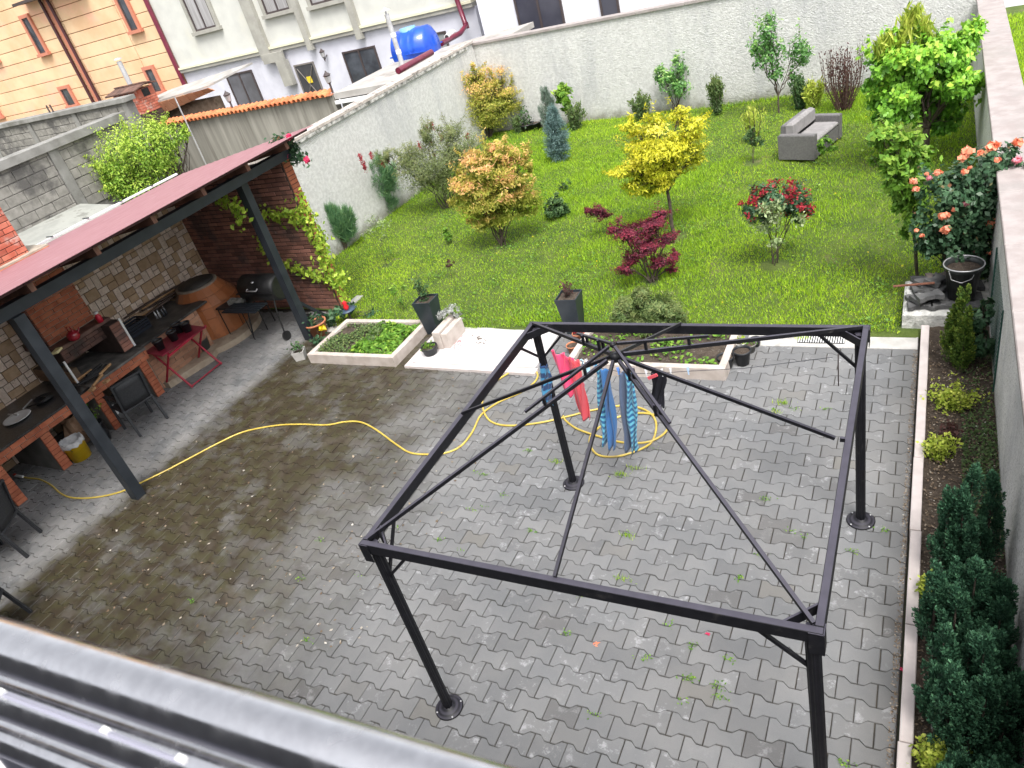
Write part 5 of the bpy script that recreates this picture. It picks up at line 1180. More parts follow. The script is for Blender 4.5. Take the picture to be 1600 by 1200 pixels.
tree('round_bush', 'compact dark green round bush right of the front orange maple', 'shrub', (870, 342), [(869, 325, 18, 14), (870, 312, 12, 10), (860, 330, 10, 9), (880, 330, 10, 9)], LM['darkgreen'], 2600, .055, tr=.012, asp=.5, age=(.6, .3, .1))
tree('sapling', 'small dark spindly sapling above the round bush', 'sapling', (884, 300), [(884, 288, 8, 8), (878, 294, 5, 5)], LM['darkgreen'], 300, .05, tr=.006, asp=.3)
tree('sapling', 'little bright green sapling between the brick wall end and the orange maple', 'sapling', (702, 382), [(698, 362, 7, 6), (701, 372, 6, 6)], LM['green'], 320, .07, tr=.006, asp=.5)
tree('sapling', 'tiny purple leaved sapling in the grass above the black square planter', 'sapling', (706, 438), [(702, 411, 7, 6)], LM['purple'], 160, .05, tr=.004, asp=.3)
tree('sapling', 'tall thin feathery sapling on the lawn near the left wall', 'sapling', (605, 417), [(590, 350, 22, 10), (582, 342, 12, 8), (575, 365, 12, 8), (600, 372, 8, 8)], LM['paleg'], 420, .05, tr=.005, asp=.3, sub=.5, lo=.1)
tree('sapling', 'weak sapling behind the left planting bed beside the black square planter', 'sapling', (632, 490), [(615, 455, 10, 8), (625, 470, 8, 8), (608, 452, 6, 6), (632, 450, 5, 5)], LM['green'], 200, .055, tr=.004, asp=.4, sub=.5, lo=.1)
# juniper behind the right bed
t_ = tree('juniper', 'spreading soft green juniper at the lawn edge behind the gazebo rail', 'shrub', (1020, 520), [(990, 480, 26, 18), (1020, 475, 30, 20), (1045, 490, 24, 16), (970, 490, 18, 12), (1060, 505, 14, 12), (1010, 500, 34, 14), (1000, 462, 16, 10)], LM['upright'], 17000, .055, tr=.015, stems=5, asp=.2, age=(.7, .4, .2), sub=.4, lo=.3, up_b=.5)
# -- mulberry at the right wall
t, cs = tree('mulberry_tree', 'big leafy bright green mulberry tree at the right end of the far wall', 'tree', (1443, 255), [(1420, 115, 38, 38), (1455, 100, 38, 36), (1400, 150, 34, 34), (1440, 160, 40, 34), (1480, 150, 34, 34), (1490, 95, 30, 34), (1380, 120, 24, 30), (1470, 185, 34, 18), (1500, 140, 24, 20, -.6), (1515, 65, 14, 20), (1385, 175, 20, 18), (1525, 130, 12, 8, -.6)], LM['mulberry'], 14000, .088, tr=.07, stems=1, asp=.7, shoots=9, shl=.45, k=13, age=(.40, .30, .25), forkp=(1448, 200), droop=.7, lo=.5, up_b=.5)
P = []; A = []
for px, py, r_ in ((1420, 35, 14), (1430, 22, 12), (1445, 42, 14), (1412, 55, 12), (1385, 65, 10), (1450, 62, 12), (1375, 75, 8)):
    c = AT(t['o'], px, py, 0); pm = PXM(c); P.append(c+rng.normal(0, .5, (120, 3))*r_*pm)
P = np.vstack(P); leaves('young_shoots', LM['yellowgreen'], t, P, rdirs(len(P)), .17, rng.random(len(P)), .22, .6, axis=np.tile([0, 0, -1.0], (len(P), 1))+rng.normal(0, .4, (len(P), 3)))
tree('climbing_shrub', 'tall thin shrub with hanging leafy shoots standing at the paver stack', 'shrub', (1434, 440), [(1390, 215, 22, 16), (1385, 250, 20, 18), (1415, 240, 22, 22), (1400, 275, 22, 18), (1425, 285, 18, 22), (1440, 250, 16, 14), (1410, 310, 15, 22), (1420, 350, 12, 26), (1370, 215, 14, 10), (1435, 310, 14, 18)], LM['green'], 3600, .085, tr=.022, asp=.6, shoots=3, age=(.3, .3, .4), forkp=(1424, 340), droop=.5, lo=.3)
t, cs = tree('rose_bush', 'tall rose bush with many coral orange roses leaning over the right hand wall', 'shrub', (1515, 455), [(1480, 300, 32, 30), (1530, 280, 36, 34), (1465, 350, 28, 30), (1510, 340, 38, 34), (1550, 320, 34, 34), (1500, 385, 36, 28), (1545, 375, 30, 34), (1560, 260, 22, 24), (1450, 385, 18, 16), (1570, 290, 16, 22), (1535, 415, 28, 22)], LM['rose'], 11000, .062, tr=.022, stems=5, asp=.7, shoots=3, shl=.3, sub=.45, age=(.5, .3, .15), lo=.35)
def rose(px, py, r_, leaf, par, off):
    c = AT(par['o'], px, py, off); pm = PXM(c); R_ = r_*pm
    n = 42; P, A = [], []
    d = rdirs(n); rad = rng.random(n)**.5*R_*.8; P = c+d*rad[:, None]*np.array([1, 1, .7])
    leaves('rose_bloom', leaf, par, P, d, R_*1.05, rad/R_*.9, .9, .1, sizev=.2)
for (px, py, r_, c_) in ((1552, 228, 11, 'coral'), (1590, 222, 9, 'coral'), (1512, 236, 10, 'coral'), (1505, 245, 8, 'coral'), (1532, 238, 6, 'coral'), (1589, 250, 8, 'pinkp'), (1558, 250, 6, 'coral'), (1466, 270, 7, 'coral'), (1427, 283, 7, 'coral'), (1431, 295, 6, 'coral'), (1507, 268, 6, 'coral'), (1448, 272, 4, 'coral'), (1475, 337, 9, 'coral'), (1478, 358, 9, 'coral'), (1552, 348, 11, 'coral'), (1508, 317, 8, 'pinkp'), (1432, 360, 4, 'coral'), (1441, 368, 4, 'coral'), (1490, 328, 4, 'coral'), (1546, 395, 4, 'coral'), (1524, 394, 4, 'purple'), (1515, 262, 4, 'coral'), (1452, 278, 5, 'pinkp')):
    rose(px, py, r_, LM[c_], t, -.25)
# -- right bed: thujas and low plants
def conifer(label, base, h, r, n, leaf, lobes=7, name='thuja', cat='conifer', ln=.026, pl=34):
    """upright flame-shaped lobes, each built from separate plumes of small scale-leaf sprays"""
    t = thing(name, label, cat, base); tb = MB(); Ps, Ds, As = [], [], []
    per = int(n/(lobes*pl))
    for k in range(lobes):
        a = k*2.4+rng.uniform(-.3, .3); q = 0 if k == 0 else r*(.42+.40*rng.random()); hh = h if k == 0 else h*rng.uniform(.50, .88)
        bx = np.array(base)+np.array([cos(a)*q, sin(a)*q, 0]); rr = r*(.44 if k == 0 else .33)
        tb.tube([bx, bx+np.array([0, 0, hh*.85])], [.02, .004], 5)
        for j in range(pl):
            zt = (j+rng.random())/pl; th = rng.uniform(0, 2*pi); pr = min(1, (zt+.12)*3.0)*(1-zt**1.4)**.75
            o_ = np.array([cos(th), sin(th), 0]); p0 = bx+o_*rr*pr*.75+np.array([0, 0, .02+zt*hh*.86])
            D = o_*.34*(1-.6*zt)+np.array([0, 0, 1.0])+rng.normal(0, .07, 3); D /= np.linalg.norm(D); L_ = rng.uniform(.15, .27)*(1-.25*zt); rp = rng.uniform(.030, .046)
            tt = rng.random(per)**.9; ang = rng.uniform(0, 2*pi, per); e1 = np.cross(D, [0.3, 1, .1]); e1 /= np.linalg.norm(e1); e2 = np.cross(D, e1)
            rd_ = np.sqrt(rng.random(per)); w = rp*np.sin(np.clip(tt*.86+.14, 0, 1)*pi)**.6
            O = np.cos(ang)[:, None]*e1+np.sin(ang)[:, None]*e2
            P = p0+tt[:, None]*L_*D+O*(w*rd_)[:, None]; Ps.append(P); Ds.append(D+O*.55+rng.normal(0, .15, (per, 3)))
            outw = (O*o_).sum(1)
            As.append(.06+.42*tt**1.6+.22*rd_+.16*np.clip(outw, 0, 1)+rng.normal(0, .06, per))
    tb.build('trunk', M_BARK, t)
    P = np.vstack(Ps); ok = P[:, 2] > .03
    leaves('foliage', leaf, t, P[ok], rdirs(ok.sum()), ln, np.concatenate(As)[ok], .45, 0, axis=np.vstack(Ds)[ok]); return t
conifer('tall dark green thuja with pointed tip in the middle of the right soil bed', G(1503, 900, .04), 1.22, .23, 36000, LM['thuja'], 8)
conifer('broad dark green thuja with many upright tips in the right soil bed', G(1508, 1030, .04), 1.08, .27, 44000, LM['thuja'], 12)
conifer('largest dark green thuja at the front of the right soil bed', G(1518, 1155, .04), 1.08, .31, 54000, LM['thuja'], 14)
conifer('small dark green thuja cut off at the lower right corner', G(1530, 1290, .04), .62, .30, 24000, LM['thuja'], 6)
conifer('slender golden green thuja beside the paver stack at the far end of the soil bed', G(1497, 575, .04), .95, .22, 20000, LM['thujay'], 4)
tufty('low yellow green ground shrub near the far end of the soil bed', (1488, 640), 74, 26, leaf=LM['yellowgreen'], n=1500, stems=26, ln=.035, wd=.02)
tufty('small yellow green shrub left beside the tall thuja', (1466, 720), 44, 34, leaf=LM['yellowgreen'], n=1100, stems=16, ln=.035, wd=.02)
tufty('small rusty red shrub behind the tall thuja', (1482, 696), 20, 32, leaf=LM['purple'], n=420, stems=8, ln=.04, wd=.02)
tufty('yellow green shrub peeping out between the thujas and the kerb', (1452, 940), 26, 40, leaf=LM['yellowgreen'], n=800, stems=14, ln=.035, wd=.02)
tufty('bright yellow green shrub at the bottom of the right soil bed', (1462, 1215), 80, 50, leaf=LM['yellowgreen'], n=1500, stems=26, ln=.035, wd=.02)
tree('dark_shrub', 'dark twiggy shrub next to the green mesh fence at the right wall', 'shrub', (1532, 575), [(1530, 500, 16, 22), (1540, 535, 16, 22), (1525, 545, 14, 18), (1545, 480, 10, 14)], LM['rose'], 1700, .06, tr=.018, asp=.6, stems=2)
# -- shrub behind the shelter
tree('light_green_shrub', 'bushy light green shrub growing behind the mauve shelter roof', 'shrub', None, [(200, 240, 38, 32), (235, 225, 38, 32), (185, 270, 32, 26), (225, 265, 42, 32), (262, 215, 26, 16), (180, 285, 24, 20), (250, 250, 30, 24), (285, 212, 12, 8), (210, 290, 34, 20), (155, 265, 12, 14)], LM['bushleft'], 17000, .06, tr=.06, shoots=6, sub=.5, stems=5, asp=.45, age=(.45, .35, .25), base=(-14.9, 11.3, 0.0), lo=.5)
# -- vine on the end wall
VM = thing('climbing_vine', 'yellow green climbing vine trailing over the brick wall end and shelter post', 'vine', (-9.5, 9.05, 1.2))
def vine(path, y, n, spread=.06, size=.075):
    pts = [Vector(OY(px, py, y)) for px, py in path]; tb = MB().tube(pts, .009, 5)
    P = []
    for a, b in zip(pts[:-1], pts[1:]):
        m_ = max(3, int(n*(b-a).length)); tt = rng.random(m_)[:, None]; P.append(np.array(a)+(np.array(b)-np.array(a))*tt+rng.normal(0, spread, (m_, 3))*np.array([1, .5, 1])-np.array([0, .04, 0]))
    return tb, np.vstack(P)
tb = MB(); PP = []
for path, y, n, s_ in (([(345, 315), (362, 312), (378, 325), (376, 350)], 8.0, 130, .07), ([(376, 345), (372, 330), (350, 312)], 8.0, 60, .05), ([(400, 335), (430, 335), (460, 335), (480, 350), (495, 375), (510, 395), (512, 410)], 9.02, 190, .07), ([(465, 330), (480, 325), (490, 345), (505, 365), (508, 385)], 9.0, 200, .09),
                       ([(408, 362), (420, 395), (435, 410), (455, 415), (485, 425), (510, 435), (525, 440)], 9.02, 170, .06), ([(500, 400), (515, 425), (530, 440), (540, 430)], 9.0, 220, .08), ([(525, 440), (530, 455), (545, 465), (549, 480)], 8.95, 110, .05), ([(470, 300), (475, 320)], 9.02, 90, .06)):
    q, P = vine(path, y, n, s_); q.build('stem', M_BARKR, VM); PP.append(P)
P = np.vstack(PP); leaves('foliage', LM['vine'], VM, P, np.tile([0, -1.0, .3], (len(P), 1)), .085, rng.random(len(P)), .62, .3)
RC = thing('climbing_rose', 'climbing rose with magenta red blooms at the peak of the brick wall under the roof', 'rose', (-9.2, 9.1, 2.9))
b = np.array([-9.2, 9.1, 2.9]); P = []
for px, py, r_, n in ((438, 225, 14, 160), (425, 235, 9, 80), (455, 228, 10, 120), (462, 245, 12, 90), (475, 248, 8, 40)):
    c = OY(px, py, 9.25); pm = PXM(c); P.append(np.array(c)+rng.normal(0, .5, (n, 3))*r_*pm)
P = np.vstack(P); leaves('foliage', LM['rose'], RC, P, rdirs(len(P)), .085, rng.random(len(P)), .6)
MB().tube([OY(470, 330, 9.28), OY(455, 280, 9.3), OY(440, 235, 9.25)], .012, 5).build('stem', M_BARK, RC)
for px, py, r_ in ((452, 214, 5), (446, 244, 4), (479, 250, 4), (470, 332, 3)):
    c = np.array(OY(px, py, 9.1)); d = rdirs(26); leaves('rose_bloom', LM['magenta'], RC, c+d*.04, d, .06, rng.random(26), .9)
# ================================================================ GRASS, WEEDS, LITTER
def fnoise(x, y, seed, freq, oct_=3):
    q = np.random.default_rng(seed); v = 0
    for o_ in range(oct_):
        for _ in range(7):
            a = q.uniform(0, 2*pi); v = v+np.sin((x*cos(a)+y*sin(a))*freq*(1.9**o_)*q.uniform(.7, 1.3)+q.uniform(0, 6.28))/(1.7**o_)
    return .5+.5*np.tanh(v/3.2)
def inlawn(n):
    x = rng.uniform(-11.15, .7, n); y = 8.5+(19.15-8.5)*rng.random(n); return x, y
bare = [(G(*p)[0], G(*p)[1], r_) for p, r_ in (((1054, 372), .28), ((1017, 442), .16), ((787, 390), .2), ((1177, 258), .20), ((1210, 422), .22), ((868, 391), .0), ((605, 417), .12), ((1434, 442), .2))]
n = 330000; x, y = inlawn(n)
dens = fnoise(x, y, 3, 1.1); patch = fnoise(x, y, 5, 3.4); dry = fnoise(x, y, 8, .62, 4)
keep = rng.random(n) < .45+.5*dens
for bx, by, br in bare:
    if br: keep &= ((x-bx)**2+(y-by)**2) > br**2*rng.uniform(.5, 1.2, n)
keep &= ~((y < 9.5) & (x > -.22)) & ~((y < 9.38) & (x < -9.4)) & ~((x > -6.75) & (x < -4.6) & (y < 8.47))
x, y, dens, patch, dry = x[keep], y[keep], dens[keep], patch[keep], dry[keep]; n = len(x)
z = .035+.025*np.sin(x*1.3+1)*np.cos(y*.9)+.02*np.sin(x*2.7+y*1.9)
edge = np.clip(1-(19.2-y)/.5, 0, 1)+np.clip(1-(x+11.15)/.35, 0, 1)
hgt = (.028+.085*dens*patch*(1.15-dry)+.022*rng.random(n))*(1+1.9*edge*rng.random(n))
D = rng.normal(0, .42, (n, 3)); D[:, 2] = 1
blades('grass', LM['grass'], None, np.stack([x, y, z-.01], 1), D, hgt, .012, .02+.25*patch*rng.random(n)+.62*np.clip(dry-.35, 0, 1)+.30*rng.random(n)**2, 'stuff')
# broad-leaved weeds in drifts
cx_, cy_ = inlawn(620); w_ = []
for a, b in zip(cx_, cy_):
    q = .5+.5*sin(a*1.1+2)*sin(b*.8+1)
    if rng.random() < .25+.75*q and not (b < 9.4 and a > -.3): m_ = rng.integers(12, 46); w_.append(np.stack([a+rng.normal(0, .11, m_), b+rng.normal(0, .11, m_), .05+rng.random(m_)*.07], 1))
P = np.vstack(w_); P = P[~((P[:, 1] < 9.4) & (P[:, 0] < -9.4))]; P = P[(P[:, 1] > 8.52) & (P[:, 0] < .68) & (P[:, 0] > -11.15)]; N = np.tile([0, 0, 1.0], (len(P), 1)); leaves('lawn_weeds', LM['weed'], None, P, N, .036, rng.random(len(P)), .65, 0, kind='stuff')
# dandelion-yellow specks
P = np.stack([rng.uniform(-9, 0, 150), rng.uniform(8.8, 17, 150), .10+rng.random(150)*.04], 1); keep = (np.sin(P[:, 0]*.9+1)*np.sin(P[:, 1]*.7) > -.2); leaves('lawn_flowers', LM['yellowp'], None, P[keep], np.tile([0, 0, 1.0], (keep.sum(), 1)), .028, rng.random(keep.sum()), .9, 0, kind='stuff')
# weeds rooted in the paving joints
jp = [(255, 1080+0), (1210, 640), (1222, 630), (1240, 640), (970, 742), (990, 733), (870, 722), (966, 905), (980, 835), (1330, 861), (1080, 1060), (1120, 1075), (1065, 1060), (1070, 1097), (1122, 1070), (1125, 1090), (1045, 975), (905, 930), (885, 990), (1140, 1030), (1010, 1030), (930, 1117), (745, 738), (755, 743), (735, 795), (760, 792), (790, 775), (720, 860), (690, 845), (620, 825), (1085, 1010), (1155, 905), (1190, 870), (1235, 830), (1320, 1192), (1020, 700), (1200, 780), (825, 705), (500, 845), (470, 905), (560, 900), (300, 940), (480, 1000), (830, 830), (1290, 640), (1197, 780), (1255, 840), (1382, 828)]
P = []
for px, py in jp:
    g_ = G(px, py); m_ = rng.integers(8, 26); P.append(np.stack([g_[0]+rng.normal(0, .035, m_), g_[1]+rng.normal(0, .018, m_), .004+.02*rng.random(m_)], 1))
P = np.vstack(P); leaves('joint_weeds', LM['green'], None, P, np.tile([0, 0, 1.0], (len(P), 1)), .02, rng.random(len(P)), .6, 0, kind='stuff')
for (px, py, m_) in ((1222, 630, 60), (1210, 645, 40), (970, 742, 50), (990, 732, 40), (870, 722, 30), (980, 838, 30), (975, 905, 30), (1255, 530, 160), (1300, 522, 130), (1280, 521, 120)):
    g_ = G(px, py); P = np.stack([g_[0]+rng.normal(0, .05, m_), g_[1]+rng.normal(0, .02, m_), np.zeros(m_)], 1); D = rng.normal(0, .5, (m_, 3)); D[:, 2] = 1
    blades('joint_grass', LM['grass'], None, P, D, .05, .006, rng.random(m_), 'stuff')
# fallen petals and pale scraps on the damp paving
n = 620; qx = rng.uniform(60, 760, n); qy = rng.uniform(560, 1010, n); P = np.array([G(a, b, .006) for a, b in zip(qx, qy)]); k_ = (P[:, 0] > -9.3) & (P[:, 0] < -4.5)&(P[:, 1]<7.3)
leaves('fallen_petals', LM['litter'], None, P[k_], np.tile([0, 0, 3.0], (k_.sum(), 1)), .03, .6+.4*rng.random(k_.sum()), .7, 0, kind='stuff', sizev=.6)
# leaf litter in the soil bed
n = 5200; P = np.stack([rng.uniform(.10, .74, n), rng.uniform(1.5, 8.3, n), .068+.012*rng.random(n)], 1); leaves('leaf_litter', LM['litter'], None, P, np.tile([0, 0, 2.5], (n, 1)), .022, rng.random(n)**1.6, .6, 0, kind='stuff', sizev=.5)
n = 5000; P = np.stack([rng.uniform(.40, .74, n), rng.uniform(4.5, 8.3, n), .06+.04*rng.random(n)], 1); P = P[np.sin(P[:, 1]*2.3)*.5+rng.random(len(P)) > .35]; leaves('bed_ground_cover', LM['upright'], None, P, np.tile([0, 0, 1.0], (len(P), 1)), .03, rng.random(len(P))*.5, .6, 0, kind='stuff')
n = 900; P = np.stack([rng.uniform(-.06, -.012, n), rng.uniform(3, 8.2, n), .002+.006*rng.random(n)], 1); leaves('kerb_litter', LM['litter'], None, P, np.tile([0, 0, 2.5], (n, 1)), .018, rng.random(n)*.9, .6, 0, kind='stuff')
n = 26000; P = np.stack([rng.uniform(1.08, 3.2, n), rng.uniform(9, 24, n), np.zeros(n)-.02], 1); D = rng.normal(0, .4, (n, 3)); D[:, 2] = 1
blades('neighbour_grass', LM['grass'], None, P, D, .09, .02, .2+.4*rng.random(n), 'stuff')
# ================================================================ SOFA
M_WICK = mat('taupe_wicker', (.125, .12, .12), (.17, .163, .163), 30, .75, 0); 
nt = M_WICK.node_tree; b_ = [n_ for n_ in nt.nodes if n_.type == 'BSDF_PRINCIPLED'][0]; ps_ = [n_ for n_ in nt.nodes if n_.type == 'NEW_GEOMETRY'][0].outputs['Position']
wv = nt.nodes.new('ShaderNodeTexWave'); wv.wave_type = 'BANDS'; wv.bands_direction = 'Z'; wv.inputs['Scale'].default_value = 18; nt.links.new(ps_, wv.inputs['Vector']); bump(nt, b_, wv.outputs['Fac'], .9, .012)
M_CUSH = mat('grey_cushion', (.23, .22, .22), (.28, .265, .265), 8, .95)
s1, s2, s3 = np.array(G(1217, 255)), np.array(G(1271, 256)), np.array(G(1304, 218))
ax_ = (s2-s1); ax_ /= np.linalg.norm(ax_); ay_ = np.array([-ax_[1], ax_[0], 0])
sf = thing('wicker_sofa', 'taupe wicker two seat garden sofa with grey cushions standing on the lawn', 'sofa', tuple(s1+np.array([0, 0, .03])))
dpt = .70; lng = float((s3-s2)@ay_)-.02
ang = math.atan2(ax_[1], ax_[0])
def sbox(mb, a0, a1, b0, b1, z0, z1, bev=.012):
    c = s1+ax_*(a0+a1)/2+ay_*(b0+b1)/2; return mb.box((c[0], c[1], .03+(z0+z1)/2), (a1-a0, b1-b0, z1-z0), rz=ang, bev=bev)
sbox(MB(), 0, dpt, 0, .14, .03, .50).build('armrest', M_WICK, sf); sbox(MB(), 0, dpt, lng-.14, lng, .03, .50).build('armrest', M_WICK, sf)
sbox(MB(), 0, .10, .141, lng-.141, .03, .64).build('backrest', M_WICK, sf); sbox(MB(), .101, dpt-.02, .141, lng-.141, .03, .30).build('seat_base', M_WICK, sf)
for k in (0, 1):
    w_ = (lng-.30)/2; b0 = .148+k*(w_+.004)
    sbox(MB(), .22, dpt-.01, b0, b0+w_, .302, .39, .03).build('seat_cushion', M_CUSH, sf); sbox(MB(), .102, .24, b0, b0+w_, .40, .68, .04).build('back_cushion', M_CUSH, sf)
for a, b in ((.04, .04), (dpt-.04, .04), (.04, lng-.04), (dpt-.04, lng-.04)): sbox(MB(), a-.025, a+.025, b-.025, b+.025, 0, .03, 0).build('foot', M_FRAMED, sf)
# ================================================================ PLANTING BEDS, SLAB, POTS
M_KERBW = mat('pale_bed_edge', (.42, .36, .32), (.54, .48, .44), 5, .8, 40, .4, .004, c3=(.33, .28, .23), n3=3, t3=(.55, .75))
def plantbed(name, label, x0, x1, y0, y1, h, front_n):
    t = thing(name, label, 'planting bed', ((x0+x1)/2, (y0+y1)/2, 0))
    th = .09
    n_ = front_n
    for k in range(n_):
        a = x0+(x1-x0)*k/n_; b = x0+(x1-x0)*(k+1)/n_
        MB().bb(a+.002, b-.002, y0, y0+th, -.03, h, bev=.006).build('edge_slab', M_KERBW, t)
        MB().bb(a+.002, b-.002, y1-th, y1, -.03, h, bev=.006).build('edge_slab', M_KERBW, t)
    for xx in (x0, x1-th): MB().bb(xx, xx+th, y0+th+.003, y1-th-.003, -.03, h, bev=.006).build('edge_slab', M_KERBW, t)
    mb = MB(); nx, ny = 20, 12
    mb.add([(x0+th+(x1-x0-2*th)*i/nx, y0+th+(y1-y0-2*th)*j/ny, h-.05+.02*sin(i*2.1+j)*cos(j*1.7)) for j in range(ny+1) for i in range(nx+1)], [(j*(nx+1)+i, j*(nx+1)+i+1, (j+1)*(nx+1)+i+1, (j+1)*(nx+1)+i) for j in range(ny) for i in range(nx)], True)
    mb.build('soil', M_SOIL, t); return t
B1 = plantbed('planting_bed', 'left planting bed edged with pale slabs and overgrown with strawberry leaves', -8.72, -6.98, 7.38, 8.50, .17, 1)
B2 = plantbed('planting_bed', 'right planting bed edged with pale slabs, mostly bare soil, behind the gazebo frame', -4.14, -2.03, 7.42, 8.42, .17, 2)
def groundcover(name, label, x0, x1, y0, y1, z, n, size, leaf, seed=0, cat='plants', thr=.3):
    x = rng.uniform(x0, x1, n); y = rng.uniform(y0, y1, n); q = .5+.5*np.sin(x*6+seed)*np.sin(y*7+seed*2)
    k_ = rng.random(n) < (q-thr)*2.2+.12; x, y = x[k_], y[k_]; P = np.stack([x, y, z+.10*rng.random(len(x))*q[k_]], 1)
    o = leaves(name, leaf, None, P, np.tile([0, 0, 1.2], (len(P), 1)), size, rng.random(len(P)), .75, 0, kind='stuff'); o['label'] = label; o['category'] = cat; return o
groundcover('strawberry_plants', 'bright green strawberry leaves filling the right half of the left planting bed', -7.95, -7.1, 7.5, 8.38, .13, 1300, .07, LM['green'], 1, thr=-.2)
groundcover('ground_cover', 'olive creeping ground cover in the left half of the left planting bed', -8.6, -7.7, 7.5, 8.38, .13, 2600, .035, LM['upright'], 2, thr=.1)
groundcover('weeds', 'scattered weeds on the bare soil of the right planting bed', -4.0, -2.15, 7.52, 8.30, .13, 1500, .05, LM['weed'], 3, thr=.42)
sl_ = thing('threshold_slab', 'wide white marble threshold between the two planting beds, stained with red', 'slab', (-5.6, 7.9, 0))
for i in range(4):
    for j in range(2):
        a, b = -6.70+.52*i, -6.70+.52*(i+1)-.005; c, d = 7.462+.485*j, 7.462+.485*(j+1)-.005
        MB().bb(a, b, c, d, -.03, .045+random.uniform(-.001, .001), bev=.003).build('marble_slab', M_MARBLE, sl_)
MB().prism([(-6.80, 7.36), (-4.58, 7.32), (-4.58, 7.45), (-6.80, 7.455)], -.03, .040).build('edge_slab', M_SLABPINK, sl_)
MB().prism([(-6.80, 7.46), (-6.705, 7.46), (-6.705, 8.42), (-6.80, 8.42)], -.03, .040).build('edge_slab', M_SLABPINK, sl_)
P = np.array([G(712+rng.normal(0, 6), 534+rng.normal(0, 4), .05) for _ in range(46)]); leaves('red_stain', LM['redp'], sl_, P, np.tile([0, 0, 5.0], (46, 1)), .05, rng.random(46), .18, 0)
P = np.array([G(748+rng.normal(0, 5), 530+rng.normal(0, 3), .05) for _ in range(30)]); leaves('dead_leaves', LM['litter'], sl_, P, np.tile([0, 0, 3.0], (30, 1)), .05, rng.random(30)*.3, .3, 0)
M_BLKP = mat('black_plastic', (.012, .014, .018), (.022, .024, .028), 10, .45)
M_SQP = mat('dark_planter', (.016, .024, .032), (.028, .038, .048), 4, .4)
M_TC = mat('terracotta', (.42, .15, .07), (.52, .21, .11), 5, .8, c3=(.55, .35, .25), n3=6, t3=(.6, .75))
def sqpot(label, x, y, h, w1, w0, rz, m=M_SQP, name='square_planter'):
    t = thing(name, label, 'planter', (x, y, 0))
    def ring(w, z): return [(x+cos(rz+pi/4+k*pi/2)*w/2*1.4142, y+sin(rz+pi/4+k*pi/2)*w/2*1.4142, z) for k in range(4)]
    rs_ = [ring(w0, .0), ring(w1, h), ring(w1-.025, h), ring(w1-.03, h-.04)]
    fs = [(a*4+k, a*4+(k+1) % 4, a*4+4+(k+1) % 4, a*4+4+k) for a in range(3) for k in range(4)]+[(3, 2, 1, 0)]
    MB().add(sum(rs_, []), fs).build('pot', m, t); me = MB().add(ring(w1-.03, h-.035), [(0, 1, 2, 3)]).build('soil', M_SOIL, t); return t
t = sqpot('tall dark square planter with small azalea left of the white threshold slab', -6.86, 8.42, .60, .32, .20, .05)
tufty('small azalea in the tall square planter left of the threshold', None, 34, 36, n=200, stems=8, leaf=LM['darkgreen'], base=(-6.86, 8.44, .57), name='azalea', ln=.05, wd=.025)
t = sqpot('tall dark square planter with bare twigs right of the white threshold slab', -4.42, 8.50, .60, .32, .20, .05)
tufty('nearly bare dark azalea in the tall square planter right of the threshold', None, 30, 22, n=110, stems=8, leaf=LM['purple'], base=(-4.46, 8.5, .57), name='azalea', ln=.045, wd=.02)
wt_ = thing('white_stone_block', 'upright pale stone planter block holding a silver leaved plant', 'planter', (-6.35, 8.2, 0))
MB().box((-6.42, 8.12, .17), (.12, .56, .34), bev=.01).build('side_slab', M_KERBW, wt_); MB().box((-6.30, 8.12, .15), (.10, .50, .30), bev=.01).build('side_slab', M_KERBW, wt_)
tree('silver_plant', 'round silvery grey plant on the pale stone block', 'plant', None, [(703, 487, 16, 10), (690, 490, 10, 8), (715, 492, 8, 8)], LM['silver'], 900, .035, tr=.008, base=(-6.40, 8.3, .34), asp=.4, stems=3)
def rpot(label, px, py, r, h, m=M_BLKP, name='flower_pot', cat='pot', z=0.0, plant=None, rim=True, g_=None, xy=None):
    x, y, _ = G(px, py, z) if xy is None else (*xy, 0)
    t = thing(name, label, cat, (x, y, z), g_)
    MB().lathe((x, y, z+.003), [(.0, .0), (r*.72, .0), (r*.96, h*.88), (r*1.06, h*.88), (r*1.06, h), (r*.95, h), (r*.92, h*.85)], 20).build('pot', m, t)
    MB().lathe((x, y, z+h*.85), [(r*.93, 0), (0, .012)], 16).build('soil', M_SOIL, t)
    if plant:
        P = np.array([x, y, z+h])+rng.normal(0, 1, (plant[1], 3))*np.array([r*.45, r*.45, plant[2]*.4])+np.array([0, 0, plant[2]*.4]); leaves('plant', LM[plant[0]], t, P, rdirs(plant[1]), plant[3], rng.random(plant[1]), .5, kind='stuff')
    return t
rpot('low black pot with green sprouts at the left front corner of the white slab', 675, 556, .125, .17, plant=('weed', 60, .04, .05))
rpot('terracotta pot with broad rim beside the shelter post', 500, 522, .19, .25, M_TC, plant=('rose', 60, .12, .09))
rpot('black pot nearest the right planting bed corner', 1135, 574, .10, .16)
rpot('tall black pot just right of the planting bed', 1161, 568, .105, .20)
rpot('grey square looking pot in the small row beside the right planting bed', 1171, 549, .09, .12, M_GREYP, plant=('green', 14, .03, .04))
rpot('small pale pot with reddish yellow succulent beside the right planting bed', 1158, 545, .085, .11, M_CONC_P, plant=('vine', 40, .06, .06))
rpot('rearmost small black pot in the row beside the right planting bed', 1181, 540, .07, .10)
rpot('small terracotta pot in the gap between square planter and right bed', 897, 550, .09, .12, M_TC)
rpot('small terracotta pot with red plant close to the dark square planter', 906, 530, .09, .11, M_TC, plant=('redp', 40, .05, .05))
rpot('black pot with small shrub against the far wall, left one of two', 825, 206, .19, .22, plant=('darkgreen', 180, .5, .08))
rpot('black pot against the far wall, right one of two', 838, 203, .19, .22)
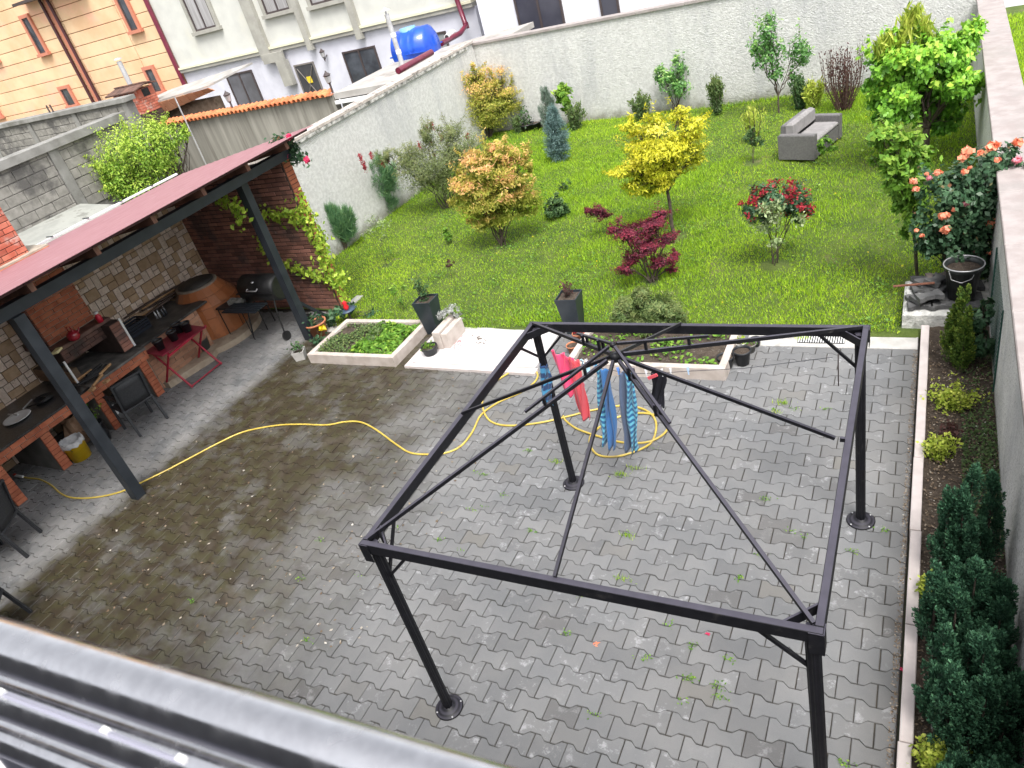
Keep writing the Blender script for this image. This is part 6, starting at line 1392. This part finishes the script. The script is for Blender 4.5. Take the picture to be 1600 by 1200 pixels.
t = sqpot('small grey concrete pot with herb at the corner of the left planting bed', -9.02, 7.50, .16, .20, .16, .5, M_CONC_P, name='small_planter')
P = np.array([-9.02, 7.5, .24])+rng.normal(0, .05, (70, 3)); leaves('herb', LM['darkgreen'], t, P, rdirs(70), .05, rng.random(70), .6, kind='stuff')
tl = thing('yellow_flower', 'single yellow flower between terracotta pot and left planting bed', 'flower', G(498, 540))
q = AT(tl['o'], 504, 514, 0); MB().tube([tl['o'], q], .008, 5).build('stem', M_STEMG, tl); d = rdirs(30); d[:, 2] = abs(d[:, 2]); leaves('bloom', LM['yellowp'], tl, q+d*.045, d, .075, rng.random(30), .9)
P = np.array(tl['o'])+rng.normal(0, .07, (60, 3))+np.array([0, 0, .1]); leaves('leaves', LM['rose'], tl, P, rdirs(60), .08, rng.random(60), .6)
bb_ = thing('garden_ornament', 'small blue dish with a red figure at the rear of the left planting bed', 'ornament', G(551, 505))
x, y, z = bb_['o']; MB().tube([(x, y, 0), (x, y, .22)], .02, 8).build('stem', M_FRAMED, bb_); MB().lathe((x, y, .22), [(.03, 0), (.14, .04), (.15, .06), (.05, .05), (0, .05)], 18).build('dish', mat('slate_blue', (.05, .08, .13), None, rough=.4), bb_)
MB().lathe((x, y, .28), [(.03, 0), (.055, .05), (.03, .10), (.045, .13), (.0, .18)], 10).build('figure', mat('bright_red', (.7, .02, .03), None, rough=.4), bb_)
tree('small_shrub', 'bluish broad leaved shrub between terracotta pot and the end of the brick wall', 'shrub', (522, 510), [(525, 492, 18, 12), (512, 500, 12, 8), (548, 480, 10, 8), (580, 492, 12, 8)], LM['rose'], 420, .09, tr=.01, asp=.5, stems=3)
# drain
dr_ = thing('drain_grate', 'white slotted drain grate in the paving at the lawn edge', 'drain', (-1.07, 8.37, 0))
MB().bb(-1.34, -.80, 8.29, 8.46, .007, .010).build('frame', M_SOOT, dr_)
me_b = MB().box((0, 0, 0), (.014, .155, .010), bev=.002).mesh('bar'); me_b.materials.append(M_WHITE)
for k in range(19): mk('bar', me_b, dr_, (-1.325+k*.0285, 8.375, .017))
# ================================================================ PAVER STACK ON THE LEDGE
lg = thing('concrete_ledge', 'low rough concrete ledge with crumbling white edge behind the end of the kerb', 'ledge', (.3, 8.8, 0))
M_LEDGE = mat('whitewashed_rough_concrete', (.42, .42, .40), (.66, .65, .62), 9, .95, 26, 1.0, .02, c3=(.20, .19, .17), n3=6, t3=(.53, .68))
MB().bb(-.20, .74, 8.66, 9.50, -.05, .22, bev=.03).build('ledge_block', M_LEDGE, lg)
M_PAVD = mat('dark_spare_paver', (.06, .06, .062), (.10, .10, .10), 8, .85, 80, .4, .003, rnd=.4, c3=(.2, .2, .2), n3=12, t3=(.6, .7))
M_PAVB = mat('brownish_spare_paver', (.15, .12, .11), (.2, .165, .15), 8, .85, 80, .4, .003)
spl = [(-.02, 8.80, .27, .1, .0), (-.03, 8.98, .27, .5, 0), (.02, 9.18, .27, .2, 0), (-.05, 9.36, .27, 1.57, 0), (.22, 8.80, .27, .05, 0), (.25, 9.00, .27, 1.2, 0), (.20, 9.25, .27, .4, 0), (.02, 8.86, .335, .75, .12), (.10, 9.05, .34, -.3, -.15), (.05, 9.28, .335, .9, .1), (.17, 9.36, .34, .3, .05), (.48, 8.78, .27, .0, 0), (.48, 8.97, .27, .1, 0), (.07, 8.80, .395, .35, -.1), (.50, 9.25, .27, .2, 0), (.15, 9.17, .40, 1.1, .2)]
names_ = ['front left bottom', 'left side', '']
for i, (x, y, z, rz, tl_) in enumerate(spl):
    t = paver_mb(full, 0, 0, 0, th=.055).mesh('spare_paver'); t.materials.append(M_PAVB if i == 10 else M_PAVD)
    o = bpy.data.objects.new('spare_paver', t); col.objects.link(o); o.location = (x, y, z+.01); o.rotation_euler = (tl_, tl_*.6, rz)
    pos_ = ['at the lower left front corner', 'in the bottom layer at the left edge', 'in the bottom layer left of centre', 'turned sideways at the far left corner', 'in the bottom layer at the front, left of the thuja', 'turned crosswise under the middle of the heap', 'in the bottom layer behind the middle', 'tilted on the front left corner pair', 'leaning in the middle of the heap', 'tilted near the far left corner', '', 'in the bottom layer at the front, right of the thuja', 'just in front of the black tub', 'lying topmost at the front left', 'half hidden under the right side of the black tub', 'standing highest beside the black tub'][i]
    tag(o, 'brownish spare paving stone lying at the back of the heap' if i == 10 else 'dark spare paving stone '+pos_, 'paving stone', 'spare paving stones on the ledge')
br_ = thing('rusty_bar', 'rusty brown flat iron bar sticking out over the lawn from the paver stack', 'bar', (-.2, 9.0, .4))
MB().beam((-.32, 9.0, .40), (.12, 9.02, .43), .035, .012).build('bar', mat('rust', (.11, .04, .025), (.18, .075, .045), 14, .9), br_)
pt = rpot('large black metal tub with pale rim standing on the paver stack', 0, 0, .195, .42, mat('dark_tub', (.02, .024, .025), (.05, .055, .055), 6, .35, 0, metal=.3), 'metal_tub', 'tub', .29, xy=(.40, 8.95))
MB().tube([(.40+.205*cos(a*2*pi/28), 8.95+.205*sin(a*2*pi/28), .712) for a in range(29)], .008, 6).build('rim', M_TIN, pt)
MB().tube([(.25, 8.80, .70), (.28, 8.77, .60), (.38, 8.745, .57), (.48, 8.78, .60), (.52, 8.81, .70)], .004, 5).build('handle', M_TIN, pt)
mf = thing('mesh_fence', 'dark green wire mesh strip fixed along the right hand wall above the soil bed', 'fence', (.69, 8, 0))
M_MESH = mat('green_mesh', (.01, .05, .04), (.02, .08, .06), 5, .6)
mb = MB()
for i in range(25): y_ = 7.35+i*.055; mb.beam((.69, y_, .15), (.69, y_, 1.0), .0035, .0035, upv=(1, 0, 0))
for j in range(16): mb.beam((.687, 7.35, .17+j*.055), (.687, 8.68, .17+j*.055), .0035, .0035)
mb.build('mesh', M_MESH, mf)
for y_ in (7.35, 8.7): MB().tube([(.685, y_, -.02), (.685, y_, 1.02)], .012, 8).build('post', M_MESH, mf)
# ================================================================ KITCHEN THINGS
# folding table with red top
tb_ = thing('red_folding_table', 'red folding garden table with crossed tubular legs in front of the tan counter', 'table', (-11.0, 6.8, 0))
M_REDT = mat('red_table', (.20, .012, .03), (.28, .025, .05), 6, .4, 0, coat=.2); M_REDL = mat('red_tube', (.36, .015, .04), None, rough=.35)
ta = [np.array(G(224, 547, .72)), np.array(G(268, 558, .72)), np.array(G(318, 514, .72)), np.array(G(280, 508, .72))]
cc = sum(ta)/4
MB().box((cc[0], cc[1], .72), (.60, .92, .02), rz=-.12, bev=.006).build('table_top', M_REDT, tb_)
MB().beam((cc[0]+.34, cc[1]-.46, .70), (cc[0]+.24, cc[1]+.50, .70), .03, .03).build('frame_bar', M_REDL, tb_)
MB().beam((cc[0]-.24, cc[1]-.50, .70), (cc[0]-.34, cc[1]+.42, .70), .03, .03).build('frame_bar', M_REDL, tb_)
for s_ in (-.38, .38):
    MB().tube([(cc[0]-.30, cc[1]+s_, .01), (cc[0]+.26, cc[1]+s_, .70)], .019, 8).build('leg', M_REDL, tb_)
    MB().tube([(cc[0]+.34, cc[1]+s_*.92, .01), (cc[0]-.24, cc[1]+s_*.92, .70)], .019, 8).build('leg', M_REDL, tb_)
MB().tube([(cc[0]+.34, cc[1]-.36, .04), (cc[0]+.34, cc[1]+.36, .04)], .012, 8).build('crossbar', M_REDL, tb_)
def on_table(dx, dy): return (cc[0]+dx, cc[1]+dy)
for dx, dy, l in ((.02, -.30, 'black plant pot at the near left end of the red table'), (.05, -.02, 'black plant pot in the middle of the red table'), (-.1, .22, 'black plant pot towards the back of the red table'), (.08, .26, 'black plant pot at the right end of the red table')):
    rpot(l, 0, 0, .085, .17, M_BLKP, z=.732, xy=on_table(dx, dy))
# chair
M_RAT = mat('black_rattan', (.018, .02, .024), (.035, .037, .042), 50, .6)
def chair(label, x, y, rz, group='black garden chairs'):
    t = thing('garden_chair', label, 'chair', (x, y, 0), group); 
    def tr_(p): return (x+p[0]*cos(rz)-p[1]*sin(rz), y+p[0]*sin(rz)+p[1]*cos(rz), p[2])
    def bx(mb, c, d, rx=0): return mb.box(tr_(c), d, rz=rz, rx=rx, bev=.01)
    bx(MB(), (0, 0, .43), (.50, .48, .035)).build('seat', M_RAT, t)
    mb = MB(); nn = 8
    ps = [[tr_((-.22+.44*i/nn, -.22-.09*v-.03*sin(pi*i/nn), .46+.44*v)) for i in range(nn+1)] for v in (0, .25, .5, .75, 1)]
    vs = sum(ps, []); mb.add(vs, [(j*(nn+1)+i, j*(nn+1)+i+1, (j+1)*(nn+1)+i+1, (j+1)*(nn+1)+i) for j in range(4) for i in range(nn)], True); o = mb.build('backrest', M_RAT, t); md = o.modifiers.new('thick', 'SOLIDIFY'); md.thickness = .02
    for s_ in (-1, 1):
        MB().beam(tr_((s_*.24, .24, 0)), tr_((s_*.24, .22, .62)), .035, .035).build('leg', M_RAT, t)
        MB().beam(tr_((s_*.24, -.30, 0)), tr_((s_*.235, -.21, .46)), .035, .035).build('leg', M_RAT, t)
        MB().beam(tr_((s_*.235, -.21, .46)), tr_((s_*.235, -.33, .92)), .03, .03).build('back_upright', M_RAT, t)
        MB().beam(tr_((s_*.24, .25, .635)), tr_((s_*.24, -.27, .66)), .05, .025).build('armrest', M_RAT, t)
    MB().beam(tr_((-.24, -.33, .92)), tr_((.24, -.33, .92)), .035, .03).build('top_rail', M_RAT, t)
    return t
chair('black rattan garden chair standing beside the shelter post facing the fireplace', -10.72, 5.52, 1.35)
chair('black garden chair cut off at the left edge below the brick counter', -10.25, 2.85, 2.2)
chair('black garden chair at the left edge just above the steel railing', -8.85, 1.82, 2.4)
# barbecue
M_BBQ = mat('black_grill', (.012, .012, .013), (.025, .025, .026), 8, .45)
gx, gy = -10.25, 8.42
gl = thing('barrel_grill', 'black barrel barbecue grill with wheels and wooden shelf in front of the brick wall', 'barbecue', (gx, gy, 0))
mb = MB().tube([(gx-.42, gy, .86), (gx-.40, gy, .86), (gx+.40, gy, .86), (gx+.42, gy, .86)], [.20, .24, .24, .20], 24); mb.build('barrel', M_BBQ, gl)
MB().bb(gx-.44, gx+.44, gy-.262, gy-.235, .845, .865).build('lid_rim', M_BBQ, gl)
MB().tube([(gx-.12, gy-.24, .95), (gx-.12, gy-.29, .93), (gx+.12, gy-.29, .93), (gx+.12, gy-.24, .95)], .012, 8).build('handle', M_TIN, gl)
MB().lathe((gx-.02, gy-.16, 1.03), [(.03, 0), (.03, .015), (0, .02)], 12).build('thermometer', M_TIN, gl)
for k in range(5): MB().bb(gx-.52, gx+.30, gy-.30-.07*(k+1), gy-.30-.07*k-.012, .70, .72).build('shelf_slat', M_STEEL, gl)
for (lx, ly, bx_, by_) in ((gx-.36, gy-.20, gx-.40, gy-.36), (gx+.36, gy-.2, gx+.42, gy-.36), (gx-.36, gy+.16, gx-.40, gy+.24), (gx+.36, gy+.16, gx+.42, gy+.24)):
    MB().tube([(lx, ly, .74), (lx, ly+(by_-ly)*.4, .5), (bx_, by_, .02)], .014, 8).build('leg', M_BBQ, gl)
for s_ in (-.36, .24): MB().tube([(gx+.43, gy+s_, .085), (gx+.47, gy+s_, .085)], .085, 18).build('wheel', M_BBQ, gl)
sb_ = thing('side_tray', 'flat black metal fire tray with grey blocks left of the barrel grill', 'tray', (gx-.75, gy-.2, .6))
MB().bb(gx-.95, gx-.30, gy-.42, gy-.02, .62, .66, bev=.01).build('tray', M_BBQ, sb_)
for k in range(3): MB().box((gx-.66+k*.11, gy-.25, .71), (.09, .14, .09), rz=.3, bev=.008).build('block', M_CONC, sb_)
for a in ((gx-.92, gy-.4), (gx-.34, gy-.4), (gx-.92, gy-.05), (gx-.34, gy-.05)): MB().tube([(a[0], a[1], .62), (a[0], a[1], .11 if a[0] < gx-.8 else 0)], .01, 6).build('leg', M_BBQ, sb_)
# buckets
def bucket(label, x, y, r, h, m, liner=None, name='bucket'):
    t = thing(name, label, 'bucket', (x, y, 0))
    MB().lathe((x, y, .0), [(0, .002), (r*.84, .002), (r*.98, h*.86), (r*1.03, h*.87), (r*1.03, h), (r*.97, h), (r*.9, h*.2), (0, h*.2)], 28).build('bucket_body', m, t)
    MB().tube([(x+r*cos(a)*1.03, y+r*sin(a)*.3-r*.95, h*.86-abs(cos(a))*0-r*.55*sin(a)) for a in np.linspace(0, pi, 9)], .004, 5).build('handle', M_FRAMED, t)
    if liner is not None:
        mb = MB(); n_ = 28
        mb.lathe((x, y, h), [(r*1.07, -.06), (r*1.06, .012), (r*.93, .02), (r*.8, -.10), (r*.4, -.14), (0, -.12)], n_); v2 = [(a, b, c+rng.normal(0, .012)) for a, b, c in mb.v]; mb.v = v2; mb.build('liner', liner, t)
    return t
bk = bucket('yellow plastic bucket lined with a grey bag under the brick counter', -11.16, 4.62, .165, .33, mat('yellow_bucket', (.78, .48, .01), (.82, .55, .02), 4, .4, 0, c3=(.5, .35, .1), n3=7, t3=(.62, .72)), mat('grey_liner', (.36, .36, .37), (.6, .6, .6), 12, .6))
bk2 = bucket('black paint bucket with a faded white label beside the yellow bucket', -11.14, 5.02, .14, .34, M_BLKP)
MB().lathe((-11.14, 5.02, .10), [(.134, 0), (.138, .14)], 28).build('band', M_BLKP, bk2)
a0 = -.9; vs = [(-11.14+.1415*cos(a0+k*.12), 5.02+.1415*sin(a0+k*.12), z_) for z_ in (.09, .24) for k in range(9)]
MB().add(vs, [(k, k+1, 10+k, 9+k) for k in range(8)]).build('label_print', mat('label_white', (.45, .45, .48), (.65, .65, .68), 20, .6), bk2)
tufty('green plant growing out of the black paint bucket', None, 40, 26, n=220, stems=8, leaf=LM['green'], base=(-11.15, 5.02, .30), name='potted_plant', ln=.05, wd=.02)
bag = thing('paper_sack', 'crumpled brown paper sack behind the yellow bucket', 'sack', (-11.6, 4.95, 0))
mb = MB().lathe((-11.6, 4.95, 0), [(0, .01), (.17, .01), (.19, .22), (.15, .42), (.17, .50), (.10, .46)], 14, sx=1, sy=.8, smooth=False); mb.v = [(a+rng.normal(0, .014), b+rng.normal(0, .014), c) for a, b, c in mb.v]; mb.build('sack', mat('brown_paper', (.26, .15, .09), (.36, .23, .15), 10, .85), bag)
# sink and clutter on the left counter
sk = thing('round_plate', 'white oval dish lying in the granite sink of the left counter', 'dish', (-11.9, 4.28, .87))
p = G(27, 653, .88); MB().lathe((p[0], p[1], .87), [(0, .004), (.15, .006), (.20, .022), (.19, .028), (.14, .012), (0, .010)], 28).build('dish', M_WHITE, sk)
def clutter(label, name, cat, px, py, z, fn):
    p = G(px, py, z); t = thing(name, label, cat, p); fn(t, p); return t
def f(t, p):
    for k in range(5):
        a = rng.uniform(0, pi); r_ = .12; q = (p[0]+rng.normal(0, .12), p[1]+rng.normal(0, .15)); MB().tube([(q[0]-r_*cos(a), q[1]-r_*sin(a), p[2]+.02), (q[0]+r_*cos(a), q[1]+r_*sin(a), p[2]+.03)], .012, 6).build('utensil', M_TIN if k < 2 else M_BBQ, t)
    MB().lathe((p[0]+.05, p[1]+.05, p[2]), [(0, .004), (.13, .004), (.15, .05), (.14, .05), (.12, .01), (0, .01)], 20).build('pan', M_BBQ, t)
clutter('heap of dark pans and utensils on the black granite counter', 'pans', 'pans', 62, 628, .862, f)
def f(t, p):
    MB().lathe((p[0], p[1], p[2]), [(.0, .0), (.075, .0), (.10, .05), (.085, .12), (.04, .15), (.0, .155)], 18).build('kettle_body', M_RK, t); MB().tube([(p[0]-.06, p[1], p[2]+.11), (p[0]-.05, p[1], p[2]+.22), (p[0]+.05, p[1], p[2]+.22), (p[0]+.06, p[1], p[2]+.11)], .008, 6).build('handle', M_RK, t); MB().tube([(p[0], p[1]+.08, p[2]+.06), (p[0], p[1]+.15, p[2]+.13)], [.018, .010], 8).build('spout', M_RK, t)
M_RK = mat('red_enamel', (.25, .01, .02), (.35, .02, .035), 5, .25, coat=.5)
clutter('round dark red kettle on the fireplace mantel', 'kettle', 'kettle', 118, 530, 1.466, f)
def f(t, p): MB().lathe(tuple(p), [(.0, .0), (.045, .0), (.05, .10), (.03, .13), (.035, .15), (0, .15)], 14).build('jar_body', mat('bright_red2', (.6, .02, .05), None, rough=.4), t); MB().lathe((p[0], p[1], p[2]+.15), [(.036, 0), (.036, .03), (0, .03)], 12).build('lid', M_WHITE, t)
clutter('bright red jar at the right end of the fireplace mantel', 'jar', 'jar', 158, 503, 1.466, f)
def f(t, p): MB().box((p[0], p[1], p[2]+.02), (.10, .16, .04), rz=.5, bev=.006).build('sponge', mat('sponge_yellow', (.75, .62, .25), (.8, .75, .5), 8, .9), t)
clutter('cream sponge at the left end of the fireplace mantel', 'sponge', 'sponge', 90, 550, 1.466, f)
def f(t, p):
    for k in range(9): a = rng.uniform(-.5, .5)+pi/2; q = (p[0]+rng.normal(0, .06), p[1]+rng.normal(0, .12)); MB().tube([(q[0]-.16*cos(a), q[1]-.16*sin(a), p[2]+.03+.02*k*.4), (q[0]+.16*cos(a), q[1]+.16*sin(a), p[2]+.04+.02*k*.4)], .022, 6).build('log', M_SOOT if k % 3 else M_LOG, t)
M_LOG = mat('split_log', (.40, .22, .10), (.52, .32, .17), 10, .85)
clutter('half burnt logs lying in the ash of the fireplace', 'firewood', 'firewood', 150, 590, .865, f)
def f(t, p):
    for dx, dy in ((0, 0), (.06, .22)): MB().box((p[0]+dx, p[1]+dy, p[2]+.02), (.08, .09, .035), rz=.3, bev=.004).build('wood_block', M_LOG, t)
clutter('two small light wood blocks at the front of the hearth', 'wood_blocks', 'wood', 145, 610, .865, f)
def f(t, p):
    w_, d_, h_ = .34, .46, .20
    MB().bb(p[0]-w_/2, p[0]+w_/2, p[1]-d_/2, p[1]+d_/2, p[2], p[2]+.02).build('base', M_CRATE, t)
    for s_ in (-1, 1):
        for k in range(4): 
            MB().bb(p[0]+s_*w_/2-.008, p[0]+s_*w_/2+.008, p[1]-d_/2, p[1]+d_/2, p[2]+.02+k*.048, p[2]+.055+k*.048).build('side_slat', M_CRATE, t); MB().bb(p[0]-w_/2+.009, p[0]+w_/2-.009, p[1]+s_*d_/2-.008, p[1]+s_*d_/2+.008, p[2]+.02+k*.048, p[2]+.055+k*.048).build('side_slat', M_CRATE, t)
M_CRATE = mat('navy_crate', (.010, .014, .025), None, rough=.5)
clutter('dark blue slatted plastic crate on the cluttered counter', 'crate', 'crate', 212, 520, .862, f)
def f(t, p):
    P = np.array(p)+rng.normal(0, .05, (60, 3))+np.array([0, 0, .26]); leaves('peel', LM['coral'] if False else LM['yellowp'], t, P*1.0, rdirs(60), .06, rng.random(60)*.1, .5)
def f(t, p):
    mb = MB().lathe(tuple(p), [(0, 0), (.14, .01), (.17, .10), (.12, .20), (0, .24)], 12, smooth=True); mb.v = [(a+rng.normal(0, .015), b+rng.normal(0, .015), c+rng.normal(0, .01)) for a, b, c in mb.v]; mb.build('bag', M_BLKP, t)
clutter('shiny black rubbish bag beside the navy crate on the counter', 'rubbish_bag', 'bag', 192, 535, .862, f)
clutter('second black bag against the tiled wall behind the navy crate', 'rubbish_bag', 'bag', 195, 500, .862, f)
def f(t, p):
    for k in range(12):
        a = pi/2+rng.normal(0, .12); q = (p[0]+rng.normal(0, .09), p[1]+rng.normal(0, .10)); l_ = rng.uniform(.35, .62); z_ = p[2]+.03+.012*k
        MB().tube([(q[0]-l_*cos(a), q[1]-l_*sin(a), z_), (q[0], q[1], z_+.01), (q[0]+l_*cos(a), q[1]+l_*sin(a), z_+.015)], [.016, .018, .012], 6).build('stick', M_STK if k % 4 else M_LOG, t)
M_STK = mat('dry_stick', (.07, .05, .04), (.14, .10, .08), 10, .9)
clutter('pile of long dry sticks against the tiled wall on the counter', 'stick_pile', 'sticks', 252, 478, .862, f)
def f(t, p):
    for k in range(6):
        q = (p[0]+rng.normal(0, .05), p[1]+rng.normal(0, .08)); MB().lathe((q[0], q[1], p[2]), [(0, 0), (.02, 0), (.022, .09), (.009, .12), (.009, .15), (0, .15)], 10).build('bottle', M_GLASS if k % 2 else M_TIN, t)
clutter('group of small glass bottles at the edge of the cluttered counter', 'bottles', 'bottles', 248, 497, .862, f)
def f(t, p):
    MB().lathe(tuple(p), [(0, 0), (.11, 0), (.12, .05), (.12, .20), (.05, .24), (.04, .28), (0, .28)], 18).build('canister_body', M_WHITE, t); MB().tube([(p[0]-.05, p[1], p[2]+.22), (p[0]-.09, p[1], p[2]+.30), (p[0]+.0, p[1], p[2]+.28)], .010, 6).build('handle', M_WHITE, t)
clutter('white plastic canister on the ground under the red table', 'canister', 'canister', 275, 578, .0, f)
def f(t, p): MB().lathe(tuple(p), [(0, 0), (.13, 0), (.15, .20), (.16, .20), (.14, .18), (0, .03)], 18).build('pail', mat('grey_pail', (.10, .105, .105), None, rough=.6), t)
clutter('dark grey pail standing on the plinth behind the red table', 'pail', 'pail', 318, 545, .11, f)
def f(t, p): MB().box((p[0], p[1], .09), (.14, .20, .18), rz=.4, bev=.004).build('carton', M_WHITE, t)
clutter('small white carton on the paving under the hearth counter', 'carton', 'carton', 176, 652, .0, f)
def f(t, p): MB().box((p[0], p[1], p[2]+.2), (.30, .36, .4), rz=.2, bev=.01).build('box', M_BLKP, t)
clutter('black box standing below the tan counter behind the red table', 'storage_box', 'box', 235, 590, .0, f)
# knee braces of the shelter at the rear post
MB().beam((-9.33, 8.75, .02), (-9.33, 8.22, .65), .05, .05).build('foot_brace', M_STEEL, sh)
# lone loose leaf on the paving
lf = thing('red_leaf', 'fallen coral maple leaf on the paving in front of the gazebo', 'leaf', G(930, 1006, .006)); leaves('leaf_blade', LM['coral'], lf, np.array(G(930, 1006, .008))+rng.normal(0, .012, (8, 3))*np.array([1, 1, .1]), np.tile([0, 0, 4.0], (8, 1)), .035, rng.random(8)*.3, .35, 0)
for px, py, l in ((1106, 990, 'small pink petal on the paving under the front gazebo rail'), (1407, 1045, 'bright pink fallen flower against the foot of the kerb')):
    lf = thing('fallen_flower', l, 'flower', G(px, py, .006)); leaves('petals', LM['magenta'], lf, np.array(G(px, py, .01))+rng.normal(0, .008, (8, 3))*np.array([1, 1, .4]), np.tile([0, 0, 2.0], (8, 1)), .022, rng.random(8), .7, 0)
for px, py, l in ((1443, 982, 'grey pebble at the foot of the thujas beside the kerb'), (1464, 1140, 'small grey stone on the bare soil near the front of the bed')):
    p = G(px, py, .07); mb = MB().lathe((0, 0, 0), [(0, 0), (.035, .005), (.04, .02), (.02, .035), (0, .038)], 9); o = mb.build('pebble', M_CONC, None, loc=p); tag(o, l, 'stone')
# things keep no helper data
for o in bpy.data.objects:
    if 'o' in o.keys(): del o['o']
